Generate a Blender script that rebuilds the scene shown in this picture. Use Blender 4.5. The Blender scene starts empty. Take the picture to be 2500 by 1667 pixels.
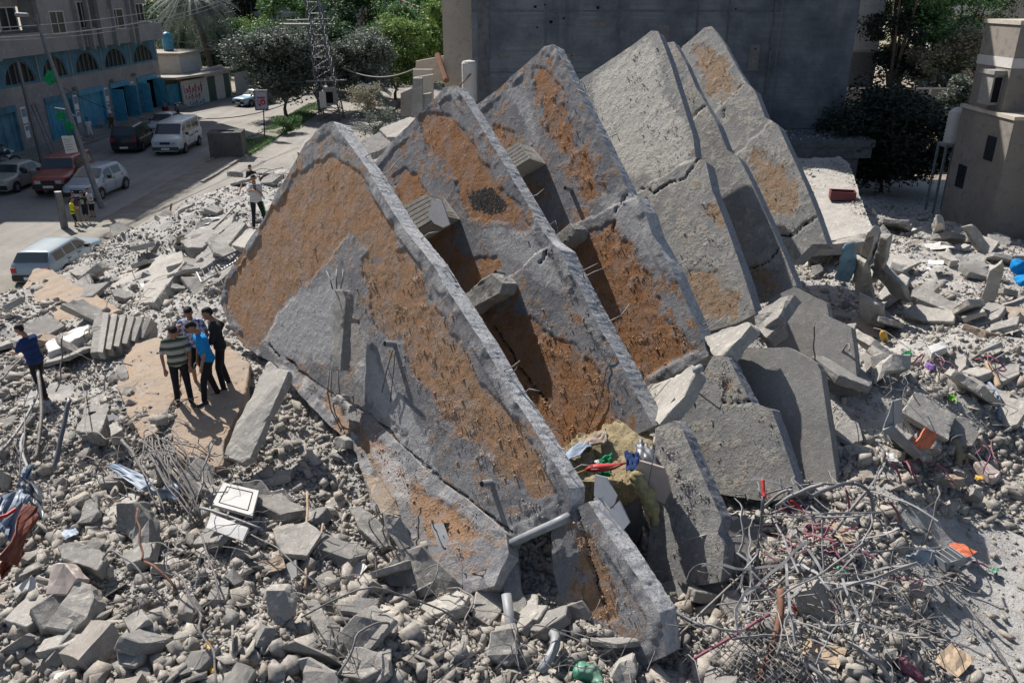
import bpy, bmesh, math, random
import numpy as np
from mathutils import Vector, Matrix, noise as mnoise
random.seed(7); rng = np.random.default_rng(11)
SC = bpy.context.scene
COL = SC.collection
# ------------------------------------------------------------------ camera, world, sun, exposure
CAM_H = 9.5; PITCH = math.radians(23.2); FPX = 1980.0
cam_d = bpy.data.cameras.new('camera'); cam = bpy.data.objects.new('camera', cam_d); COL.objects.link(cam)
cam.location = (0, 0, CAM_H); cam.rotation_euler = (math.radians(90) - PITCH, 0, 0)
cam_d.sensor_width = 36; cam_d.lens = 36 * FPX / 2500; cam_d.clip_end = 2000; cam_d.clip_start = 0.1
SC.camera = cam
SUN_EL = math.radians(47); SUN_V = Vector((-0.64 * math.cos(SUN_EL), 0.77 * math.cos(SUN_EL), math.sin(SUN_EL))).normalized()
SC.world = bpy.data.worlds.new('World'); SC.world.use_nodes = True
wn = SC.world.node_tree; wn.nodes.clear()
sky = wn.nodes.new('ShaderNodeTexSky'); sky.sky_type = 'NISHITA'; sky.sun_disc = False
sky.sun_elevation = SUN_EL; sky.sun_rotation = math.atan2(SUN_V.x, SUN_V.y); sky.dust_density = 1.5; sky.air_density = 1.0
bg = wn.nodes.new('ShaderNodeBackground'); bg.inputs[1].default_value = 0.066
wo = wn.nodes.new('ShaderNodeOutputWorld'); wn.links.new(sky.outputs[0], bg.inputs[0]); wn.links.new(bg.outputs[0], wo.inputs[0])
sd = bpy.data.lights.new('sun', 'SUN'); sd.energy = 4.3; sd.angle = math.radians(0.53); sd.color = (1, 0.962, 0.915)
sun = bpy.data.objects.new('sun', sd); COL.objects.link(sun); sun.location = (-30, 40, 60)
sun.rotation_euler = SUN_V.to_track_quat('Z', 'Y').to_euler()
SC.view_settings.view_transform = 'Standard'; SC.view_settings.look = 'None'
SC.view_settings.exposure = 0.8; SC.view_settings.gamma = 1.0
SC.render.engine = 'CYCLES'
SC.cycles.max_bounces = 5; SC.cycles.diffuse_bounces = 3; SC.cycles.glossy_bounces = 2; SC.cycles.transmission_bounces = 2
SC.cycles.use_denoising = True
# ------------------------------------------------------------------ geometry of the place: measured points -> world
_c, _s = math.cos(PITCH), math.sin(PITCH)
def ray(u, v):
    x = (u - 1250) / FPX; y = (833.5 - v) / FPX
    return Vector((x, _c + y * _s, -_s + y * _c))
def P(u, v, z=0.0):
    d = ray(u, v); return Vector((0, 0, CAM_H)) + d * ((z - CAM_H) / d.z)
def PY(u, v, Y):
    d = ray(u, v); return Vector((0, 0, CAM_H)) + d * (Y / d.y)
def PX(u, v, X):
    d = ray(u, v); return Vector((0, 0, CAM_H)) + d * (X / d.x)
def PPL(u, v, p0, n):
    d = ray(u, v); o = Vector((0, 0, CAM_H)); return o + d * ((p0 - o).dot(n) / d.dot(n))
def to_px(pts):
    p = np.asarray(pts, float) - np.array([0, 0, CAM_H])
    up = p[:, 1] * _s + p[:, 2] * _c; fw = p[:, 1] * _c - p[:, 2] * _s
    return np.stack([1250 + FPX * p[:, 0] / fw, 833.5 - FPX * up / fw], 1)
# ------------------------------------------------------------------ numpy noise
def _hash(ix, iy, iz):
    h = (ix * 374761393 + iy * 668265263 + iz * 2147483647 + 1013) & 0xffffffff
    h = ((h ^ (h >> 13)) * 1274126177) & 0xffffffff
    h = ((h ^ (h >> 16)) * 2246822519) & 0xffffffff
    return ((h ^ (h >> 15)) & 0xffffff) / float(0xffffff)
def vnoise(p, f=1.0, seed=0):
    p = np.asarray(p, float) * f + seed * 17.31
    i = np.floor(p).astype(np.int64); t = p - i; t = t * t * (3 - 2 * t)
    r = 0
    for a in (0, 1):
        for b in (0, 1):
            for c in (0, 1):
                w = (t[:, 0] if a else 1 - t[:, 0]) * (t[:, 1] if b else 1 - t[:, 1]) * (t[:, 2] if c else 1 - t[:, 2])
                r = r + w * _hash(i[:, 0] + a, i[:, 1] + b, i[:, 2] + c)
    return r
def fbm(p, f=1.0, o=4, seed=0, g=0.5):
    s = 0; a = 1; t = 0
    for k in range(o):
        s = s + a * vnoise(p, f * 2 ** k, seed + k * 3.7); t += a; a *= g
    return s / t
# ------------------------------------------------------------------ objects
def tag(o, label=None, cat=None, group=None, kind=None):
    if label: o['label'] = label
    if cat: o['category'] = cat
    if group: o['group'] = group
    if kind: o['kind'] = kind
    return o
def empty(name, loc, rz=0, label=None, cat=None, group=None):
    o = bpy.data.objects.new(name, None); COL.objects.link(o); o.location = loc; o.rotation_euler = (0, 0, rz)
    o.empty_display_size = 0.2
    return tag(o, label, cat, group)
def link_mesh(name, me, mats, parent=None, smooth=False):
    if not isinstance(mats, (list, tuple)): mats = [mats]
    for m in mats: me.materials.append(m)
    if smooth: me.polygons.foreach_set('use_smooth', [True] * len(me.polygons))
    o = bpy.data.objects.new(name, me); COL.objects.link(o)
    if parent is not None: o.parent = parent
    return o
class MB:
    def __init__(s): s.v = []; s.f = []; s.m = []; s.cur = 0
    def add(s, vs, fs):
        b = len(s.v); s.v.extend([tuple(x) for x in vs]); s.f.extend([tuple(i + b for i in f) for f in fs]); s.m.extend([s.cur] * len(fs)); return s
    def box(s, x0, y0, z0, x1, y1, z1, M=None):
        vs = [Vector((x, y, z)) for z in (z0, z1) for y in (y0, y1) for x in (x0, x1)]
        if M is not None: vs = [M @ v for v in vs]
        return s.add(vs, [(0, 2, 3, 1), (4, 5, 7, 6), (0, 1, 5, 4), (2, 6, 7, 3), (0, 4, 6, 2), (1, 3, 7, 5)])
    def prism(s, poly, vec, cap=True):
        n = len(poly); vec = Vector(vec); a = [Vector(p) for p in poly]
        vs = a + [p + vec for p in a]
        fs = [(i, (i + 1) % n, (i + 1) % n + n, i + n) for i in range(n)]
        if cap: fs += [tuple(range(n))[::-1], tuple(range(n, 2 * n))]
        return s.add(vs, fs)
    def tube(s, pts, r, k=6, cap=True):
        pts = [Vector(p) for p in pts]; n = len(pts)
        rs = r if isinstance(r, (list, tuple)) else [r] * n
        vs = []; fs = []; ref = Vector((0.13, 0.21, 0.97))
        for i, p in enumerate(pts):
            t = (pts[min(i + 1, n - 1)] - pts[max(i - 1, 0)])
            t = t.normalized() if t.length > 1e-9 else Vector((0, 0, 1))
            a = t.cross(ref)
            if a.length < 0.05: a = t.cross(Vector((1, 0, 0)))
            a.normalize(); b = t.cross(a)
            for j in range(k):
                w = 2 * math.pi * j / k; vs.append(p + (a * math.cos(w) + b * math.sin(w)) * rs[i])
        for i in range(n - 1):
            for j in range(k):
                fs.append((i * k + j, i * k + (j + 1) % k, (i + 1) * k + (j + 1) % k, (i + 1) * k + j))
        if cap: fs += [tuple(range(k))[::-1], tuple(range((n - 1) * k, n * k))]
        return s.add(vs, fs)
    def capsule(s, p, q, r1, r2, k=12):
        p = Vector(p); q = Vector(q); t = (q - p); t = t.normalized() if t.length > 1e-6 else Vector((0, 0, 1))
        pts = []; rs = []
        for a in (-88, -60, -30, 0): pts.append(p + t * (r1 * math.sin(math.radians(a)))); rs.append(r1 * math.cos(math.radians(a)))
        for a in (0.01, 30, 60, 88): pts.append(q + t * (r2 * math.sin(math.radians(a)))); rs.append(r2 * math.cos(math.radians(a)))
        return s.tube(pts, rs, k)
    def mesh(s, name):
        me = bpy.data.meshes.new(name); me.from_pydata([tuple(v) for v in s.v], [], s.f)
        if any(s.m): me.polygons.foreach_set('material_index', s.m)
        me.update(); return me
    def obj(s, name, mats, parent=None, smooth=False):
        return link_mesh(name, s.mesh(name), mats, parent, smooth)
def np_mesh(name, V, F, attrs=None):
    """V (n,3), F (m,k) equal-sided faces; attrs: dict of float point attributes"""
    me = bpy.data.meshes.new(name); V = np.ascontiguousarray(V, dtype=np.float32); F = np.ascontiguousarray(F, dtype=np.int32); k = F.shape[1]
    me.vertices.add(len(V)); me.vertices.foreach_set('co', V.ravel())
    me.loops.add(F.size); me.loops.foreach_set('vertex_index', F.ravel())
    me.polygons.add(len(F)); me.polygons.foreach_set('loop_start', np.arange(0, F.size, k, dtype=np.int32))
    me.polygons.foreach_set('loop_total', np.full(len(F), k, dtype=np.int32))
    me.update(calc_edges=True); me.validate()
    for a, d in (attrs or {}).items():
        at = me.attributes.new(a, 'FLOAT', 'POINT'); at.data.foreach_set('value', np.ascontiguousarray(d, dtype=np.float32))
    return me
# ------------------------------------------------------------------ materials
class NT:
    def __init__(s, name):
        s.m = bpy.data.materials.new(name); s.m.use_nodes = True; s.t = s.m.node_tree; s.t.nodes.clear()
        s.out = s.t.nodes.new('ShaderNodeOutputMaterial'); s.b = s.t.nodes.new('ShaderNodeBsdfPrincipled')
        s.t.links.new(s.b.outputs[0], s.out.inputs[0])
    def n(s, ty, ins=None, **kw):
        nd = s.t.nodes.new('ShaderNode' + ty)
        for k, v in kw.items(): setattr(nd, k, v)
        for k, v in (ins or {}).items(): s.set(nd.inputs[k], v)
        return nd
    def set(s, inp, v):
        if hasattr(v, 'is_output') or isinstance(v, bpy.types.NodeSocket): s.t.links.new(v, inp)
        else:
            if isinstance(v, (tuple, list)) and len(v) == 3 and inp.type == 'RGBA': v = (*v, 1)
            inp.default_value = v
    def co(s, kind='Object'): return s.n('TexCoord').outputs[kind]
    def noise(s, vec, sc, det=4, rough=0.55, dist=0.0): return s.n('TexNoise', {'Vector': vec, 'Scale': sc, 'Detail': det, 'Roughness': rough, 'Distortion': dist}).outputs['Fac']
    def ramp(s, fac, stops):
        r = s.n('ValToRGB', {'Fac': fac}); e = r.color_ramp.elements
        while len(e) < len(stops): e.new(0.5)
        for i, (p, c) in enumerate(stops): e[i].position = p; e[i].color = (*c, 1) if len(c) == 3 else c
        return r.outputs[0]
    def mix(s, f, a, b, bt='MIX'):
        m = s.n('Mix', data_type='RGBA', blend_type=bt); s.set(m.inputs['Factor'], f); s.set(m.inputs['A'], a); s.set(m.inputs['B'], b); return m.outputs['Result']
    def math(s, op, a, b=0.0, c=0.0, clamp=False):
        m = s.n('Math', operation=op); m.use_clamp = clamp; s.set(m.inputs[0], a); s.set(m.inputs[1], b)
        if op in ('MULTIPLY_ADD', 'SMOOTH_MIN'): s.set(m.inputs[2], c)
        return m.outputs[0]
    def mr(s, v, a, b, c=0.0, d=1.0):
        m = s.n('MapRange', {'Value': v, 'From Min': a, 'From Max': b, 'To Min': c, 'To Max': d}); m.interpolation_type = 'SMOOTHSTEP'; return m.outputs[0]
    def bump(s, h, dist=0.02, st=1.0):
        b = s.n('Bump', {'Height': h, 'Distance': dist, 'Strength': st}); s.t.links.new(b.outputs[0], s.b.inputs['Normal']); return b
    def fin(s, col, rough=0.9, spec=0.25, metal=0.0):
        s.set(s.b.inputs['Base Color'], col); s.set(s.b.inputs['Roughness'], rough); s.b.inputs['Specular IOR Level'].default_value = spec; s.b.inputs['Metallic'].default_value = metal; return s.m
def concrete(name, c1, c2, c3=None, sc=1.5, bump=0.02, bsc=14, rand=0.0, rand_cols=None, island=False):
    n = NT(name); g = n.n('NewGeometry'); v = g.outputs['Position'] if rand == 0 else n.co()
    a = n.noise(v, sc, 6, 0.62); b = n.noise(v, sc * 7, 5, 0.65)
    col = n.ramp(a, [(0.3, c1), (0.68, c2)])
    if c3: col = n.mix(n.mr(b, 0.52, 0.68), col, c3)
    else: col = n.mix(n.mr(b, 0.35, 0.75), col, tuple(x * 0.72 for x in c1))
    if rand_cols:
        r = g.outputs['Random Per Island'] if island else n.n('ObjectInfo').outputs['Random']
        rc = n.ramp(r, rand_cols); col = n.mix(1.0, col, rc, 'MULTIPLY')
    col = n.mix(1.0, col, (1.03, 1.01, 0.985), 'MULTIPLY'); sp = n.noise(v, bsc * 3.3, 5, 0.8); col = n.mix(n.math('MULTIPLY', n.mr(sp, 0.42, 0.6), 0.38), col, tuple(x * 0.6 for x in c1))
    h = n.math('ADD', n.noise(v, bsc, 8, 0.75), n.math('MULTIPLY', n.noise(v, bsc * 4, 5, 0.75), 0.8))
    n.bump(h, bump, 0.9)
    return n.fin(col, 0.92, 0.15)
def plain(name, col, rough=0.6, spec=0.4, metal=0.0, var=0.18, sc=6, bump=0.0, coat=0.0, dust=0.0):
    n = NT(name); v = n.co()
    a = n.noise(v, sc, 5, 0.6)
    c = n.mix(n.mr(a, 0.3, 0.75), col, tuple(max(0, x * (1 - var)) for x in col))
    if dust:
        nz = n.n('SeparateXYZ', {0: n.n('NewGeometry').outputs['Normal']}).outputs[2]
        c = n.mix(n.math('MULTIPLY', n.mr(nz, -0.1, 1.0), n.math('MULTIPLY', n.mr(n.noise(v, sc * 0.7, 6, 0.7), 0.3, 0.7), dust)), c, (0.36, 0.33, 0.29))
    if bump: n.bump(n.noise(v, sc * 6, 5, 0.65), bump, 0.8)
    if coat: n.b.inputs['Coat Weight'].default_value = coat
    return n.fin(c, rough, spec, metal)
GREY = (0.34, 0.327, 0.305); GREYD = (0.24, 0.23, 0.215); PALE = (0.45, 0.43, 0.4); ORNG = (0.42, 0.205, 0.085)
RC = [(0.0, (0.7, 0.71, 0.73)), (0.25, (0.9, 0.895, 0.89)), (0.5, (1.0, 0.985, 0.965)), (0.74, (1.12, 1.1, 1.07)), (0.86, (0.98, 0.9, 0.83)), (0.95, (1.3, 1.27, 1.22)), (1.0, (0.62, 0.6, 0.6))]
M = {}
M['conc'] = concrete('broken_concrete', GREYD, GREY, PALE, 1.2, 0.02, 12)
M['conc_lt'] = concrete('pale_concrete', (0.3, 0.285, 0.26), (0.42, 0.4, 0.365), (0.5, 0.475, 0.43), 1.2, 0.015, 12)
M['conc_sm'] = concrete('smooth_grey_concrete', (0.2, 0.195, 0.185), (0.27, 0.262, 0.25), (0.31, 0.3, 0.285), 0.9, 0.012, 9)
M['conc_dk'] = concrete('dark_shutter_concrete', (0.11, 0.115, 0.125), (0.17, 0.175, 0.185), None, 0.6, 0.012, 8)
M['chunk'] = concrete('rubble_lump', (0.3, 0.285, 0.265), (0.44, 0.42, 0.39), (0.5, 0.48, 0.44), 3.0, 0.02, 16, rand=1, rand_cols=RC)
M['chunk_i'] = concrete('rubble_small', (0.34, 0.32, 0.29), (0.5, 0.475, 0.435), None, 4.0, 0.012, 22, rand=1, rand_cols=RC, island=True)
M['sandc'] = concrete('sandy_plaster', (0.36, 0.3, 0.245), (0.42, 0.315, 0.225), (0.37, 0.35, 0.32), 1.1, 0.03, 10)
M['white'] = plain('white_paint', (0.5, 0.49, 0.465), 0.5, 0.4, var=0.12, dust=0.3)
M['tile'] = plain('grey_floor_tile', (0.36, 0.36, 0.37), 0.45, 0.5, var=0.15, dust=0.2)
M['pinktile'] = plain('pink_floor_tile', (0.4, 0.33, 0.29), 0.6, 0.4, var=0.15)
M['rebar'] = plain('rebar_steel', (0.16, 0.14, 0.135), 0.65, 0.4, 0.2, 0.4, 20, dust=0.5)
M['rebar_lt'] = plain('dusty_wire', (0.19, 0.175, 0.165), 0.7, 0.3, 0.0, 0.4, 20)
M['rust'] = plain('rusty_pipe', (0.22, 0.11, 0.07), 0.8, 0.2, 0, 0.4, 9, 0.004)
M['alu'] = plain('dusty_aluminium', (0.25, 0.25, 0.255), 0.65, 0.4, 0.1, 0.4, 8, dust=0.4)
M['pvc'] = plain('grey_pvc_pipe', (0.24, 0.255, 0.27), 0.5, 0.4, 0, 0.25, 7, dust=0.4)
M['wood'] = plain('splintered_wood', (0.42, 0.32, 0.22), 0.8, 0.2, 0, 0.35, 9, 0.004)
M['bluemetal'] = plain('blue_sheet_metal', (0.2, 0.27, 0.36), 0.55, 0.4, 0.05, 0.35, 5, dust=0.4)
M['red'] = plain('red_paint', (0.42, 0.035, 0.03), 0.5, 0.4, 0, 0.2, 6)
M['orange_paint'] = plain('orange_paint', (0.5, 0.13, 0.06), 0.6, 0.3, 0, 0.35, 8)
M['green'] = plain('green_cloth', (0.01, 0.2, 0.075), 0.8, 0.2)
M['greenp'] = plain('green_plastic', (0.03, 0.2, 0.12), 0.45, 0.5, dust=0.4)
M['blackc'] = plain('black_cloth', (0.02, 0.022, 0.025), 0.8, 0.2)
M['whitec'] = plain('white_cloth', (0.65, 0.65, 0.66), 0.8, 0.2)
M['yellowp'] = plain('yellow_plastic', (0.5, 0.3, 0.05), 0.6, 0.3)
M['purple'] = plain('purple_rag', (0.18, 0.1, 0.3), 0.8, 0.2)
M['magenta'] = plain('magenta_conduit', (0.22, 0.07, 0.1), 0.6, 0.3, var=0.3)
M['paper'] = plain('paper_sheet', (0.72, 0.72, 0.74), 0.8, 0.2)
M['foam'] = plain('yellowish_insulation', (0.44, 0.38, 0.2), 0.95, 0.1, 0, 0.5, 12, 0.03)
M['rubber'] = plain('tyre_rubber', (0.025, 0.025, 0.027), 0.8, 0.3)
M['glass'] = plain('dark_car_glass', (0.03, 0.04, 0.045), 0.08, 0.6, var=0.1)
M['winglass'] = plain('dark_window_glass', (0.025, 0.03, 0.035), 0.15, 0.5, var=0.3)
M['black'] = plain('black_trim', (0.02, 0.02, 0.022), 0.5, 0.4)
M['chrome'] = plain('bright_metal', (0.5, 0.5, 0.52), 0.25, 0.5, 0.8)
M['lampg'] = plain('headlight_glass', (0.45, 0.46, 0.47), 0.15, 0.6)
M['taill'] = plain('red_lamp_glass', (0.35, 0.02, 0.02), 0.3, 0.5)
M['skin'] = plain('skin', (0.3, 0.155, 0.1), 0.6, 0.3, var=0.1)
M['hair'] = plain('dark_hair', (0.012, 0.01, 0.009), 0.7, 0.3)
M['bark'] = plain('bark', (0.13, 0.105, 0.085), 0.95, 0.1, 0, 0.4, 9, 0.02)
# ------------------------------------------------------------------ terrain of the rubble field
CTRL = [  # (u, v, z) measured on the ground of the pile
 (450,985,2.0),(520,975,2.0),(553,945,2.0),(112,972,1.3),(622,558,2.5),(300,950,1.9),(350,850,1.7),(560,1100,1.7),(650,1000,2.0),
 (60,1000,1.3),(20,900,1.2),(200,900,1.4),(120,800,1.1),(300,780,1.3),(420,780,1.7),(500,730,2.0),(200,700,0.8),(330,680,1.0),(440,640,1.4),(500,560,1.7),(570,500,1.9),
 (650,430,1.6),(690,400,1.6),(830,330,1.0),(900,300,0.6),(1000,260,0.3),
 (50,1200,1.1),(200,1200,1.5),(350,1200,1.5),(450,1150,1.5),(60,1400,1.2),(250,1400,1.8),(450,1400,2.0),(600,1300,1.8),(750,1150,1.7),(800,1250,1.4),(860,1330,1.15),(750,1400,1.6),(870,1110,1.55),(895,1200,1.3),(935,1290,1.05),(1000,1355,1.05),(1110,1415,1.15),(1200,1400,1.25),(800,1040,1.5),(735,965,1.8),
 (600,1550,2.0),(300,1550,1.7),(100,1600,1.3),(900,1500,1.4),(1050,1450,0.9),(1050,1600,1.2),(1200,1500,0.8),(1300,1600,0.9),(1335,1450,1.1),(1450,1640,0.9),(1600,1640,0.7),(1750,1600,1.1),
 (1620,1420,0.4),(1750,1450,0.8),(1850,1350,1.3),(1900,1270,1.2),(1950,1400,1.6),(1850,1600,1.2),(2050,1500,1.4),(2050,1350,1.6),(2110,1230,1.6),(2200,1300,1.2),
 (2100,1050,2.3),(2200,1150,2.0),(2300,1200,1.0),(2400,1150,0.9),(2450,1300,0.6),(2300,1400,0.45),(2400,1450,0.35),(2480,1600,0.3),(2300,1600,0.4),(2200,1500,0.8),
 (2080,900,2.5),(2200,900,2.7),(2350,950,2.3),(2450,1000,1.2),(2480,850,2.0),(2350,820,2.1),(2200,820,1.0),(2150,780,0.8),(2000,800,0.6),(1950,650,1.0),
 (2000,560,1.9),(2100,620,1.7),(2200,620,2.0),(2300,640,2.0),(2400,620,1.7),(2480,650,1.2),(2300,590,1.2),(2450,590,0.8),(2350,730,1.6),(2250,700,1.5),
 (2000,500,2.2),(1990,420,2.3),(2100,520,0.6),(2250,520,0.3),(2400,520,0.2),(2150,450,0.0),(2300,430,0.0),
 (1690,1290,0.6),(1660,1420,0.45),(1760,1395,0.7),(1800,1200,0.7),(1960,1205,1.1),(2045,1200,1.2),(1750,1100,0.6),(1440,1535,1.3),(1510,1560,1.3),(1570,1572,1.25),(1900,950,0.4),(1650,900,1.0),(1450,1100,1.6),(1400,1050,1.8),(1200,1000,1.6),(1000,900,1.6),(1300,700,1.4),(1600,600,1.2),(1800,550,1.0),
 (1100,500,1.2),(1300,350,0.8),(1500,300,0.5),(1000,400,1.0),(1700,350,0.4),
]
_cp = np.array([list(P(u, v, z)) for u, v, z in CTRL] + [(x, y, 0.0) for x in (24, 30, 36) for y in range(4, 46, 5)] + [(x, y, 1.0) for x in (-12, -6, 0, 6) for y in (2, 4.5)] + [(x, 44, 0.0) for x in range(-14, 24, 4)])
def base_h(x, y):
    x = np.asarray(x, float); y = np.asarray(y, float); out = np.zeros(x.shape); wsum = np.zeros(x.shape)
    for cx, cy, cz in _cp:
        d2 = (x - cx) ** 2 + (y - cy) ** 2; s = 0.35 + 0.05 * cy
        w = 1.0 / (d2 + s * s) ** 2
        out += w * cz; wsum += w
    z = out / wsum
    # the pile ends along an uneven line at the edge of the road
    edge = -16.6 + 2.0 * (vnoise(np.stack([x * 0, y, y * 0], 1) if x.ndim == 1 else np.stack([x.ravel() * 0, y.ravel(), y.ravel() * 0], 1), 0.35, 3).reshape(x.shape) - 0.5) + np.clip((y - 30) * 0.16, -1.2, 2.6) + np.clip((24 - y) * 0.5, 0, 3) * -1
    t = np.clip((x - edge) / 3.2, 0, 1); t = t * t * (3 - 2 * t)
    return z * t - 0.12 * (1 - t)
def H3(x, y):
    x = np.atleast_1d(np.asarray(x, float)); y = np.atleast_1d(np.asarray(y, float))
    p = np.stack([x, y, np.zeros_like(x)], 1); z = base_h(x, y)
    sand = np.clip((x - 5.6) / 1.2, 0, 1) * np.clip((13.0 - y) / 1.2, 0, 1)
    rough = np.clip(z * 1.2, 0.0, 1) * (1 - 0.85 * sand)
    return z + rough * (0.5 * (fbm(p, 0.8, 4, 1) - 0.5) + 0.22 * (fbm(p, 2.6, 3, 5) - 0.5))
def hz(x, y): return float(H3(x, y)[0])
def terrain():
    xs = np.arange(-26, 34, 0.11); ys = np.arange(3.0, 45, 0.11)
    X, Y = np.meshgrid(xs, ys); x = X.ravel(); y = Y.ravel()
    z = H3(x, y)
    V = np.stack([x, y, z], 1); nx = len(xs); ny = len(ys)
    i = np.arange((ny - 1) * (nx - 1)); r = i // (nx - 1); c = i % (nx - 1); a = r * nx + c
    F = np.stack([a, a + 1, a + nx + 1, a + nx], 1)
    zc = z[F].max(1); F = F[zc > -0.09]
    n = NT('rubble_dust_ground'); v = n.n('NewGeometry').outputs['Position']
    a1 = n.noise(v, 0.35, 6, 0.6); b1 = n.noise(v, 5.0, 6, 0.7); c1 = n.noise(v, 28, 5, 0.7)
    col = n.ramp(a1, [(0.35, (0.37, 0.36, 0.34)), (0.58, (0.44, 0.425, 0.4)), (0.78, (0.4, 0.345, 0.28))])
    col = n.mix(n.mr(b1, 0.35, 0.65), col, (0.29, 0.272, 0.25)); col = n.mix(n.mr(c1, 0.5, 0.75), col, (0.47, 0.45, 0.41))
    n.bump(n.math('ADD', n.math('MULTIPLY', b1, 0.6), n.math('MULTIPLY', c1, 0.5)), 0.06, 1.0)
    m = n.fin(col, 0.95, 0.1)
    return tag(link_mesh('rubble_ground', np_mesh('rubble_ground', V, F), m), kind='structure')
terrain()
# the ground, the roads, the median and the pavement
def sheet(name, poly, z, mat, kind='structure'):
    b = MB(); b.add([(x, y, z) for x, y in poly], [tuple(range(len(poly)))]); return tag(b.obj(name, mat), kind=kind)
def ground_mat(name, c1, c2, c3, sc=0.4, b=0.02):
    n = NT(name); v = n.n('NewGeometry').outputs['Position']
    a1 = n.noise(v, sc, 7, 0.62); b1 = n.noise(v, sc * 9, 6, 0.7); c_ = n.noise(v, 30, 4, 0.7)
    st = n.noise(n.n('Mapping', {'Vector': v, 'Scale': (1.2, 0.07, 1)}).outputs[0], 1.3, 5, 0.6)
    col = n.mix(n.mr(a1, 0.35, 0.68), c1, c2); col = n.mix(n.math('MULTIPLY', n.mr(st, 0.45, 0.7), 0.5), col, c3)
    col = n.mix(n.math('MULTIPLY', n.mr(b1, 0.5, 0.72), 0.6), col, tuple(x * 0.75 for x in c1)); col = n.mix(n.mr(c_, 0.6, 0.8), col, tuple(min(1, x * 1.25) for x in c2))
    n.bump(n.math('ADD', b1, n.math('MULTIPLY', c_, 0.4)), b, 0.7); return n.fin(col, 0.9, 0.2)
M['dirt'] = ground_mat('dry_dirt', (0.22, 0.18, 0.135), (0.3, 0.25, 0.19), (0.34, 0.3, 0.24))
M['asphalt'] = ground_mat('dusty_asphalt', (0.205, 0.19, 0.17), (0.27, 0.25, 0.22), (0.32, 0.3, 0.265), 0.25)
M['pave'] = ground_mat('old_pavement', (0.2, 0.185, 0.17), (0.27, 0.25, 0.22), (0.16, 0.15, 0.14), 0.5)
M['kerb'] = concrete('kerb_concrete', (0.24, 0.23, 0.21), (0.33, 0.31, 0.29), None, 1.5, 0.01)
sheet('ground', [(-600, -20), (600, -20), (600, 900), (-600, 900)], -0.16, M['dirt'])
sheet('near_road', [(-17.2, -5), (-9.5, -5), (-9.5, 32), (-11.0, 95), (-16.6, 95)], 0.0, M['asphalt'])
sheet('far_road', [(-29.0, 10), (-18.9, 10), (-18.6, 38), (-18.4, 230), (-29.0, 230)], 0.0, M['asphalt'])
def median():
    # low dirt strip between the two roads, with a kerb on either side beyond the lamp
    xs = np.arange(-19.4, -16.2, 0.1); ys = np.concatenate([np.arange(14, 60, 0.12), np.arange(60, 110, 0.4)])
    X, Y = np.meshgrid(xs, ys); x = X.ravel(); y = Y.ravel(); p = np.stack([x, y, x * 0], 1)
    t = np.clip(1 - np.abs((x + 17.75) / 1.25) ** 2, -0.3, 1)
    z = -0.05 + 0.17 * t + 0.16 * (fbm(p, 1.8, 4, 8) - 0.45) * np.clip(t + 0.3, 0, 1)
    nx = len(xs); ny = len(ys); i = np.arange((ny - 1) * (nx - 1)); r = i // (nx - 1); c = i % (nx - 1); a = r * nx + c
    tag(link_mesh('median_strip', np_mesh('median_strip', np.stack([x, y, z], 1), np.stack([a, a + 1, a + nx + 1, a + nx], 1)), ground_mat('median_dirt', (0.2, 0.18, 0.15), (0.27, 0.25, 0.215), (0.17, 0.15, 0.11), 0.8, 0.05)), kind='structure')
median()
kb = MB()
for x0, y0, y1 in ((-16.95, 44, 96), (-18.7, 50, 110)):
    y = y0
    while y < y1:
        L = random.uniform(0.9, 1.05); j = random.uniform(-0.02, 0.02); dz = random.uniform(-0.03, 0.01)
        kb.box(x0 + j, y, -0.15, x0 + 0.16 + j, y + L - 0.02, 0.13 + dz); y += L
tag(kb.obj('kerb', M['kerb']), kind='structure')
pv = MB()
for k in range(3): pv.box(-31.2, 40 + k * 0.01, -0.15, -29.75 + k * 0.32, 76.0 - k * 0.01, 0.36 - k * 0.115)
tag(pv.obj('pavement', M['pave']), kind='structure')
# path and road beyond the pylon, and the lot with dry grass behind the tower
sheet('side_road', [(-11.0, 46), (3, 46), (6, 70), (2, 130), (-8, 130)], -0.1, M['pave'])
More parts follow.
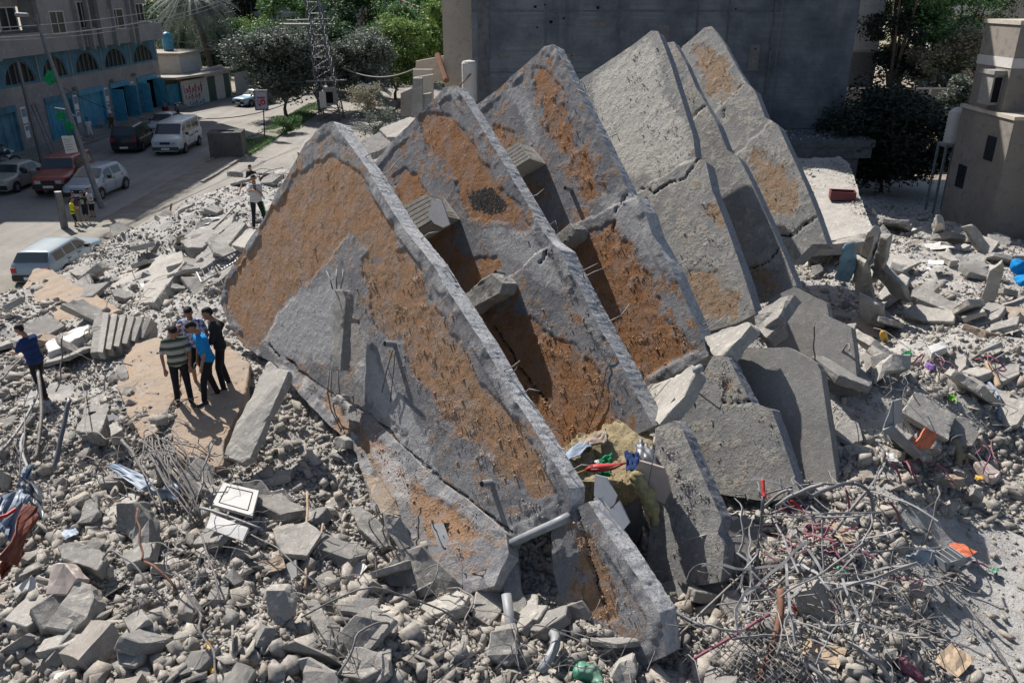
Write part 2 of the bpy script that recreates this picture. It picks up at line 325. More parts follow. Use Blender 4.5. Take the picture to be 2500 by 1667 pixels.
# ------------------------------------------------------------------ big leaning floor slabs
def inpoly(px, poly):
    x = px[:, 0]; y = px[:, 1]; r = np.zeros(len(x), bool); n = len(poly)
    for i in range(n):
        x0, y0 = poly[i]; x1, y1 = poly[(i + 1) % n]
        if y0 == y1: continue
        c = ((y0 > y) != (y1 > y)) & (x < (x1 - x0) * (y - y0) / (y1 - y0) + x0); r ^= c
    return r
def nearest_on(poly, pts):
    best = np.full(len(pts), 1e9); q = pts.copy(); A = np.array(poly); B = np.roll(A, -1, 0)
    for a, b in zip(A, B):
        ab = b - a; L = (ab @ ab) or 1e-9
        t = np.clip(((pts - a) @ ab) / L, 0, 1); c = a + t[:, None] * ab; d = ((pts - c) ** 2).sum(1)
        m = d < best; best[m] = d[m]; q[m] = c[m]
    return q, np.sqrt(best)
def slab_mat(name, grey, grey2, orange, orange2, pale=(0.38, 0.37, 0.35), edge=(0.55, 0.54, 0.53)):
    n = NT(name); v = n.n('NewGeometry').outputs['Position']
    A = lambda k: n.n('Attribute', attribute_name=k).outputs['Fac']
    # scrape marks run along the fall line of the slabs
    sv = n.n('Mapping', {'Vector': v, 'Rotation': (0.2, 0.55, -0.95), 'Scale': (6.0, 6.0, 0.8)}).outputs[0]
    big = n.noise(v, 0.8, 8, 0.66); mid = n.noise(v, 3.2, 9, 0.7); fine = n.noise(v, 15, 8, 0.72); vf = n.noise(v, 48, 5, 0.75); scr = n.noise(sv, 1.6, 6, 0.7)
    g = n.mix(n.mr(big, 0.38, 0.6), grey, grey2); g = n.mix(n.math('MULTIPLY', n.mr(mid, 0.47, 0.66), 0.75), g, pale)
    g = n.mix(n.math('MULTIPLY', n.mr(scr, 0.5, 0.68), 0.5), g, tuple(x * 0.6 for x in grey)); g = n.mix(n.math('MULTIPLY', n.mr(fine, 0.52, 0.72), 0.55), g, tuple(x * 0.5 for x in grey))
    g = n.mix(n.math('MULTIPLY', n.mr(n.noise(v, 1.7, 6, 0.7), 0.55, 0.7), 0.45), g, (0.2, 0.15, 0.115))
    o = n.mix(n.mr(mid, 0.36, 0.6), orange, orange2); o = n.mix(n.math('MULTIPLY', n.mr(scr, 0.48, 0.66), 0.45), o, tuple(x * 0.55 for x in orange)); o = n.mix(n.math('MULTIPLY', n.mr(fine, 0.5, 0.66), 0.5), o, tuple(x * 0.6 for x in orange))
    o = n.mix(n.math('MULTIPLY', n.mr(n.noise(v, 2.3, 8, 0.78), 0.46, 0.6), 0.6), o, tuple((x + y) * .5 for x, y in zip(orange2, grey2)))
    nz = n.math('SUBTRACT', n.math('ADD', n.math('ADD', n.math('MULTIPLY', mid, 0.55), n.math('MULTIPLY', fine, 0.3)), n.math('MULTIPLY', big, 0.15)), 0.5)
    om = n.math('ADD', A('orange'), n.math('MULTIPLY', nz, 5.4))
    c = n.mix(n.mr(om, 0.3, 0.72), g, o)
    c = n.mix(n.math('MULTIPLY', n.mr(fine, 0.6, 0.66), 0.5), c, pale)
    pm = n.math('ADD', A('pale'), n.math('MULTIPLY', nz, 3.0)); c = n.mix(n.math('MULTIPLY', n.mr(pm, 0.5, 0.95), 0.85), c, pale)
    dm = n.math('ADD', A('dark'), n.math('MULTIPLY', n.math('SUBTRACT', fine, 0.5), 2.6)); c = n.mix(n.mr(dm, 0.6, 0.75), c, (0.045, 0.043, 0.04))
    lt = tuple(min(1, x * 1.25 + .03) for x in orange2); c = n.mix(n.mr(A('lump'), 0.3, 0.9), c, n.mix(n.math('MULTIPLY', A('orange'), 0.75), pale, lt))
    c = n.mix(A('edge'), c, n.mix(n.mr(fine, 0.4, 0.62), edge, tuple(x * 0.7 for x in edge)))
    c = n.mix(n.math('MULTIPLY', n.mr(vf, 0.4, 0.6), 0.42), c, n.mix(1.0, c, (0.52, 0.52, 0.54), 'MULTIPLY')); c = n.mix(n.math('MULTIPLY', n.mr(n.noise(v, 26, 6, 0.8), 0.56, 0.64), 0.35), c, pale)
    rough_ = n.math('ADD', 0.55, n.math('MULTIPLY', n.mr(mid, 0.45, 0.62), 0.9))
    h = n.math('ADD', n.math('MULTIPLY', mid, 0.3), n.math('MULTIPLY', n.math('MULTIPLY', fine, 0.8), rough_)); h = n.math('ADD', h, n.math('MULTIPLY', vf, 0.45))
    n.bump(h, 0.045, 1.0)
    return n.fin(c, 0.95, 0.08)
CRUMBS = []
def slab(name, label, cat, outline, p0, n, thick, mat, orange=(), dark=(), pale=(), rough=(), cracks=(), res=0.05, jag=0.02, amp=0.007, lump=0.05, rings=5, group=None, bow=0.0, step=()):
    n = Vector(n).normalized(); e1 = n.cross(Vector((0, 0, 1))).normalized(); e2 = n.cross(e1)
    p0 = Vector(p0); poly = []
    for u, v in outline:
        q = PPL(u, v, p0, n) - p0; poly.append(np.array((q.dot(e1), q.dot(e2))))
    dense = []
    for i in range(len(poly)):
        a, b = poly[i], poly[(i + 1) % len(poly)]; k = max(1, int(np.linalg.norm(b - a) / (res * 1.5)))
        for j in range(k): dense.append(a + (b - a) * j / k)
    dense = np.array(dense); d3 = np.stack([dense[:, 0], dense[:, 1], dense[:, 0] * 0 + 3.3], 1)
    dense = dense + jag * np.stack([fbm(d3, 1.6, 5, 2, 0.7) - 0.5, fbm(d3, 1.6, 5, 9, 0.7) - 0.5], 1) * 1.7
    lo = dense.min(0) - res; hi = dense.max(0) + res
    gx = np.arange(lo[0], hi[0], res); gy = np.arange(lo[1], hi[1], res); nx, ny = len(gx), len(gy)
    GX, GY = np.meshgrid(gx, gy); pts = np.stack([GX.ravel(), GY.ravel()], 1)
    i = np.arange((ny - 1) * (nx - 1)); r = i // (nx - 1); c = i % (nx - 1); a = r * nx + c
    F = np.stack([a, a + 1, a + nx + 1, a + nx], 1)
    cen = pts[F].mean(1); F = F[inpoly(cen, [tuple(q) for q in dense])]
    used = np.unique(F); mp = np.full(len(pts), -1); mp[used] = np.arange(len(used)); F = mp[F]; pts = pts[used]
    E = np.concatenate([F[:, [0, 1]], F[:, [1, 2]], F[:, [2, 3]], F[:, [3, 0]]]); key = E.min(1) * 10000000 + E.max(1)
    uq, inv, cnt = np.unique(key, return_inverse=True, return_counts=True); BE = E[cnt[inv] == 1]
    bv = np.unique(BE); qn, dd = nearest_on(dense, pts[bv]); pts[bv] = qn
    allq, dist = nearest_on(dense, pts) if len(pts) < 300000 else (pts, np.ones(len(pts)))
    N = np.array(n); E1 = np.array(e1); E2 = np.array(e2); W = np.array(p0) + pts[:, :1] * E1 + pts[:, 1:] * E2
    px = to_px(W); wr = lambda s, f: np.stack([fbm(W, f, 4, s) - 0.5, fbm(W, f, 4, s + 40) - 0.5], 1)
    def mask(polys, wamp=60, spread=9):
        m = np.zeros(len(W))
        if not polys: return m
        warp = px + wr(5, 0.9) * wamp + wr(7, 3.0) * wamp * 0.6
        for ox, oy in ((0, 0), (spread, 0), (-spread, 0), (0, spread), (0, -spread), (2.6 * spread, 0), (-2.6 * spread, 0), (0, 2.6 * spread), (0, -2.6 * spread)):
            q = warp + np.array([ox, oy]); k = np.zeros(len(W), bool)
            for pl in polys: k |= inpoly(q, pl)
            m += k / 9.0
        return m
    mo, md, mp_, mr_ = mask(orange), mask(dark, 30, 5), mask(pale, 40), mask(rough, 50); mo = np.maximum(mo, (0.30 if mat.name.startswith('floor_slab_underside') else 0.06 if orange else 0) * (1 - mp_))
    cl = fbm(W, 5.5, 4, 21, 0.65); cl2 = fbm(W, 12.0, 3, 23, 0.6); gate = np.clip((fbm(W, 0.8, 3, 31) - 0.44) * 6, 0, 1)
    lm = np.clip((cl - 0.50) * 5, 0, 1) * (0.35 + 0.65 * np.clip((cl2 - 0.4) * 4, 0, 1)) * np.clip(0.12 + 0.6 * mo * gate + mr_, 0, 1)
    inner = np.clip(dist / 0.12, 0.15, 1); rim = np.clip((0.24 - dist) / 0.03, 0, 1) * (mat.name.startswith('floor_slab_underside')) * np.clip((fbm(W, 1.8, 4, 88) - 0.46) * 7, 0, 1); mp_ = np.maximum(mp_, rim * .75); mo = mo * (1 - rim)
    h = amp * (fbm(W, 2.0, 5, 3, 0.6) - 0.5) * 3 + 0.03 * rim + lump * 0.22 * lm * inner - 0.018 * (mo > 0.5) * inner + 0.010 * (fbm(W, 14, 3, 6) - 0.5)
    for line in cracks:
        A = [np.array(q, float) for q in line]; cd = np.full(len(W), 1e9); wq = px + wr(50, 2.5) * 22
        for q0, q1 in zip(A[:-1], A[1:]):
            ab = q1 - q0; t = np.clip(((wq - q0) @ ab) / (ab @ ab), 0, 1); cd = np.minimum(cd, np.linalg.norm(wq - (q0 + t[:, None] * ab), axis=1))
        h -= 0.06 * (cd < 2.0); md = np.maximum(md, (cd < 2.0) * 1.0)
    for (sx0, sy0), (sx1, sy1), dh in step:
        sdist = ((px[:, 0] - sx0) * (sy1 - sy0) - (px[:, 1] - sy0) * (sx1 - sx0)) / math.hypot(sx1 - sx0, sy1 - sy0) + (fbm(W, 1.5, 3, 95) - .5) * 40
        h = h + dh * (sdist * (1 if sx1 < sx0 else -1) > 0) 
    if bow: h += bow * (pts[:, 1] / 3.0) ** 2
    FV = W + h[:, None] * N
    V = [FV]; FF = [F]; n0 = len(FV)
    idx = {int(q): k for k, q in enumerate(bv)}; nb = len(bv); be = np.array([[idx[int(a_)], idx[int(b_)]] for a_, b_ in BE])
    out = allq[bv] * 0; cen2 = pts.mean(0)
    for k in range(rings + 1):
        t = k / rings; base = FV[bv] if k == 0 else W[bv] - N * thick * t
        jt = (np.stack([fbm(base, 16, 3, 60, .7) - 0.5, fbm(base, 16, 3, 61, .7) - 0.5, fbm(base, 16, 3, 62, .7) - 0.5], 1)) * (0 if k == 0 else 0.035)
        V.append(base + jt)
        if k:
            s0 = n0 + (k - 1) * nb; s1 = n0 + k * nb
            FF.append(np.stack([be[:, 1] + s0, be[:, 0] + s0, be[:, 0] + s1, be[:, 1] + s1], 1))
    nv = n0 + (rings + 1) * nb
    bk = W - N * thick; V.append(bk); FF.append(F[:, ::-1] + nv)
    V = np.concatenate(V); FF = np.concatenate(FF); ne = (rings + 1) * nb; z1 = np.zeros(ne); z2 = np.zeros(len(bk))
    ed = np.concatenate([np.zeros(n0), np.ones(ne), z2])
    me = np_mesh(name, V, FF, {'orange': np.concatenate([mo, z1, z2]), 'dark': np.concatenate([md, z1, z2]), 'pale': np.concatenate([mp_, z1, z2]), 'lump': np.concatenate([lm * inner, z1, z2]), 'edge': ed})
    o = link_mesh(name, me, mat)
    if orange or rough:
        pr_ = (lm * (0.3 + mr_) + 0.006 + 0.06 * mr_) * np.clip((cl2 - 0.35) * 5, 0.02, 1) * inner
        CRUMBS.append((o, FV, N, pr_ / max(1e-9, pr_.sum()), mo, int(min(15000, pr_.sum() * 1.5 + 400)), res))
    return tag(o, label, cat, group)
NS = Vector((-0.63, -0.615, 0.31)).normalized(); P1 = PY(545, 720, 18.0)
def off(k): return P1 - NS * (2.6 * k)
g1 = (0.2, 0.198, 0.205); g2 = (0.31, 0.305, 0.305)
M['slab'] = slab_mat('floor_slab_underside', g1, g2, (0.4, 0.225, 0.12), (0.37, 0.235, 0.145), pale=(0.45, 0.44, 0.43), edge=(0.62, 0.61, 0.6))
M['slab_b'] = slab_mat('floor_slab_underside_brown', g1, g2, (0.41, 0.2, 0.09), (0.36, 0.19, 0.095), pale=(0.42, 0.41, 0.4), edge=(0.56, 0.55, 0.54))
M['slab_grey'] = slab_mat('grey_slab_underside', (0.25, 0.245, 0.235), (0.33, 0.32, 0.295), (0.36, 0.24, 0.15), (0.33, 0.235, 0.155), pale=(0.53, 0.5, 0.44), edge=(0.34, 0.345, 0.36))
GRP = 'floor slabs of the collapsed building leaning in a row'
slab('floor_slab', 'nearest and largest leaning slab, orange patched, with a broken post hanging on it', 'concrete slab',
 [(792,304),(815,297),(832,322),(905,425),(985,555),(1055,640),(1100,715),(1180,840),(1250,965),(1300,1040),(1345,1115),(1392,1195),(1388,1250),(1320,1290),(1240,1330),(1200,1400),(1120,1420),(1000,1400),(940,1290),(900,1200),(870,1090),(800,1015),(740,960),(700,905),(655,880),(600,850),(562,800),(540,742),(548,685),(575,640),(640,540),(700,430),(745,350)],
 P1, NS, 0.37, M['slab'],
 orange=[[(800,385),(850,400),(930,500),(965,600),(930,650),(850,560),(800,640),(740,700),(660,800),(600,850),(548,790),(548,700),(590,610),(680,480),(740,400)],
   [(905,620),(985,620),(1060,740),(1200,950),(1330,1150),(1370,1220),(1290,1230),(1200,1130),(1100,1050),(1010,920),(990,840),(920,800),(900,700)],
   [(842,760),(880,800),(900,900),(880,930),(845,880)],[(760,960),(830,1010),(880,1080),(930,1150),(1040,1250),(980,1260),(900,1160),(800,1050)],[(930,1000),(1000,1100),(985,1110),(930,1040)]],
 rough=[[(900,640),(1000,640),(1100,800),(1330,1130),(1380,1230),(1200,1330),(1080,1300),(1000,1120),(1050,1000),(960,850),(900,780)],[(700,950),(900,980),(1000,1200),(1080,1400),(950,1350),(850,1150)]],
 pale=[[(700,720),(820,660),(900,820),(1000,980),(1060,1120),(1120,1250),(1050,1260),(960,1080),(860,900),(700,880),(620,840)],[(850,1080),(920,1080),(960,1250),(900,1250)]],
 cracks=[[(700,880),(760,930),(900,1010),(1010,1110),(1150,1230),(1250,1300)],[(660,845),(682,872)]], res=0.033, lump=0.06, group=GRP)
slab('floor_slab', 'second leaning slab from the front, with two orange panels and a ribbed block', 'concrete slab',
 [(1085,215),(1112,210),(1145,262),(1230,400),(1300,520),(1336,578),(1348,590),(1376,610),(1402,665),(1450,758),(1490,830),(1530,900),(1568,975),(1602,1040),(1560,1060),(1450,1120),(1380,1180),(1250,1200),(1000,1000),(850,600),(905,408),(960,345),(1020,285)],
 off(1), NS, 0.37, M['slab_b'],
 orange=[[(1035,295),(1090,280),(1160,350),(1190,410),(1280,540),(1290,590),(1240,560),(1200,545),(1140,530),(1115,440),(1030,370)],[(945,425),(1000,400),(1070,500),(985,540)],[(1040,590),(1105,550),(1120,640),(1200,620),(1220,660),(1140,720),(1070,690)],
   [(1160,740),(1260,760),(1400,850),(1480,940),(1540,1040),(1420,1090),(1350,1110),(1250,970),(1160,820)]],
 rough=[[(1150,760),(1250,740),(1400,850),(1500,960),(1560,1050),(1380,1100),(1280,960)],[(1340,600),(1500,830),(1560,980),(1480,900),(1380,760)]],
 dark=[[(1140,470),(1200,450),(1240,500),(1230,530),(1180,520),(1150,510)]], pale=[[(1150,560),(1300,560),(1420,740),(1330,700),(1200,620)]],
 step=[((1352,598),(1150,735),.09)], cracks=[[(1210,790),(1260,870),(1320,960),(1340,985)],[(1345,600),(1330,640)]], res=0.036, lump=0.06, group=GRP)
slab('floor_slab', 'third leaning slab from the front, orange streak running down from its peak', 'concrete slab',
 [(1330,115),(1352,110),(1385,172),(1430,260),(1470,340),(1505,410),(1536,475),(1560,480),(1582,520),(1600,575),(1645,655),(1700,780),(1738,868),(1700,890),(1620,930),(1570,960),(1450,950),(1300,800),(1100,500),(1120,300),(1155,265),(1220,215),(1280,160)],
 off(2), NS, 0.37, M['slab_b'],
 orange=[[(1320,160),(1370,220),(1400,330),(1450,440),(1500,480),(1440,500),(1390,420),(1350,340),(1330,260),(1280,200)],[(1220,290),(1250,330),(1275,385),(1210,365),(1190,320)],
   [(1390,600),(1490,540),(1570,650),(1640,780),(1690,860),(1600,910),(1550,940),(1470,820),(1400,700)],[(1270,440),(1330,470),(1300,510)]],
 rough=[[(1290,170),(1380,220),(1480,450),(1400,480),(1330,330)],[(1180,280),(1260,300),(1300,450),(1230,450)],[(1380,560),(1500,540),(1600,700),(1700,870),(1560,940),(1450,780)]],
 pale=[[(1230,210),(1280,200),(1330,380),(1280,330)],[(1440,470),(1560,480),(1640,660),(1590,650),(1480,530)]],
 step=[((1550,486),(1385,565),.09)], cracks=[[(1535,478),(1510,515),(1505,570)]], res=0.04, lump=0.065, group=GRP)
NS4 = Vector((-0.62, -0.55, 0.42)).normalized()
slab('floor_slab', 'fourth leaning floor slab, pale grey rough plaster above and a jagged crack across its middle', 'concrete slab',
 [(1590,75),(1606,76),(1632,140),(1660,230),(1692,330),(1698,386),(1728,397),(1745,470),(1780,560),(1820,670),(1850,768),(1810,790),(1730,812),(1690,850),(1600,800),(1500,650),(1400,450),(1380,330),(1400,205),(1470,160),(1545,110)],
 off(3.0), NS4, 0.34, M['slab_grey'],
 orange=[[(1690,670),(1760,680),(1800,740),(1790,780),(1720,790),(1680,720)],[(1720,480),(1790,520),(1790,570),(1740,560)]],
 rough=[[(1540,110),(1600,120),(1650,300),(1690,420),(1600,440),(1560,330),(1530,240)],[(1450,240),(1530,280),(1540,330),(1470,320)],[(1690,500),(1760,480),(1810,560),(1750,700),(1700,780),(1690,640)]],
 pale=[[(1430,190),(1590,90),(1680,330),(1690,400),(1560,450),(1480,400)]],
 step=[((1708,394),(1560,470),.1)], cracks=[[(1705,395),(1680,440),(1640,450),(1600,475),(1565,462)],[(1580,490),(1610,560),(1640,640)]], res=0.042, lump=0.06, group=GRP)
slab('floor_slab', 'fifth leaning slab, plain grey and narrow, wedged before the last one', 'concrete slab',
 [(1625,105),(1645,102),(1672,150),(1700,215),(1728,262),(1752,300),(1780,370),(1806,385),(1840,450),(1885,550),(1925,640),(1950,700),(1900,720),(1840,735),(1760,740),(1700,600),(1640,300),(1615,180)],
 off(3.75), NS4, 0.34, M['slab_grey'], orange=[[(1850,660),(1900,650),(1930,700),(1860,720)]],
 rough=[[(1790,470),(1850,500),(1890,620),(1830,600)],[(1640,130),(1700,240),(1690,260),(1650,200)]], step=[((1730,262),(1680,305),.1)], cracks=[[(1835,655),(1880,640),(1915,600)],[(1690,285),(1730,250)]], res=0.06, lump=0.07, group=GRP)
slab('floor_slab', 'last and farthest leaning floor slab, orange crust near its peak and lower right face', 'concrete slab',
 [(1720,68),(1737,64),(1770,110),(1800,165),(1824,205),(1845,222),(1872,290),(1905,310),(1935,375),(1965,440),(1998,520),(2025,600),(1990,600),(1950,640),(1900,640),(1800,500),(1700,300),(1650,170),(1665,115)],
 off(4.7), NS4, 0.34, M['slab_grey'],
 orange=[[(1690,120),(1740,105),(1790,180),(1800,230),(1740,250),(1700,200)],[(1850,360),(1910,400),(1965,500),(1940,560),(1890,520),(1850,440)]],
 rough=[[(1690,120),(1740,105),(1790,180),(1800,230),(1740,250),(1700,200)],[(1830,340),(1930,380),(1980,520),(1930,580),(1870,480)]], step=[((1828,206),(1765,262),.1),((1890,300),(1800,380),.08)], cracks=[[(1820,210),(1780,250),(1770,290)],[(2000,530),(1950,570),(1900,590)]], res=0.06, lump=0.08, group=GRP)
# lower broken parts of the same slabs
slab('slab_fragment', 'broken lower end of the nearest slab, with white tiles along its edge', 'concrete slab',
 [(1387,1247),(1437,1226),(1520,1350),(1614,1497),(1625,1600),(1520,1650),(1420,1620),(1385,1520),(1352,1400),(1345,1300)],
 P1 + NS * -0.05, NS, 0.38, M['slab'], orange=[[(1410,1290),(1450,1320),(1500,1440),(1520,1490),(1470,1510),(1400,1470),(1385,1420),(1440,1400),(1400,1340)]],
 rough=[[(1380,1270),(1480,1320),(1560,1480),(1500,1540),(1390,1470)]], cracks=[[(1410,1250),(1440,1380),(1470,1480)]], res=0.035, lump=0.06)
slab('slab_fragment', 'short brown wall stub below the tiled slab end, at the bottom edge of the picture', 'concrete slab',
 [(1480,1520),(1560,1530),(1590,1600),(1600,1680),(1560,1760),(1450,1760),(1470,1640)], P1 + NS * -0.45, NS, 0.3, M['slab'], orange=[[(1490,1540),(1530,1560),(1530,1640),(1490,1620)]], res=0.04, lump=0.03)
slab('slab_fragment', 'narrow broken slab end with a round drain hole, standing behind the green flag', 'concrete slab',
 [(1603,1042),(1648,1026),(1668,1052),(1762,1268),(1752,1300),(1770,1332),(1760,1420),(1640,1440),(1575,1400),(1590,1250)],
 off(1.0), NS4, 0.34, M['slab_grey'], rough=[[(1610,1050),(1650,1080),(1740,1260),(1700,1280),(1640,1140)]], dark=[[(1634,1112),(1642,1108),(1650,1116),(1644,1126),(1634,1122)]], res=0.04, lump=0.03)
slab('slab_fragment', 'cracked slab end standing right of the narrow slab with the drain hole', 'concrete slab',
 [(1740,868),(1777,872),(1835,984),(1885,998),(1955,1205),(1880,1225),(1780,1210),(1660,1190),(1620,1060),(1690,960)],
 off(1.8), NS4, 0.34, M['slab_grey'], orange=[[(1770,900),(1800,930),(1790,960),(1765,950)]], rough=[[(1740,880),(1800,900),(1830,980),(1760,960)],[(1840,1000),(1900,1040),(1910,1120)]], cracks=[[(1745,975),(1790,985),(1835,980)]], res=0.045, lump=0.035)
slab('wall_panel', 'large smooth grey wall panel with a pointed top, its left half shaded', 'concrete slab',
 [(1795,850),(1925,848),(1992,885),(2004,905),(2047,1205),(1975,1215),(1890,1120),(1790,1030),(1785,930)],
 off(2.2), NS4, 0.28, M['conc_sm'], res=0.06, jag=0.02, amp=0.006, lump=0)
slab('wall_panel', 'smaller smooth grey wall panel behind the large one, with a sloping top edge', 'concrete slab',
 [(1988,798),(2012,768),(2078,797),(2097,965),(2040,965),(1990,935)],
 off(2.8), NS4, 0.26, M['conc_sm'], res=0.06, jag=0.02, amp=0.006, lump=0)
slab('wall_panel', 'dark grey panel in the shade below the peaked slabs, left of the smooth panels', 'concrete slab',
 [(1880,730),(1940,700),(2020,740),(2035,900),(2000,990),(1900,900),(1850,800)], off(3.4), NS4, 0.26, M['conc_sm'], res=0.08, jag=0.05, amp=0.02, lump=0)
slab('wall_panel', 'low broken wall panel lying in shadow at the foot of the drain hole slab', 'concrete slab',
 [(1590,1430),(1700,1400),(1760,1405),(1790,1440),(1760,1500),(1690,1520),(1620,1490)], P(1680, 1460, 0.9), (-0.3, -0.5, 0.8), 0.3, M['conc_sm'], res=0.05, jag=0.04, amp=0.01, lump=0)

PB = PPL(1000, 1105, P1 + NS * 0.06, NS)
slab('slab_fragment', 'lower broken skirt of the nearest slab, bent outward below the long crack', 'concrete slab',
 [(668,880),(745,912),(830,965),(905,1010),(975,1085),(1060,1165),(1150,1225),(1235,1300),(1245,1350),(1210,1430),(1110,1460),(1000,1400),(950,1330),(915,1290),(900,1200),(872,1110),(840,1070),(790,1020),(735,965)],
 PB, Vector((-0.5, -0.5, 0.72)), 0.3, M['slab'],
 orange=[[(740,930),(840,985),(900,1060),(880,1100),(800,1030)],[(880,1040),(960,1100),(990,1200),(930,1200)],[(980,1170),(1100,1230),(1180,1300),(1060,1330)]],
 rough=[[(750,930),(900,1010),(1000,1120),(1180,1270),(1150,1380),(1000,1290),(880,1100)]], pale=[[(900,1060),(990,1130),(1000,1230),(930,1200)]], res=0.036, lump=0.06, jag=0.05)
# ------------------------------------------------------------------ rubble: lumps of broken concrete
def hull_proto(seed, kind, sub=0):
    r = random.Random(seed); bm = bmesh.new()
    if kind == 'lump':
        ax = (r.uniform(.9, 1.15), r.uniform(.6, 1), r.uniform(.5, .85))
        for k in range(7 if not sub else 12):
            v = Vector((r.gauss(0, 1), r.gauss(0, 1), r.gauss(0, 1))).normalized() * r.uniform(0.36, 0.55); bm.verts.new((v.x * ax[0], v.y * ax[1], v.z * ax[2]))
    elif kind == 'block':
        a, b, c = r.uniform(.4, .5), r.uniform(.25, .42), r.uniform(.15, .3)
        for sx in (-1, 1):
            for sy in (-1, 1):
                for sz in (-1, 1):
                    bm.verts.new((sx * a * r.uniform(.55, 1), sy * b * r.uniform(.6, 1), sz * c * r.uniform(.7, 1)))
    elif kind == 'shard':
        for k in range(12):
            w = r.uniform(0, 6.283); q = r.uniform(.3, .5); bm.verts.new((math.cos(w) * q, math.sin(w) * q * .75, r.choice((-1, 1)) * r.uniform(.055, .075)))
    elif kind == 'tile':
        for x, y in ((-.5, -.4), (.5, -.42), (.46, .3), (.1, .42), (-.45, .35)):
            for z in (-.03, .03): bm.verts.new((x, y, z))
    elif kind == 'bar':
        [bm.verts.new((sx * r.uniform(.38, .5), sy * r.uniform(.08, .15), sz * r.uniform(.05, .1))) for sx in (-1, 1) for sy in (-1, 1) for sz in (-1, 1)]
    res = bmesh.ops.convex_hull(bm, input=bm.verts[:])
    gone = [g for g in res['geom_interior'] if isinstance(g, bmesh.types.BMVert)]
    bmesh.ops.delete(bm, geom=gone, context='VERTS')
    loose = [v for v in bm.verts if not v.link_faces]; bmesh.ops.delete(bm, geom=loose, context='VERTS')
    if sub:
        bmesh.ops.triangulate(bm, faces=bm.faces[:])
        bmesh.ops.subdivide_edges(bm, edges=bm.edges[:], cuts=sub, use_grid_fill=True)
        bmesh.ops.triangulate(bm, faces=bm.faces[:]); off_ = Vector((seed * 3.1, seed, 0))
        for v in bm.verts:
            n_ = v.co.normalized(); f = mnoise.fractal(v.co * 5 + off_, 0.9, 2.2, 4); f2 = mnoise.noise(v.co * 2.2 + off_)
            k_ = 0.045 if kind in ('lump', 'block') else 0.012
            v.co += n_ * (f * k_ + f2 * k_) 
    bmesh.ops.recalc_face_normals(bm, faces=bm.faces[:])
    bmesh.ops.triangulate(bm, faces=bm.faces[:])
    me = bpy.data.meshes.new(kind); bm.to_mesh(me); bm.free(); return me
def proto_arrays(me):
    v = np.zeros(len(me.vertices) * 3, np.float32); me.vertices.foreach_get('co', v)
    f = np.zeros(len(me.polygons) * 3, np.int32); me.polygons.foreach_get('vertices', f)
    return v.reshape(-1, 3), f.reshape(-1, 3)
def rot_mats(n, flat=0.0):
    e = rng.uniform(0, 2 * np.pi, (n, 3)); e[:, 1] = rng.normal(0, 1, n) * (1 - flat) + 0; e[:, 0] = rng.normal(0, 1, n) * (1 - flat)
    ca, cb, cc = np.cos(e).T; sa, sb, sc_ = np.sin(e).T; R = np.zeros((n, 3, 3))
    R[:, 0, 0] = cc * cb; R[:, 0, 1] = cc * sb * sa - sc_ * ca; R[:, 0, 2] = cc * sb * ca + sc_ * sa
    R[:, 1, 0] = sc_ * cb; R[:, 1, 1] = sc_ * sb * sa + cc * ca; R[:, 1, 2] = sc_ * sb * ca - cc * sa
    R[:, 2, 0] = -sb; R[:, 2, 1] = cb * sa; R[:, 2, 2] = cb * ca
    return R
def scatter_mesh(name, protos, pos, size, mat, flat=0.3, squash=None):
    Vs, Fs, b = [], [], 0; which = rng.integers(0, len(protos), len(pos)); R = rot_mats(len(pos), flat)
    for k, me in enumerate(protos):
        v, f = proto_arrays(me); s = which == k; n = s.sum()
        if not n: continue
        S = size[s][:, None] * (1 + rng.uniform(-.25, .25, (n, 3)))
        w = np.einsum('nij,nkj->nki', R[s], v[None] * S[:, None, :]) + pos[s][:, None, :]
        Vs.append(w.reshape(-1, 3)); Fs.append((f[None] + (np.arange(n) * len(v))[:, None, None]).reshape(-1, 3) + b); b += n * len(v)
    return link_mesh(name, np_mesh(name, np.concatenate(Vs), np.concatenate(Fs)), mat)
def rubble_density(x, y, z):
    edge = np.clip((z - 0.0) * 3, 0, 1)
    sand = np.clip((x - 5.9) / 0.8, 0, 1) * np.clip((12.6 - y) / 1.0, 0, 1)
    soft = fbm(np.stack([x, y, x * 0], 1), 0.55, 4, 77)
    return edge * (1 - 0.93 * sand) * np.clip((soft - 0.3) * 4, 0.6, 1)
def sample_field(n, lim=None, margin=260):
    u = rng.uniform(-margin, 2500 + margin, n * 2); v = rng.uniform(330, 1667 + margin, n * 2)
    dx = (u - 1250) / FPX; dy = (833.5 - v) / FPX; d = np.stack([dx, _c + dy * _s, -_s + dy * _c], 1)
    z = np.full(len(u), 1.4)
    for k in range(2):
        t = (z - CAM_H) / d[:, 2]; x = d[:, 0] * t; y = d[:, 1] * t; z = base_h(x, y)
    ok = ((x + 10.25) ** 2 + (y - 15.9) ** 2 > .3) & (y > 3.2) & (y < 40) & (d[:, 2] < -0.1) & (x < 26) & (x > -20)
    x, y = x[ok], y[ok]; z = H3(x, y); keep = rng.uniform(0, 1, len(x)) < rubble_density(x, y, z)
    if lim: keep &= lim(x, y)
    return np.stack([x, y, z], 1)[keep][:n]
lo_protos = [hull_proto(i, k) for i, k in enumerate(['lump', 'block', 'block', 'block', 'block', 'shard', 'shard', 'lump', 'block', 'bar'])]
pos = sample_field(190000); sz = 0.023 / rng.uniform(0.03, 1, len(pos)) ** 0.5 * (0.7 + pos[:, 1] / 30); sz = np.clip(sz, 0.018, 0.13)
pos[:, 2] += sz * 0.12
tag(scatter_mesh('rubble_gravel', lo_protos, pos, sz, M['chunk_i'], 0.2), kind='stuff', label='fine grey crushed concrete and gravel covering the whole rubble field')
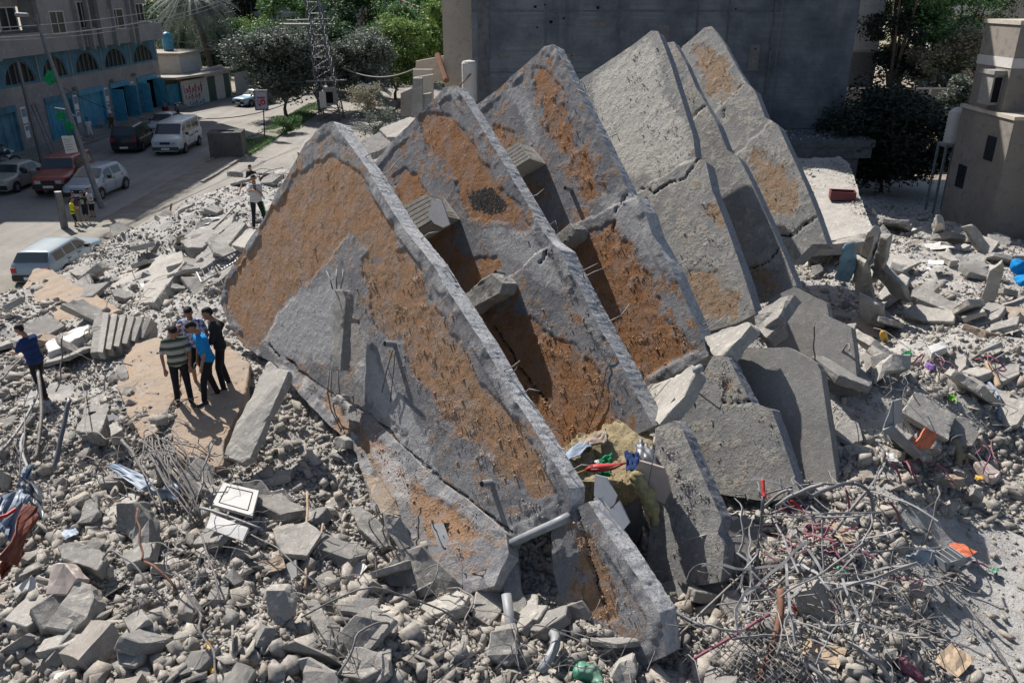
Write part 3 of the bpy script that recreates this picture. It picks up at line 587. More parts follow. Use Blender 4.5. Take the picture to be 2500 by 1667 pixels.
md_protos = [hull_proto(30 + i, k, 0) for i, k in enumerate(['block', 'lump', 'block', 'block', 'shard', 'lump', 'bar', 'block', 'shard', 'shard', 'block', 'tile', 'block', 'lump', 'block', 'shard'])]
pos = sample_field(34000); sz = 0.092 / rng.uniform(0.04, 1, len(pos)) ** 0.5; sz = np.clip(sz, 0.09, 0.4); pos[:, 2] += sz * 0.12
tag(scatter_mesh('broken_concrete', md_protos, pos, sz, M['chunk_i'], 0.3), kind='stuff', label='fist to head sized lumps of broken grey concrete heaped over the field')
# the larger lumps, one object each
ADJ = {'lump': 'rounded lump of broken concrete', 'block': 'squared piece of broken concrete', 'shard': 'flat shard of broken concrete', 'bar': 'long splinter of broken concrete', 'tile': 'broken piece of floor tile'}
hi = {k: [hull_proto(60 + 10 * j + i, k, 2 if k != 'tile' else 0) for i in range(4 if k != 'tile' else 2)] for j, k in enumerate(['lump', 'block', 'shard', 'bar', 'tile'])}
for k, l in hi.items():
    for me in l: me.materials.append(M['chunk'] if k != 'tile' else M['white'])
def zone(p):
    u, v = to_px([p])[0]
    if v > 1330: return ('at the bottom left corner' if u < 420 else 'in the lit rubble below the white panel' if u < 850 else 'below the nearest slab and its grey pipe' if u < 1320 else 'around the tiled slab end at the bottom' if u < 1640 else 'beside the tangled metal strips' if u < 2080 else 'at the edge of the sandy clearing')
    if v > 1000: return ('near the crumpled car panel' if u < 420 else 'in front of the four men' if u < 700 else 'under the lower edge of the nearest slab' if u < 1300 else 'between the standing slab ends' if u < 1850 else 'near the metal box with a red side' if u < 2300 else 'on the right edge of the debris')
    if v > 780: return ('around the man in the navy shirt' if u < 280 else 'behind the four men' if u < 700 else 'beneath the leaning slabs' if u < 1900 else 'in the debris right of the smooth panels')
    if v > 560: return ('beside the pale blue estate car' if u < 560 else 'beneath the leaning slabs' if u < 1900 else 'among the standing blocks on the right')
    return 'along the edge of the road' if u < 900 else 'on the shaded ground by the tower'
SIZEW = lambda s: 'small ' if s < 0.34 else 'medium ' if s < 0.5 else 'large '
pos = sample_field(700, None, 60); pos = pos[rng.permutation(len(pos))]
placed = []; NCH = 285
MEN = [P(450, 985, 2.0), P(520, 975, 2.0), P(553, 945, 2.0), P(112, 972, 1.3)]
for q in pos:
    if len(placed) >= NCH: break
    q = Vector(q); s = min(0.85, 0.34 / random.uniform(0.1, 1) ** 0.42)
    if q.y > 24 and q.x < -9: s *= 0.8
    if any((q - m_).length < 0.9 for m_ in MEN) or any((q - a).length < (s + b) * 0.35 for a, b in placed): continue
    kd = random.choices(['lump', 'block', 'shard', 'bar', 'tile'], [5, 5, 3, 2, 1.3])[0]
    if kd == 'tile': s = min(s, 0.34)
    me = random.choice(hi[kd]); o = bpy.data.objects.new({'lump': 'concrete_lump', 'block': 'concrete_block', 'shard': 'concrete_shard', 'bar': 'concrete_splinter', 'tile': 'tile_piece'}[kd], me); COL.objects.link(o)
    o.location = (q.x, q.y, q.z + s * (0.14 if kd in ('lump', 'block') else 0.09)); o.scale = (s * random.uniform(.85, 1.2), s * random.uniform(.8, 1.1), s * random.uniform(.8, 1.1))
    o.rotation_euler = (random.gauss(0, .5), random.gauss(0, .5), random.uniform(0, 6.28))
    z_ = zone(q); tag(o, SIZEW(s) + ADJ[kd] + ' ' + z_, 'rubble piece', SIZEW(s).strip() + ' ' + kd + 's ' + z_)
    placed.append((q, s))
# ------------------------------------------------------------------ shaped pieces: slabs, beams, blocks measured one by one
def rough_piece(name, label, cat, pts, t, mat, step=0.12, amp=0.022, parent=None, group=None, up=None, smoothsh=False):
    vs = [P(p[0], p[1], p[2] + .12) if abs(p[0]) > 25 else Vector(p) for p in pts]
    nrm = Vector((0, 0, 0)); c = sum(vs, Vector()) / len(vs)
    for a, b in zip(vs, vs[1:] + vs[:1]): nrm += (a - c).cross(b - c)
    nrm.normalize()
    if nrm.dot(Vector((0, 0, CAM_H)) - c) < 0: nrm = -nrm
    bm = bmesh.new(); top = [bm.verts.new(v) for v in vs]; bot = [bm.verts.new(v - nrm * t) for v in vs]; n = len(vs)
    bm.faces.new(top); bm.faces.new(bot[::-1])
    for i in range(n): bm.faces.new((top[i], bot[i], bot[(i + 1) % n], top[(i + 1) % n]))
    bmesh.ops.recalc_face_normals(bm, faces=bm.faces[:])
    if amp > 0.004: bmesh.ops.bevel(bm, geom=bm.edges[:], offset=min(0.012, t * 0.2), segments=1, affect='EDGES')
    bmesh.ops.triangulate(bm, faces=bm.faces[:])
    for k in range(6):
        long = [e for e in bm.edges if e.calc_length() > step]
        if not long or len(bm.verts) > 9000: break
        bmesh.ops.subdivide_edges(bm, edges=long, cuts=1); bmesh.ops.triangulate(bm, faces=[f for f in bm.faces if len(f.verts) > 3])
    bm.normal_update(); nv = [(v, v.normal.copy()) for v in bm.verts]
    for v, nn in nv:
        f = mnoise.fractal(v.co * 2.3, 0.8, 2.1, 4); edgey = 1.0 if abs(nn.dot(nrm)) > 0.98 else 2.6
        v.co += nn * f * amp * edgey
    me = bpy.data.meshes.new(name); bm.to_mesh(me); bm.free()
    o = link_mesh(name, me, mat, parent)
    return tag(o, label, cat, group) if parent is None else o
C_, L_, S_ = 'conc', 'conc_lt', 'sandc'
PIECES = [
 ('concrete_beam', 'long dark beam with a shaded channel lying between the estate car and the papers slab', 'beam', [(418,546,.9),(430,568,.9),(300,618,.8),(195,665,.7),(158,668,.7),(262,600,.75)], .35, C_),
 ('slab_piece', 'long flat slab with white papers scattered on it, left of the nearest leaning slab', 'concrete slab', [(441,588,1.7),(506,525,1.6),(572,522,1.9),(566,543,2.0),(494,604,1.9),(456,604,1.8)], .4, C_),
 ('slab_piece', 'big smooth tilted slab with a thick raised edge, below the papers slab', 'concrete slab', [(268,703,.9),(313,638,.8),(360,629,1.0),(443,615,1.75),(450,640,1.8),(376,737,1.75),(340,740,1.3),(298,733,1.0)], .5, L_),
 ('slab_piece', 'orange patched slab lying between the estate car and the stair blocks', 'concrete slab', [(84,655,.8),(119,655,.9),(298,757,1.4),(226,784,1.2),(143,793,1.0),(78,775,.9),(45,735,.7),(58,695,.7)], .35, S_),
 ('slab_piece', 'long whitish weathered piece lying left of the stair blocks', 'concrete slab', [(113,841,1.4),(190,796,1.45),(215,793,1.5),(219,808,1.55),(146,850,1.5),(119,860,1.45)], .25, 'white'),
 ('slab_piece', 'large orange dusted slab under the four men, left half', 'concrete slab', [(428,826,1.95),(380,822,1.85),(330,838,1.8),(300,878,1.8),(288,945,1.8),(318,1020,1.8),(352,1085,1.75),(392,1040,1.8),(437,945,1.95),(440,880,2.0)], .4, S_),
 ('slab_piece', 'large orange dusted slab the four men stand on, with their shadows across it', 'concrete slab', [(445,850,2.03),(560,845,2.1),(610,890,2.1),(592,985,1.98),(545,1080,1.85),(545,1135,1.75),(500,1148,1.7),(432,1115,1.75),(418,1045,1.82),(440,960,1.98)], .45, S_),
 ('plank_beam', 'long flat concrete plank leaning against the nearest slab, crossed by the shadows of the men', 'beam', [(655,882,3.0),(705,908,3.0),(612,1118,1.95),(590,1130,1.9),(542,1110,1.95),(560,1068,2.1)], .16, L_),
 ('slab_piece', 'smooth flat slab with a jagged lower end, left of the blue sheet', 'concrete slab', [(184,1052,1.65),(218,975,1.6),(262,955,1.65),(272,968,1.7),(258,1020,1.75),(243,1058,1.75)], .3, C_),
 ('concrete_block', 'squared grey block standing between the left slab and the wire bundle', 'concrete block', [(262,1035,2.0),(286,1028,2.0),(300,1048,2.0),(272,1064,2.0)], .22, L_),
 ('slab_piece', 'grey slab piece with a crack, lying level near the bottom left', 'concrete slab', [(140,1332,1.9),(172,1325,1.9),(245,1340,1.95),(259,1362,1.95),(238,1392,1.9),(150,1362,1.85)], .2, C_),
 ('slab_piece', 'upright grey slab with a notched foot, above the white block with holes', 'concrete slab', [(280,1300,1.9),(284,1228,2.3),(338,1226,2.4),(366,1268,2.2),(366,1340,1.95),(344,1362,1.9),(322,1350,1.9),(322,1318,1.9),(305,1300,1.9)], .22, C_),
 ('slab_piece', 'pale creamy hollow block slab with small round holes at its lower end', 'concrete slab', [(110,1530,1.95),(150,1478,2.1),(192,1420,2.2),(224,1424,2.2),(232,1450,2.2),(212,1505,2.1),(180,1540,1.95)], .32, L_),
 ('concrete_block', 'pinkish pale block leaning on the creamy hollow slab', 'concrete block', [(120,1448,2.1),(124,1376,2.35),(158,1374,2.4),(190,1412,2.3),(165,1450,2.1)], .25, 'pinktile'),
 ('concrete_block', 'clean rectangular beige block standing upright below the white panel', 'concrete block', [(648,1440,2.45),(694,1437,2.45),(714,1470,2.3),(704,1512,2.1),(680,1520,2.05),(652,1500,2.15)], .26, L_),
 ('slab_piece', 'dark broken slab piece left of the long curved wire', 'concrete slab', [(180,1278,1.9),(208,1222,2.0),(238,1208,2.1),(240,1250,2.0),(222,1275,1.9)], .12, C_),
 ('slab_piece', 'big flat slab with a pale painted strip, below the nearest slab', 'concrete slab', [(925,1398,2.0),(985,1342,2.2),(1030,1336,2.3),(1082,1385,2.1),(1130,1430,1.9),(1146,1480,1.8),(1100,1478,1.7),(1020,1450,1.8),(950,1425,1.9)], .2, C_),
 ('slab_piece', 'L shaped pale slab at the bottom edge below the flat painted slab', 'concrete slab', [(832,1622,2.0),(860,1578,2.1),(925,1588,2.1),(950,1608,2.1),(952,1640,2.0),(890,1690,1.8),(850,1660,1.9)], .16, L_),
 ('concrete_beam', 'rough squared beam lying toward the standing rebars', 'beam', [(848,1238,2.35),(882,1233,2.4),(948,1300,2.2),(955,1330,2.1),(928,1340,2.1),(878,1290,2.2)], .2, C_),
 ('plank_beam', 'smooth yellowish curved plank at the foot of the nearest slab', 'beam', [(885,1155,2.8),(925,1160,2.9),(968,1215,2.75),(978,1258,2.55),(935,1252,2.6),(905,1210,2.7)], .08, 'sandc'),
 ('plank_beam', 'grey plank continuing below the yellowish curved plank', 'beam', [(935,1252,2.4),(978,1258,2.4),(1012,1330,2.0),(980,1342,2.0),(945,1300,2.2)], .1, C_),
 ('concrete_beam', 'pale squared beam at the bottom edge left of the L shaped slab', 'beam', [(728,1610,2.2),(752,1603,2.2),(816,1640,2.1),(812,1668,2.0),(735,1632,2.1)], .2, L_),
 ('concrete_block', 'broken hollow block with raised mortar bars at the bottom left centre', 'concrete block', [(292,1572,2.0),(300,1560,2.05),(346,1558,2.05),(348,1610,1.95),(330,1628,1.9),(294,1618,1.9)], .22, C_),
 ('slab_piece', 'long narrow slab diagonal in the lit rubble below the beige block', 'concrete slab', [(748,1465,2.3),(776,1462,2.3),(820,1560,2.1),(812,1590,2.0),(778,1560,2.1)], .16, L_),
 ('slab_piece', 'flat round-ended slab just above the green bag', 'concrete slab', [(1200,1545,1.6),(1250,1530,1.7),(1268,1595,1.5),(1235,1625,1.4),(1190,1600,1.5)], .3, C_),
 ('concrete_lump', 'big white lump of concrete beside the green bag at the bottom', 'rubble piece', [(1490,1655,1.5),(1510,1615,1.65),(1545,1608,1.7),(1555,1640,1.6),(1530,1675,1.4)], .35, L_),
 ('concrete_column', 'cracked column with a grey pipe and exposed rebar running down its side', 'column', [(1222,1380,1.3),(1262,1370,1.35),(1285,1470,1.05),(1290,1560,.85),(1262,1575,.8),(1232,1480,1.0)], .28, C_),
 ('concrete_shelf', 'white topped concrete shelf with a grey pipe, below the third slab', 'concrete slab', [(1568,948,2.55),(1690,893,3.4),(1700,905,3.4),(1672,965,3.1),(1608,1036,2.6),(1592,1010,2.5)], .26, L_),
 ('concrete_shelf', 'pale triangular shelf below the fourth slab', 'concrete slab', [(1718,822,3.0),(1828,783,3.6),(1834,792,3.6),(1765,868,3.1),(1742,872,2.9)], .3, L_),
 ('concrete_shelf', 'debris covered shelf edge right of the pale triangular shelf', 'concrete slab', [(1850,762,3.0),(1925,722,3.5),(1940,722,3.5),(1898,775,3.2),(1870,800,2.9)], .24, C_),
 ('concrete_lump', 'rough broken beam end hanging under the fifth slab', 'rubble piece', [(1838,770,3.0),(1895,758,3.2),(1902,795,3.0),(1870,825,2.8),(1845,800,2.8)], .4, C_),
 ('concrete_block', 'thin standing slab leaning over the blue painted panel', 'concrete slab', [(2080,690,1.6),(2097,690,1.6),(2130,600,3.2),(2135,572,3.5),(2122,566,3.6),(2108,590,3.2)], .25, L_),
 ('concrete_block', 'standing slab with round holes, right of the blue painted panel', 'concrete slab', [(2126,690,1.6),(2140,690,1.6),(2160,640,2.6),(2166,585,3.3),(2150,582,3.3),(2140,610,2.9)], .2, C_),
 ('painted_panel', 'light blue painted wall piece standing between the thin slabs', 'wall piece', [(2040,682,1.8),(2050,640,2.5),(2062,600,3.1),(2088,592,3.2),(2092,640,2.5),(2072,690,1.7)], .1, 'bluepaint'),
 ('concrete_beam', 'long low beam with a brown wood edge on the right, below the standing blocks', 'beam', [(2228,706,1.7),(2248,698,1.75),(2372,760,1.5),(2370,774,1.4),(2356,777,1.4),(2226,722,1.6)], .3, C_),
 ('concrete_block', 'tall tilted grey column piece on the right edge of the debris', 'concrete block', [(2392,736,1.6),(2418,660,2.5),(2444,642,2.8),(2448,665,2.5),(2428,742,1.6)], .25, L_),
 ('hollow_block_row', 'row of hollow blocks tilted against the sky-blue shade at the right', 'concrete block', [(2354,553,2.3),(2376,548,2.4),(2418,602,1.7),(2412,618,1.5),(2400,620,1.5)], .25, L_),
 ('concrete_block', 'small squared stump standing on the ridge at the right', 'concrete block', [(2275,575,1.7),(2288,545,2.4),(2302,545,2.4),(2308,575,1.7)], .3, L_),
 ('slab_piece', 'brown edged wall piece leaning left of the low beam', 'concrete slab', [(2122,652,2.2),(2140,640,2.4),(2200,700,2.0),(2220,740,1.4),(2180,725,1.5)], .18, C_),
 ('slab_piece', 'pale panel standing in front of the brown edged wall piece', 'concrete slab', [(2080,625,2.6),(2112,642,2.6),(2130,715,1.4),(2130,740,1.2),(2088,716,1.4)], .15, L_),
 ('slab_piece', 'grey wedge slab at the foot of the pale standing panel', 'concrete slab', [(2095,715,1.9),(2158,750,1.7),(2158,800,1.0),(2105,805,.9)], .16, L_),
 ('slab_piece', 'thick curved slab piece with an arched underside on the right', 'concrete slab', [(2140,935,2.1),(2155,890,2.4),(2180,862,2.5),(2222,868,2.4),(2226,900,2.2),(2170,905,2.3)], .3, L_),
 ('concrete_block', 'white squared block lying on top of the debris at the right', 'concrete block', [(2262,842,2.0),(2302,832,2.05),(2312,848,2.0),(2276,862,1.95)], .18, 'white'),
 ('concrete_block', 'pale slab lying flat on the sandy slope at the far right', 'concrete slab', [(2385,1130,1.3),(2400,1120,1.3),(2442,1152,1.2),(2430,1168,1.2),(2418,1165,1.2)], .15, 'pinktile'),
 ('slab_piece', 'dusty flat roof slab strewn with stones, behind the last leaning slab', 'concrete slab', [(1940,388,2.8),(2048,383,2.8),(2075,400,2.7),(2100,480,2.6),(2133,565,2.4),(2120,590,2.2),(1960,600,2.0),(1925,480,2.4)], .4, L_),
 ('slab_piece', 'ribbed slab lying in the gap behind the two nearest peaks', 'concrete slab', [(865,352,3.6),(925,322,3.8),(958,352,3.4),(895,385,3.2)], .3, C_),
 ('slab_piece', 'grey slab lying at the road edge behind the nearest peak', 'concrete slab', [(725,372,.9),(745,338,1.0),(775,335,1.1),(760,380,1.2)], .25, C_),
 ('slab_piece', 'dark broken roof piece between the peaks and the garden wall', 'concrete slab', [(925,315,2.2),(1000,285,2.4),(1022,290,2.4),(985,335,2.2),(945,335,2.0)], .5, C_),
 ('slab_piece', 'bright flat slab lying next to the nearest slab, below the man in the white shirt', 'concrete slab', [(566,598,2.2),(606,558,2.4),(632,556,2.5),(598,606,2.4)], .2, L_),
 ('slab_piece', 'shaded flat slab under the raised edge of the big tilted slab', 'concrete slab', [(455,695,1.5),(540,620,2.0),(600,545,2.3),(570,540,2.2),(480,625,1.7),(440,690,1.4)], .2, C_),
]
M['bluepaint'] = plain('light_blue_painted_plaster', (0.17, 0.3, 0.4), 0.8, 0.2, var=0.4, sc=3, dust=0.5)
for nm, lb, ct, pts, t, mt in PIECES:
    um = sum(q[0] for q in pts) / len(pts); vm = sum(q[1] for q in pts) / len(pts); zm = sum(q[2] for q in pts) / len(pts)
    if (vm > 1150 or (um > 2100 and vm > 820)) and 'column' not in nm:
        z_ = zm
        for k in range(4): q = P(um, vm, z_); z_ = hz(q.x, q.y) + t * .7
        pts = [(u, v, z + z_ - zm + (.3 if 'plank' in nm else 0)) for u, v, z in pts]
    rough_piece(nm, lb, ct, pts, t, M[mt])
# broken plates of floor slab strewn over the pile
RG = [(160,470,560,740,40),(560,385,720,470,9),(0,700,260,900,12),(1990,560,2480,800,44),(60,1180,1120,1640,30),(1640,1130,1900,1480,9),(1990,820,2460,1180,26),(1180,1400,1500,1640,8)]
r_ = random.Random(21); npl = 0
for u0, v0, u1, v1, cnt in RG:
    for k in range(cnt):
        q = P(r_.uniform(u0, u1), r_.uniform(v0, v1), 1.4); z_ = hz(q.x, q.y)
        if any((q - m_).length < 1.5 for m_ in MEN) or z_ < .1: continue
        big = r_.uniform(.5, 1.25) * (.75 if v0 > 1100 else 1.0); nn = r_.randint(4, 6); a0 = r_.uniform(0, 6.28); el = r_.uniform(.45, .9)
        tilt = Vector((r_.gauss(0, .35), r_.gauss(0, .35), 1)).normalized(); e1 = tilt.cross(Vector((math.cos(a0), math.sin(a0), 0))).normalized(); e2 = tilt.cross(e1)
        c = Vector((q.x, q.y, z_ + r_.uniform(.08, .3))); pts = [c + e1 * math.cos(6.283 * j / nn + .4) * big * .62 * r_.uniform(.75, 1.15) + e2 * math.sin(6.283 * j / nn + .4) * big * .62 * el * r_.uniform(.75, 1.15) for j in range(nn)]
        zz = zone(c); o = rough_piece('slab_plate', 'tilted broken plate of floor slab ' + zz, 'concrete slab', [tuple(x) for x in pts], r_.uniform(.08, .22), M[r_.choice(['conc', 'conc', 'conc_lt', 'conc_lt', 'conc_sm', 'sandc' if r_.random() < .3 else 'conc'])], .13, .016, group='broken floor plates ' + zz)
def crumbs():
    cm = {'o': concrete('orange_plaster_crust', (0.42, 0.25, 0.14), (0.5, 0.33, 0.2), None, 4, .01, 20, rand=1, rand_cols=[(0, (.8, .8, .8)), (1, (1.15, 1.15, 1.15))], island=True), 'g': concrete('grey_plaster_crust', (0.34, 0.32, 0.3), (0.46, 0.44, 0.42), None, 4, .01, 20, rand=1, rand_cols=[(0, (.8, .8, .8)), (1, (1.15, 1.12, 1.1))], island=True)}
    for o, FV, N, pr, mo, n_, res in CRUMBS:
        if n_ < 20: continue
        i = rng.choice(len(FV), n_, p=pr); p_ = FV[i] + rng.normal(0, res * .5, (n_, 3)); sz = .015 / rng.uniform(.05, 1, n_) ** .45; p_ = p_ + N * (sz * .02)[:, None]
        if not np.isfinite(p_).all(): continue
        for key, m_ in (('o', mo[i] > .35), ('g', mo[i] <= .35)):
            if m_.sum() < 5: continue
            c = scatter_mesh('plaster_crust', lo_protos[:5] + [lo_protos[7]], p_[m_], sz[m_], cm[key], 0.0); c.parent = o; c['kind'] = 'stuff'
crumbs()
# stair flight broken on its side, and ribbed blocks still fixed to the slabs
def bar_between(b, p, q, w, h, up=Vector((0, 0, 1))):
    d = (q - p); L = d.length; x = d.normalized(); y = up.cross(x).normalized(); z = x.cross(y)
    Mx = Matrix((x, y, z)).transposed().to_4x4(); Mx.translation = p
    b.box(0, -w / 2, -h / 2, L, w / 2, h / 2, Mx)
st = empty('staircase', P(265, 850, 1.6), 0, 'broken stair flight lying on its side with pale step edges, left of the four men', 'stairs')
base = P(265, 850, 1.6)
for k in range(6):
    u0 = 252 + k * 20.5; u1 = 238 + k * 19.5
    rough_piece('step', None, None, [tuple(P(u0, 762 + k * 3, 2.15)) if 0 else (u0, 762 + k * 3, 2.1), (u0 + 14, 763 + k * 3, 2.1), (u1 + 13, 860 - k * 7, 1.75), (u1, 858 - k * 7, 1.75)], .2, M['conc_lt'], parent=st, amp=0.003)
rough_piece('stringer', None, None, [(228, 764, 1.95), (380, 785, 1.9), (352, 850, 1.6), (222, 862, 1.6)], .25, M['conc'], parent=st)
for o in st.children: o.matrix_parent_inverse = st.matrix_basis.inverted() if 0 else Matrix.Translation(-base)
st.location = base
def ribbed(label, pts, p0, k=7, depth=0.45):
    # a hollow block infill: ribs side by side, standing out of the slab face
    a, b, c, d = [PPL(u, v, p0, NS) for u, v in pts]   # a-b along the ribs' start edge
    g = MB()
    for i in range(k):
        t0, t1 = i / k, (i + 0.82) / k
        q0 = a.lerp(d, t0); q1 = a.lerp(d, t1); q2 = b.lerp(c, t1); q3 = b.lerp(c, t0)
        g.prism([q0 + NS * depth, q1 + NS * depth, q2 + NS * depth, q3 + NS * depth], NS * (-depth + 0.03))
    g.prism([a + NS * (depth - .03), d + NS * (depth - .03), c + NS * (depth - .03), b + NS * (depth - .03)], NS * (-depth))
    return tag(g.obj('ribbed_block', M['conc_lt']), label, 'concrete block')
ribbed('ribbed grey concrete block projecting from the second slab, with a broken tile plate on it', [(985,535),(1085,485),(1122,535),(1022,595)], off(1) + NS * .02, 6, .55)
ribbed('ribbed grey concrete block projecting between the second and third peaks', [(1238,400),(1300,360),(1332,400),(1265,440)], off(2) + NS * .02, 6, .55)
rough_piece('tile_plate', 'cracked grey tile plate lying on the ribbed block of the second slab', 'tile', [tuple(PPL(u, v, off(1) + NS * .66, NS)) for u, v in ((1043,525),(1055,492),(1078,488),(1098,548),(1082,556),(1060,546))], .03, M['tile'], amp=0.0)
rough_piece('beam_stub', 'long beam stub with brown crust projecting from the middle of the second slab', 'beam', [tuple(PPL(u, v, off(1) + NS * .5, NS)) for u, v in ((1118,728),(1200,668),(1228,690),(1222,715),(1135,762))], .5, M['conc'])
rough_piece('beam_stub', 'short beam stub in the notch between the second slab and the third slab', 'beam', [tuple(PPL(u, v, off(2) + NS * .5, NS)) for u, v in ((1342,585),(1392,545),(1405,560),(1402,580),(1372,600))], .5, M['conc'])
rough_piece('concrete_post', 'thin broken concrete post hanging on the nearest slab with rebars at both ends', 'post', [tuple(PPL(u, v, P1 + NS * .42, NS)) for u, v in ((815,708),(838,708),(845,730),(838,800),(832,905),(806,905),(808,830))], .2, M['conc'], amp=0.015)
def strew(label, pts, n_, s0):
    vs = [P(*q) for q in pts]; c = sum(vs, Vector()) / len(vs); out = []
    while len(out) < n_:
        i = random.randrange(len(vs)); a, b_ = vs[i], vs[(i + 1) % len(vs)]; r1, r2 = random.random(), random.random()
        if r1 + r2 > 1: r1, r2 = 1 - r1, 1 - r2
        q = c + (a - c) * r1 * .97 + (b_ - c) * r2 * .97
        if mnoise.noise(q * .9) + .3 * random.random() > .02: out.append(q)
    sz = s0 / rng.uniform(.03, 1, n_) ** .5
    tag(scatter_mesh('strewn_rubble', lo_protos, np.array([list(q) for q in out]), sz, M['chunk_i'], .3), label, kind='stuff')
strew('small stones strewn over the dusty flat roof slab', [(1945,392,2.95),(2045,388,2.95),(2072,402,2.85),(2098,480,2.75),(2128,560,2.55),(2115,585,2.35),(1962,595,2.15),(1930,480,2.55)], 900, .035)
strew('small stones on the slabs under the group of men', [(430,828,2.1),(300,880,1.95),(290,950,1.95),(360,1080,1.9),(500,1140,1.9),(545,1130,1.9),(590,985,2.13),(605,890,2.22),(560,848,2.22)], 420, .016)
strew('crumbled stones fallen on the lower skirt of the nearest slab', [(745,945,1.98),(870,1060,1.68),(980,1170,1.45),(1080,1300,1.2),(1060,1385,.98),(960,1330,.9),(880,1160,1.3)], 3200, .03)
strew('stones heaped against the foot of the tiled slab end', [(1325,1380,1.3),(1375,1500,1.3),(1450,1545,1.32),(1600,1565,1.3),(1520,1630,1.0),(1340,1580,1.0),(1290,1450,1.1)], 2200, .034)
# ------------------------------------------------------------------ buildings
M['plaster_gr'] = concrete('weathered_grey_plaster', (0.2, 0.195, 0.198), (0.3, 0.293, 0.29), (0.35, 0.335, 0.325), 0.5, 0.01, 10)
M['plaster_cr'] = concrete('cream_plaster', (0.42, 0.37, 0.31), (0.52, 0.47, 0.4), (0.36, 0.33, 0.3), 0.5, 0.008, 10)
M['plaster_be'] = concrete('beige_plaster', (0.2, 0.18, 0.16), (0.27, 0.243, 0.213), (0.17, 0.16, 0.15), 0.5, 0.008, 10)
M['plaster_w'] = concrete('white_plaster', (0.5, 0.48, 0.45), (0.58, 0.56, 0.53), (0.42, 0.4, 0.38), 0.4, 0.006, 10)
M['blue_wall'] = plain('faded_blue_plaster', (0.085, 0.2, 0.27), 0.85, 0.2, var=0.45, sc=1.2)
M['blue_door'] = plain('bright_blue_painted_metal', (0.05, 0.26, 0.4), 0.5, 0.4, var=0.35, sc=3)
M['dk_green'] = plain('dark_green_painted_metal', (0.03, 0.07, 0.06), 0.5, 0.4, var=0.3)
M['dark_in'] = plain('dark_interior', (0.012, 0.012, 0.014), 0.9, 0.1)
M['roofc'] = concrete('flat_roof_concrete', (0.3, 0.27, 0.23), (0.4, 0.36, 0.31), (0.22, 0.2, 0.18), 0.4, 0.01)
M['mint'] = plain('mint_green_plaster', (0.25, 0.48, 0.4), 0.8, 0.2)
M['grille'] = plain('window_grille_metal', (0.14, 0.14, 0.145), 0.6, 0.4)
BX = -31.0
apt = empty('apartment_building', (BX, 60, 0), 0, 'long grey apartment building with blue shop fronts and arches beside the shaded road', 'building')
def bchild(b, name, mat, parent, origin):
    o = b.obj(name, mat, parent); o.matrix_parent_inverse = Matrix.Translation(-Vector(origin)); return o
AO = (BX, 60, 0)
w = MB()
# ground storey wall with door openings left free
doors = [(39, 42.2), (44, 47.5), (49.3, 52.2), (55.6, 59.2), (60.1, 63.9), (65.1, 68.3), (70.0, 74.0)]
y = 30.0
for d0, d1 in doors:
    w.box(BX - 0.35, y, 0, BX, d0, 3.05); y = d1
w.box(BX - 0.35, y, 0, BX, 75.0, 3.05); w.box(BX - 0.35, 30, 3.05, BX, 75.0, 4.15)
w.box(BX - 14, 74.7, 0, BX - 0.35, 75.0, 6.0); w.box(BX - 14, 30, 0, BX - 13.7, 74.7, 6.0)
bchild(w, 'wall', M['plaster_gr'], apt, AO)
arches = [(46.4, 49.4), (51.85, 55.25), (56.2, 59.4), (60.6, 64.05), (65.1, 68.8), (70.2, 74.05)]
bw = MB()
def arch_pts(y0, y1, zb, zt, n=14):
    c = (y0 + y1) / 2; r = (y1 - y0) / 2
    return [(c + r * math.cos(math.pi * k / n), zb + (zt - zb) * math.sin(math.pi * k / n)) for k in range(n + 1)]
prev = 30.0
for y0, y1 in arches + [(75.0, 75.0)]:
    if y0 < 75: mid = None
    bw.box(BX - 0.3, prev, 4.15, BX + 0.005, y0, 6.0)
    if y0 < 75:
        pts = arch_pts(y0, y1, 4.3, 5.6); ring = [(y1, 4.3)] + pts[1:-1] + [(y0, 4.3)]
        poly = [Vector((BX + 0.005, y1, 6.0))] + [Vector((BX + 0.005, a, b)) for a, b in ring] + [Vector((BX + 0.005, y0, 6.0))]
        n_ = len(ring)
        for i in range(n_ - 1):
            (a0, b0), (a1, b1) = ring[i], ring[i + 1]
            bw.add([(BX + .005, a0, b0), (BX + .005, a1, b1), (BX + .005, a1, 6.0), (BX + .005, a0, 6.0), (BX - .3, a0, b0), (BX - .3, a1, b1)], [(0, 1, 2, 3), (0, 4, 5, 1)])
        bw.box(BX - .3, y0, 4.15, BX + .005, y1, 4.3)
    prev = y1
bchild(bw, 'blue_arcade_wall', M['blue_wall'], apt, AO)
for y0, y1 in arches:
    f = MB(); pts = arch_pts(y0 + .03, y1 - .03, 4.3, 5.57)
    for (a0, b0), (a1, b1) in zip(pts[:-1], pts[1:]): f.tube([(BX - .06, a0, b0), (BX - .06, a1, b1)], .05, 4)
    n_ = 5
    for k in range(1, n_):
        yy = y0 + (y1 - y0) * k / n_; zt = 4.3 + 1.27 * math.sqrt(max(0, 1 - ((yy - (y0 + y1) / 2) / ((y1 - y0) / 2)) ** 2)); f.box(BX - .08, yy - .03, 4.3, BX - .03, yy + .03, zt)
    wo_ = bchild(f, 'window', M['grille'], apt, AO)
    g = MB(); g.add([(BX - .12, a, b) for a, b in pts], [tuple(range(len(pts)))]); bchild(g, 'pane', M['winglass'], wo_, (0, 0, 0)).matrix_parent_inverse = Matrix.Identity(4)
for yy in (50.6, 55.7, 60.0, 64.55, 69.5, 74.6):
    q = MB(); q.box(BX, yy - .07, 4.15, BX + .06, yy + .07, 6.0); bchild(q, 'pilaster', M['plaster_gr'], apt, AO)
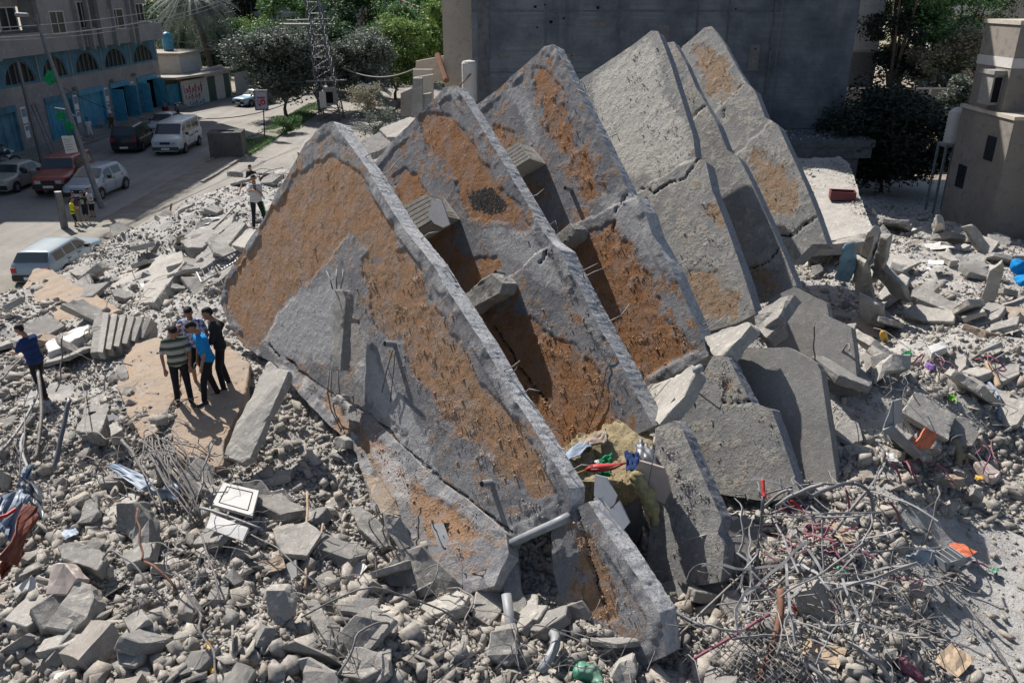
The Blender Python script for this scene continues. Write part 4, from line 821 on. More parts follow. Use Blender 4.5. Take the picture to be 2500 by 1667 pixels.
for i, (d0, d1) in enumerate(doors):
    fr = MB(); fr.box(BX - .3, d0, 2.75, BX + .1, d1, 3.12); fr.box(BX - .3, d0, 0.0, BX + .05, d0 + .14, 2.75); fr.box(BX - .3, d1 - .14, 0, BX + .05, d1, 2.75)
    dd = bchild(fr, 'door', M['blue_wall'] if i < 4 else M['blue_door'], apt, AO)
    lf = MB(); op = i in (5, 6)
    if op:
        lf.box(BX + .02, d0 + .1, .1, BX + .95, d0 + .16, 2.7)
        l2 = MB(); l2.box(BX + .02, d1 - .16, .1, BX + .7, d1 - .1, 2.7); bchild(l2, 'door_leaf', M['blue_door'], dd, (0, 0, 0)).matrix_parent_inverse = Matrix.Identity(4)
        if i == 6: l2 = MB(); l2.box(BX - .02, d0 + .2, .1, BX + .02, d0 + 1.9, 2.72); bchild(l2, 'door_leaf', M['blue_door'], dd, (0, 0, 0)).matrix_parent_inverse = Matrix.Identity(4)
    else:
        for k in range(6):
            a = d0 + .14 + (d1 - d0 - .28) * k / 6; lf.box(BX - .2, a + .01, .08, BX - .14 + .02 * (k % 2), a + (d1 - d0 - .28) / 6 - .01, 2.74)
    o = bchild(lf, 'door_leaf', M['blue_door'] if i > 2 else M['blue_wall'], dd, (0, 0, 0)); o.matrix_parent_inverse = Matrix.Identity(4)
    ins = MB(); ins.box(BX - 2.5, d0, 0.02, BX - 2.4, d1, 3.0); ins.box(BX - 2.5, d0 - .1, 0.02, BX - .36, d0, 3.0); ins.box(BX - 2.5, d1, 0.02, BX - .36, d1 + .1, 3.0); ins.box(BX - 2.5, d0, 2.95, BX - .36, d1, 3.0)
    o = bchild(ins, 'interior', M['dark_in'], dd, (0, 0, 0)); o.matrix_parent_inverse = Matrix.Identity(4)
# upper storeys: overhang with ribs, recesses and balcony parapets
up = MB(); OX = BX + 1.0
up.box(BX - 14, 30, 6.0, BX - .2, 75.0, 6.28)
segs = [(30, 50.2, 0), (50.2, 55.3, 1), (55.3, 60.2, 2), (60.2, 63.4, 3), (63.4, 69.6, 2), (69.6, 74.5, 1)]
for a, b, ty in segs:
    if ty == 1: # open balcony: slab, parapet, wall set back
        up.box(BX - .2, a, 5.95, OX, b, 6.2); up.box(OX - .12, a + .0, 6.2, OX, b, 7.25); up.box(BX - .3, a, 6.28, BX - .1, b, 7.35); up.box(BX - .3, a, 8.75, BX - .1, b, 12.2)
        up.box(BX - .2, a, 9.6, OX, b, 9.8); up.box(OX - .12, a, 9.8, OX, b, 10.8)
        if b > 70: up.box(BX - .1, b - .12, 6.2, OX - .12, b, 7.25)
    elif ty in (2, 0): # solid bay
        up.box(BX - .2, a, 5.95, OX - .2, b, 7.0); up.box(BX - .2, a, 8.45, OX - .2, b, 12.2)
        up.box(BX - .2, a, 7.0, OX - .2, a + (b - a) * .33, 8.45); up.box(BX - .2, a + (b - a) * .72, 7.0, OX - .2, b, 8.45)
    else:
        up.box(BX - .2, a, 5.95, BX + .25, b, 7.2); up.box(BX - .2, a, 9.0, BX + .25, b, 12.2); up.box(BX - .2, a, 7.2, BX + .25, a + .3, 9.0); up.box(BX - .2, b - .3, 7.2, BX + .25, b, 9.0)
        up.box(BX + .25, b - 1.9, 5.98, BX + .75, b - .2, 7.25)
bchild(up, 'upper_wall', M['plaster_gr'], apt, AO)
for yy in (50.1, 55.3, 60.2, 61.8, 63.4, 65.6, 68.6, 69.6):
    q = MB(); q.box(OX - .2, yy - .11, 5.85, OX + .12, yy + .11, 12.0); bchild(q, 'fin', M['plaster_gr'], apt, AO)
def win(y0, y1, z0, z1, x, par, org, axis='x', fm='white'):
    f = MB(); e = .07
    if axis == 'x':
        f.box(x - .05, y0, z0, x + .05, y0 + e, z1); f.box(x - .05, y1 - e, z0, x + .05, y1, z1); f.box(x - .05, y0 + e, z1 - e, x + .05, y1 - e, z1); f.box(x - .05, y0 + e, z0, x + .12, y1 - e, z0 + e); f.box(x - .04, (y0 + y1) / 2 - .03, z0 + e, x + .04, (y0 + y1) / 2 + .03, z1 - e)
    else:
        f.box(y0, x - .05, z0, y0 + e, x + .05, z1); f.box(y1 - e, x - .05, z0, y1, x + .05, z1); f.box(y0 + e, x - .05, z1 - e, y1 - e, x + .05, z1); f.box(y0 + e, x - .12, z0, y1 - e, x + .05, z0 + e); f.box((y0 + y1) / 2 - .03, x - .04, z0 + e, (y0 + y1) / 2 + .03, x + .04, z1 - e)
    o = bchild(f, 'window', M[fm], par, org)
    g = MB()
    if axis == 'x': g.box(x - .03, y0 + e, z0 + e, x - .01, y1 - e, z1 - e)
    else: g.box(y0 + e, x + .01, z0 + e, y1 - e, x + .03, z1 - e)
    p_ = bchild(g, 'pane', M['winglass'], o, (0, 0, 0)); p_.matrix_parent_inverse = Matrix.Identity(4)
for y0, y1, z0, z1, x in ((50.9, 52.3, 7.35, 8.75, BX - .1), (52.8, 54.8, 7.35, 8.75, BX - .1), (56.92, 58.8, 7.0, 8.45, OX - .2), (60.5, 61.6, 7.2, 9.0, BX + .25), (61.9, 63.1, 7.2, 9.0, BX + .25), (65.45, 67.85, 7.0, 8.45, OX - .2), (70.1, 71.6, 7.35, 8.75, BX - .1), (72.3, 73.8, 7.35, 8.75, BX - .1)):
    win(y0, y1, z0, z1, x, apt, AO)
tall = MB(); tall.box(BX - 14, 52, 12.2, BX + .6, 75, 22.5); tall.box(BX - 14, 24, 5.9, BX - .5, 47.9, 12.8); bchild(tall, 'upper_storeys', M['plaster_gr'], apt, AO)
for yy, zz in ((69.3, 3.4), (65.3, 3.3), (59.6, 3.3)):
    q = MB(); q.capsule((BX + .05, yy, zz), (BX + .3, yy, zz + .05), .12, .14, 8); bchild(q, 'wall_lamp', M['alu'], apt, AO)
for yy in (69.1, 74.4, 59.65, 53.0, 64.4):
    q = MB(); q.box(BX, yy - .28, 1.9, BX + .02, yy + .28, 2.9); q.box(BX, yy - .28, 1.0, BX + .02, yy + .2, 1.8)
    o = bchild(q, 'poster', M['paper'], apt, AO)
    q = MB(); q.box(BX + .022, yy - .24, 2.3, BX + .03, yy + .24, 2.8); q.box(BX + .022, yy - .2, 1.45, BX + .03, yy + .16, 1.72)
    bchild(q, 'poster_picture', M['bluemetal'], o, (0, 0, 0)).matrix_parent_inverse = Matrix.Identity(4)
# sheds and yard walls past the apartment building
def fence_sheet(name, label, cat, x0, y0, x1, y1, h, mat, t=.15, corr=0, z0=-.1, cap=None):
    b = MB(); d = Vector((x1 - x0, y1 - y0, 0)); L = d.length; d.normalize(); nrm = Vector((d.y, -d.x, 0))
    if corr:
        n = int(L / .12)
        for k in range(n):
            p = Vector((x0, y0, z0)) + d * (L * k / n); o_ = nrm * (.03 if k % 2 else 0)
            b.prism([p + o_, p + d * (L / n) + o_, p + d * (L / n) + o_ + Vector((0, 0, h)), p + o_ + Vector((0, 0, h))], -nrm * .04)
    else:
        p = Vector((x0, y0, z0)); b.prism([p, p + d * L, p + d * L + Vector((0, 0, h)), p + Vector((0, 0, h))], -nrm * t)
    if cap:
        p = Vector((x0, y0, z0 + h)) + nrm * .05; b.prism([p, p + d * L, p + d * L - nrm * (t + .1), p - nrm * (t + .1)], (0, 0, .07))
    return tag(b.obj(name, mat), label, cat)
fence_sheet('metal_fence', 'bright blue corrugated metal fence at the end of the shop fronts', 'fence', -30.7, 75.1, -29.9, 76.9, 2.15, M['blue_door'], corr=1)
gw = fence_sheet('graffiti_wall', 'white garden wall covered with red and blue painted writing', 'wall', -29.75, 76.2, -28.95, 79.9, 2.35, M['plaster_w'])
def graffiti():
    d = Vector((.8, 3.7, 0)).normalized(); p0 = Vector((-29.75, 76.2, -.1)) + Vector((d.y, -d.x, 0)) * .012; r = random.Random(4)
    for mat, z0, z1, a0, a1, n in (('magenta_g', 1.25, 2.1, .25, 3.3, 13), ('magenta_g', .75, 1.15, .4, 2.9, 9), ('bluewr', .15, .55, .9, 3.5, 9)):
        b = MB()
        for k in range(n):
            s = a0 + (a1 - a0) * k / n; ww = (a1 - a0) / n
            pts = []
            if k % 4 == 0: loc = [(0, .9), (.1, .1), (.2, .0)]
            elif k % 4 == 1: loc = [(0, .1), (.5, .0), (.9, .25), (.6, .5), (.3, .35)]
            elif k % 4 == 2: loc = [(0, .45), (.3, .1), (.7, .1), (1., .5)]
            else: loc = [(.1, .5), (.5, .7), (.8, .4), (.6, -.15), (.1, -.25)]
            pts = [p0 + d * (s + ww * lx) + Vector((0, 0, z0 + (z1 - z0) * lz)) for lx, lz in loc]
            b.tube(pts, .035, 4)
            if k % 2: q = p0 + d * (s + ww * .5) + Vector((0, 0, z0 + (z1 - z0) * .95)); b.tube([q, q + d * .06], .035, 4)
        bo = b.obj('painted_writing', M[mat], gw)
M['magenta_g'] = plain('red_wall_paint', (0.4, 0.05, 0.1), 0.8, 0.1); M['bluewr'] = plain('blue_wall_paint', (0.06, 0.25, 0.42), 0.8, 0.1)
graffiti()
sh = empty('shed', (-29, 82, 0), 0, 'low flat roofed shed with a dark green double door behind the parked car', 'shed')
def sc_(b, n, m, org=(-29, 82, 0), par=None):
    o = b.obj(n, m, par or sh); o.matrix_parent_inverse = Matrix.Translation(-Vector(org)); return o
b = MB(); b.prism([(-28.95, 79.9, -.1), (-28.2, 85, -.1), (-28.2, 85, 2.5), (-28.95, 79.9, 2.5)], (-8, 1, 0)); sc_(b, 'wall', M['plaster_w'])
b = MB(); b.prism([(-29.5, 74.5, 2.52), (-27.9, 79.7, 2.52), (-27.7, 86.5, 2.52), (-39, 87, 2.52), (-39.5, 75.2, 2.52)], (0, 0, .2)); rf = sc_(b, 'roof', M['roofc'])
b = MB(); b.box(-29.3, 80, 2.75, -29, 85.5, 2.95); sc_(b, 'roof_edge', M['plaster_w'])
b = MB(); b.prism([(-28.9, 80.35, .0), (-28.55, 82.9, .0), (-28.55, 82.9, 2.25), (-28.9, 80.35, 2.25)], (.03, -.005, 0)); dr = sc_(b, 'door', M['dk_green'])
b = MB(); b.prism([(-28.4, 83.6, .0), (-28.24, 84.7, .0), (-28.24, 84.7, 2.25), (-28.4, 83.6, 2.25)], (.03, 0, 0)); sc_(b, 'side_door', M['dk_green'])
fence_sheet('board_fence', 'pale vertical board fence beyond the green doored shed', 'fence', -28.1, 86, -27.7, 92, 2.2, M['plaster_w'], corr=1)
b = MB(); b.box(-40, 78.5, 0, -30.5, 84, 4.3); hut = tag(b.obj('back_hut', M['plaster_w']), 'small white hut with a flat roof and a blue water tank above it', 'hut')
b = MB(); b.box(-40.3, 78.2, 4.3, -30.2, 84.2, 4.5); b.obj('roof', M['roofc'], hut)
b = MB(); b.capsule((-32.5, 81.5, 4.75), (-32.5, 81.5, 5.7), .5, .5, 14); tag(b.obj('water_tank', M['blue_door'], smooth=True), 'blue plastic water tank on the small white hut roof', 'water tank')
# pale villa behind the palm
vl = empty('villa', (-30, 118, 0), 0, 'pale villa with curved balconies behind the palm tree at the top', 'building')
def vb(b, n, m, par=None):
    o = b.obj(n, m, par or vl)
    if par is None: o.matrix_parent_inverse = Matrix.Translation((30, -118, 0))
    return o
b = MB(); b.box(-46, 118, -.1, -22, 130, 14); vb(b, 'wall', M['plaster_w'])
for zz in (2.6, 6.2, 9.6):
    b = MB(); pts = [Vector((-46, 117.9, zz))] + [Vector((-46 + 24 * k / 14, 117.9 - 3.2 * math.sin(math.pi * min(1, .15 + k / 14 * .85)), zz)) for k in range(15)] + [Vector((-22, 117.9, zz))]
    b.prism(pts, (0, 0, .3)); b.tube([p + Vector((0, .1, .75)) for p in pts[1:-1]], .42, 6); vb(b, 'balcony', M['plaster_w'])
for xx in (-42, -36, -30, -25):
    for zz in (3.6, 7.2): win(xx, xx + 1.8, zz, zz + 1.7, 117.95, vl, (-30, 118, 0), 'y')
# the grey tower with its open ground floor
TY = 42.0
tw = empty('grey_tower', (8, TY, 0), 0, 'huge dark grey concrete wall of the unfinished tower block standing behind the peaks', 'building')
def tb(b, n, m, par=None):
    o = b.obj(n, m, par or tw)
    if par is None: o.matrix_parent_inverse = Matrix.Translation((-8, -TY, 0))
    return o
n = NT('board_marked_concrete'); v = n.n('NewGeometry').outputs['Position']
mp = n.n('Mapping', {'Vector': v, 'Scale': (0.12, 0.12, 7)}); board = n.noise(mp.outputs[0], 1.0, 4, 0.6)
st_ = n.noise(n.n('Mapping', {'Vector': v, 'Scale': (1.0, 1.0, 0.12)}).outputs[0], 1.1, 6, 0.6); bl = n.noise(v, 0.55, 7, 0.68)
col = n.mix(n.mr(bl, 0.34, 0.66), (0.085, 0.093, 0.108), (0.18, 0.19, 0.205)); col = n.mix(n.math('MULTIPLY', n.mr(board, 0.48, 0.56), 0.45), col, (0.12, 0.125, 0.135))
col = n.mix(n.math('MULTIPLY', n.mr(st_, 0.55, 0.72), 0.5), col, (0.23, 0.22, 0.2)); col = n.mix(n.mr(n.noise(v, 2.2, 7, 0.75), 0.66, 0.72), col, (0.06, 0.062, 0.065))
n.bump(n.math('ADD', n.math('MULTIPLY', board, 0.6), n.noise(v, 9, 6, 0.7)), 0.03, 0.8); M['tower'] = n.fin(col, 0.93, 0.12)
x0, x1 = -1.95, 16.75
b = MB(); b.box(x0, TY, 3.2, 6.0, TY + 12, 14.5); b.box(6.0, TY + .01, 3.2, 12.9, TY + 12, 20); b.box(12.9, TY - .02, 3.2, 12.98, TY + 11, 20); b.box(12.98, TY + .25, 3.2, x1, TY + 12, 20); tb(b, 'wall', M['tower'])
for xx in (-1.65, 1.6, 5.1, 8.9, 10.4): 
    b = MB(); b.box(xx, TY - .035, 3.25, xx + (.55 if xx < 0 else .05), TY, 15.5); tb(b, 'wall_joint', M['conc_dk'])
b = MB(); b.box(x0, TY - 3.4, 2.86, x1 + .3, TY + 12, 3.18); fl = tb(b, 'floor_plate', M['conc_dk'])
b = MB(); b.box(x0, TY - 3.35, 2.35, x1 + .2, TY - 3.0, 2.86); b.box(x1 - .3, TY - 3.0, 2.35, x1, TY + 12, 2.86); tb(b, 'edge_beam', M['conc_dk'])
for xx in (0.5, 5, 9.5, 13.2, 16.1):
    for yy in (TY - 3.2, TY + 2, TY + 7):
        b = MB(); b.box(xx - .3, yy, -.3, xx + .35, yy + .5, 2.4); tb(b, 'column', M['conc_dk'])
b = MB(); b.box(x0, TY + 11, -.2, x1, TY + 11.3, 2.86); tb(b, 'back_wall', M['conc_dk'])
for zz in (5.9, 8.7):
    b = MB(); b.box(x0, TY - .03, zz, 12.9, TY, zz + .05); tb(b, 'pour_joint', M['conc_dk'])
M['patch'] = concrete('block_patch', (0.16, 0.155, 0.15), (0.24, 0.235, 0.23), None, 2, .02, 10)
rr_ = random.Random(8)
for xx, zz, ww, hh in ((2.3, 6.3, .7, .5), (7.1, 7.4, .5, .7), (3.6, 8.0, .9, .25), (-.6, 6.6, .5, .2), (.6, 7.2, .8, .18), (11.6, 6.0, .5, 1.2)):
    b = MB(); b.box(xx, TY - .022, zz, xx + ww, TY, zz + hh); tb(b, 'wall_patch', M['patch'])
for k in range(16):
    xx = rr_.uniform(-1.5, 12); zz = rr_.uniform(4, 9.2); q = rr_.uniform(.04, .11)
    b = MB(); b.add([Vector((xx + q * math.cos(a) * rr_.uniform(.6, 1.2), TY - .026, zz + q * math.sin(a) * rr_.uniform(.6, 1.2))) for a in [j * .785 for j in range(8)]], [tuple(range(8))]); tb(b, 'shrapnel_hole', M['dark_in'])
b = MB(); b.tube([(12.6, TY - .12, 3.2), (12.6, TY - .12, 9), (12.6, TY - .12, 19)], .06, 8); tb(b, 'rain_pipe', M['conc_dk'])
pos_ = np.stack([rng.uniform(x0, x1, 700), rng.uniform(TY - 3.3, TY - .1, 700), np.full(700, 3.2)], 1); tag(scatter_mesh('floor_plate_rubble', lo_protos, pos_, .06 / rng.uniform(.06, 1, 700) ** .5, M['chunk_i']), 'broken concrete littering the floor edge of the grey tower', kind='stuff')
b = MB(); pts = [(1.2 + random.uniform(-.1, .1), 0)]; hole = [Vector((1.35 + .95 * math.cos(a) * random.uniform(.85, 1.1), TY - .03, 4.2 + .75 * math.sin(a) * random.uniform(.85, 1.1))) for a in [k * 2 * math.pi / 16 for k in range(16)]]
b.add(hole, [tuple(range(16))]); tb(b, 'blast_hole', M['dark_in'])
# cream building strip with the yard in front of it
cb = empty('cream_building', (-3.4, 44, 0), 0, 'cream rendered wall with scorch marks standing at the left end of the grey tower', 'building')
b = MB(); b.box(-3.55, 44.5, 2.5, -1.96, 56, 15); o = b.obj('wall', M['plaster_cr'], cb); o.matrix_parent_inverse = Matrix.Translation((3.4, -44, 0))
b = MB(); b.box(-4.0, 43.0, -.3, -1.96, 56, 2.9); b.box(-3.4, 42.9, 2.9, -1.96, 44.4, 3.0); o = b.obj('terrace', M['plaster_cr'], cb); o.matrix_parent_inverse = Matrix.Translation((3.4, -44, 0))
def wall_tr(name, label, quads, mat, t, cat='wall'):
    b = MB()
    for q in quads: b.prism([Vector(p) for p in q], t)
    return tag(b.obj(name, mat), label, cat)
wall_tr('stepped_wall', 'stepped cream yard wall rising to the cream building, left of the grey tower', [[PY(1015,150,46) , PY(1092,135,46), PY(1092,200,46), PY(1015,200,46)], [PY(1008,170,43), PY(1056,170,43), PY(1056,225,43), PY(1008,225,43)], [PY(1010,190,41.5), PY(1058,182,41.5), PY(1058,250,41.5), PY(1010,290,41.5)]], M['plaster_cr'], (0.0, .25, 0))
wall_tr('broken_pier', 'broken grey block pier in front of the stepped yard wall', [[PY(1008,192,36), PY(1030,192,36), PY(1032,285,36), PY(1004,285,36)], [PY(1030,232,36.2), PY(1052,228,36.2), PY(1050,275,36.2), PY(1032,280,36.2)]], M['conc'], (0, .4, 0))
wall_tr('low_wall', 'low grey wall stub at the side road, left of the broken pier', [[PY(978,228,40), PY(1008,215,40), PY(1008,285,40), PY(978,285,40)]], M['plaster_be'], (0, .3, 0))
b = MB(); b.tube([PY(1068,135,45), PY(1090,197,43.4)], .16, 8); tag(b.obj('leaning_pipe', M['rust']), 'brown leaning pipe in the corner of the cream yard wall', 'pipe')
tk = empty('water_tank', PY(1147, 247, 41.2), 0, 'tall grey cylindrical tank standing where the cream wall meets the tower', 'water tank')
b = MB(); b.tube([(0, 0, 0), (0, 0, 1.75), (0, 0, 1.85), (0, 0, 1.9)], [.37, .37, .3, .05], 16); b.obj('body', M['plaster_w'], tk)
b = MB(); b.tube([(-.9, -.5, .3), (.1, -.4, 1.3)], .03, 6); b.obj('pipe', M['rust'], tk)
# white block behind the lot
wb = empty('white_building', (25, 78, 0), 0, 'narrow white building with small windows behind the lot, right of the tower', 'building')
def wbb(b, nme, m):
    o = b.obj(nme, m, wb); o.matrix_parent_inverse = Matrix.Translation((-25, -78, 0)); return o
b = MB(); b.box(14, 78, -.3, 33.2, 90, 16); wbb(b, 'wall', M['plaster_w']); b = MB(); b.box(14, 77.9, 4.6, 33.25, 78, 4.8); wbb(b, 'band', M['plaster_cr'])
b = MB(); b.box(14, 77.96, -.2, 33.22, 77.99, 4.58); wbb(b, 'pink_base', M['plaster_be'])
for zz in (1.1, 7.6, 11.3): win(29.0, 30.0, zz, zz + 1.3, 77.93, wb, (25, 78, 0), 'y')
for xx in (27.5,): win(xx, xx + .9, 2.8, 3.6, 77.93, wb, (25, 78, 0), 'y')
# block wall at the back of the lot
lw = empty('lot_wall', (28, 69, 0), 0, 'long block wall with pale coping behind the dry grass lot', 'wall')
for k in range(5):
    xa = 17.3 + k * 5.6
    b = MB(); b.box(xa, 68.9, -.3, xa + 5.6, 69.1, 2.35); o = b.obj('wall_panel', M['plaster_be'], lw); o.matrix_parent_inverse = Matrix.Translation((-28, -69, 0))
    b = MB(); b.box(xa, 68.85, 2.35, xa + 5.6, 69.15, 2.45); b.box(xa - .1, 68.8, -.3, xa + .1, 68.9, 2.35); o = b.obj('coping', M['plaster_w'], lw); o.matrix_parent_inverse = Matrix.Translation((-28, -69, 0))
fence_sheet('low_wall', 'low shaded wall between the tower and the dark tree', 'wall', 16.9, 48, 26, 48, 1.3, M['plaster_gr'])
# beige building at the right edge
rb = empty('beige_building', (19, 34, 0), 0, 'beige house with a white band and a bay window at the right edge', 'building')
def rbb(b, nme, m, par=None):
    o = b.obj(nme, m, par or rb)
    if par is None: o.matrix_parent_inverse = Matrix.Translation((-19, -34, 0))
    return o
xl = 18.5
b = MB(); b.box(xl, 31.6, 5.3, xl + 9, 34, 8.45); b.box(xl - .15, 30.4, -.3, xl + 9, 34.1, 5.25); b.box(xl + 2.2, 28.6, -.3, 34, 30.4, 7.4); rbb(b, 'wall', M['plaster_be'])
b = MB(); b.box(xl - .03, 31.57, 6.95, xl, 34.03, 7.3); b.box(xl, 31.57, 6.95, xl + 9, 31.6, 7.3); b.box(xl + 2.17, 28.57, 5.6, 34, 28.6, 6.0); b.box(xl + 2.17, 28.6, 5.6, xl + 2.2, 30.4, 6.0); b.box(xl + 2.17, 28.57, 2.3, 34, 28.6, 2.7); rbb(b, 'band', M['plaster_w'])
b = MB(); b.box(xl - .06, 31.55, 8.45, xl + 9, 34.06, 8.6); b.box(xl - .22, 30.3, 5.25, xl + 9, 31.6, 5.38); b.box(xl - .22, 31.6, 5.25, xl, 34.2, 5.38); rbb(b, 'parapet', M['plaster_cr'])
b = MB(); b.box(xl - .4, 31.9, 5.6, xl, 32.7, 6.7); b.box(xl - .47, 31.8, 6.7, xl, 32.8, 6.85); by = rbb(b, 'bay_window', M['conc']); b = MB(); b.box(xl - .33, 31.87, 5.7, xl - .08, 31.9, 6.6); b.obj('pane', M['dark_in'], by).matrix_parent_inverse = Matrix.Identity(4)
for yy, zz in ((31.2, 3.6), (32.8, 2.2)):
    b = MB(); b.box(xl - .19, yy, zz, xl - .16, yy + .6, zz + .9); rbb(b, 'window', M['winglass'])
for xx in (xl + 2.9, xl + 5):
    for zz in (3.2,): win(xx, xx + .9, zz, zz + 1.2, 28.55, rb, (19, 34, 0), 'y')
wt = empty('water_tank', PY(2322, 350, 35.5), 0, 'upright ribbed water tank on a stand beside the beige house', 'water tank')
b = MB(); zz = 0; pts = []; rs = []
for k in range(9): pts += [(0, 0, .15 * k), (0, 0, .15 * k + .09)]; rs += [.32, .35]
pts += [(0, 0, 1.42), (0, 0, 1.5)]; rs += [.22, .08]; b.tube(pts, rs, 16); b.obj('tank', M['plaster_w'], wt, True)
b = MB(); b.box(-.4, -.4, -.12, .4, .4, 0); [b.box(sx * .35 - .04, sy * .35 - .04, -3.0, sx * .35 + .04, sy * .35 + .04, -.12) for sx in (-1, 1) for sy in (-1, 1)]; b.obj('stand', M['alu'], wt)
# far apartment block top right
fb = empty('apartment_building', (52, 105, 0), 0, 'far cream apartment block with a mint green balcony at the top right corner', 'building')
def fbb(b, nme, m):
    o = b.obj(nme, m, fb); o.matrix_parent_inverse = Matrix.Translation((-52, -105, 0)); return o
b = MB(); b.box(50, 105, -.3, 74, 118, 20); fbb(b, 'wall', M['plaster_cr'])
for zz in (3.2, 7.0, 10.8):
    b = MB(); b.box(50.5, 103.6, zz, 57.5, 105, zz + .25); b.box(50.5, 103.5, zz + .25, 57.5, 103.6, zz + 1.2); b.box(50.3, 103.6, zz, 50.5, 105, zz + 1.2); fbb(b, 'balcony', M['plaster_w'])
    b = MB(); b.box(50.6, 104.93, zz + .2, 57.4, 104.97, zz + 3.4); fbb(b, 'balcony_wall', M['mint'])
    for xx in (51.5, 53.6, 61, 64, 67.5): win(xx, xx + 1.5, zz + .9, zz + 2.5, 104.9, fb, (52, 105, 0), 'y')
# shapes seen at the top: a brick house behind the trees
b = MB(); b.box(-26, 150, -.3, 5, 160, 12); tag(b.obj('far_house', M['plaster_be']), 'brownish far house hidden behind the trees at the top', 'building')
# ------------------------------------------------------------------ vegetation
def leaf_mat(name, c1, c2, c3):
    n = NT(name); r = n.n('NewGeometry').outputs['Random Per Island']; v = n.n('NewGeometry').outputs['Position']
    c1, c2, c3 = [tuple(x * 1.25 for x in q) for q in (c1, c2, c3)]; col = n.ramp(r, [(0, c1), (0.5, c2), (1, c3)]); col = n.mix(n.math('MULTIPLY', n.mr(n.noise(v, 0.8, 3), 0.4, 0.65), 0.4), col, c1)
    m = n.fin(col, 0.6, 0.3)
    tr = n.n('BsdfTranslucent', {'Color': col}); mx = n.n('MixShader', {0: 0.22}); n.t.links.new(n.b.outputs[0], mx.inputs[1]); n.t.links.new(tr.outputs[0], mx.inputs[2]); n.t.links.new(mx.outputs[0], n.out.inputs[0])
    return m
LV = {'dark': leaf_mat('dark_green_leaves', (0.0217, 0.0508, 0.0261), (0.0435, 0.087, 0.0362), (0.0725, 0.123, 0.0508)),
      'mid': leaf_mat('green_leaves', (0.0435, 0.0943, 0.0319), (0.0798, 0.16, 0.0508), (0.131, 0.217, 0.0725)),
      'olive': leaf_mat('grey_green_leaves', (0.0725, 0.0899, 0.0696), (0.123, 0.145, 0.116), (0.203, 0.225, 0.189)),
      'yel': leaf_mat('yellow_green_leaves', (0.087, 0.145, 0.0362), (0.145, 0.232, 0.0508), (0.232, 0.29, 0.087)),
      'dry': leaf_mat('dry_leaves', (0.145, 0.138, 0.102), (0.217, 0.203, 0.145), (0.29, 0.268, 0.189)),
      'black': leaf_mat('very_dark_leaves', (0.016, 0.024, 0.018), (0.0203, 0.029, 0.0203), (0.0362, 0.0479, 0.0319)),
      'straw': leaf_mat('straw', (0.319, 0.261, 0.145), (0.435, 0.362, 0.203), (0.522, 0.435, 0.261))}
def leaves(centers, size, aspect=0.5, upb=0.3):
    n = len(centers); d = rng.normal(0, 1, (n, 3)); d[:, 2] = np.abs(d[:, 2]) * upb + d[:, 2] * .4; d /= np.linalg.norm(d, axis=1)[:, None]
    q = rng.normal(0, 1, (n, 3)); sd_ = np.cross(d, q); sd_ /= np.linalg.norm(sd_, axis=1)[:, None] + 1e-9; s = (size * rng.uniform(.6, 1.3, n))[:, None]
    V = np.stack([centers - d * s, centers + sd_ * s * aspect, centers + d * s, centers - sd_ * s * aspect], 1).reshape(-1, 3)
    return V, np.arange(n * 4).reshape(n, 4)
def tree(name, label, loc, h, rad, mat, nleaf=6000, trunk=None, squash=0.8, lsize=0.11, blobs=26, trunk_h=None, group=None, cat='tree', openness=.6):
    e = empty(name, loc, 0, label, cat, group); r = random.Random(hash((round(loc[0], 1), round(loc[1], 1))) & 0xffff)
    th = trunk_h if trunk_h is not None else h * .38; cz = th + (h - th) / 2; hh = (h - th) / 2
    cs = []
    for k in range(blobs):
        a = r.uniform(0, 6.283); q = rad * (r.uniform(0.05, .72)); zz = cz + hh * r.uniform(-.75, .72)
        q *= math.sqrt(max(.15, 1 - ((zz - cz) / hh) ** 2 * .8)); cs.append((Vector((math.cos(a) * q, math.sin(a) * q, zz)), rad * r.uniform(.16, .42)))
    b = MB(); t0 = trunk or max(.07, h * .02)
    top = Vector((r.uniform(-.2, .2), r.uniform(-.2, .2), th)); b.tube([(0, 0, -.3), (r.uniform(-.08, .08), 0, th * .5), top], [t0 * 1.4, t0, t0 * .8], 8)
    for c, rr in cs[:8]: b.tube([top * .85, (top + c) * .5 + Vector((0, 0, .15)), c], [t0 * .6, t0 * .35, t0 * .12], 5)
    b.obj('trunk', M['bark'], e)
    pts = []; per = nleaf // len(cs)
    for c, rr in cs:
        d = rng.normal(0, 1, (per, 3)); d /= np.linalg.norm(d, axis=1)[:, None]; rad_ = rr * (rng.uniform(0, 1, per) ** openness)[:, None]
        p = np.array(c) + d * rad_ * np.array([1, 1, squash]); p += (rng.normal(0, 1, p.shape) * rr * .1); pts.append(p)
    p = np.concatenate(pts); p = p[fbm(p + np.array(loc), 1.4, 4, 12) > .45]; p = p[p[:, 2] > .1]
    V, F = leaves(p, lsize); link_mesh('crown', np_mesh('crown', V, F), LV[mat], e); return e
GR = 'trees filling the background beyond the road'
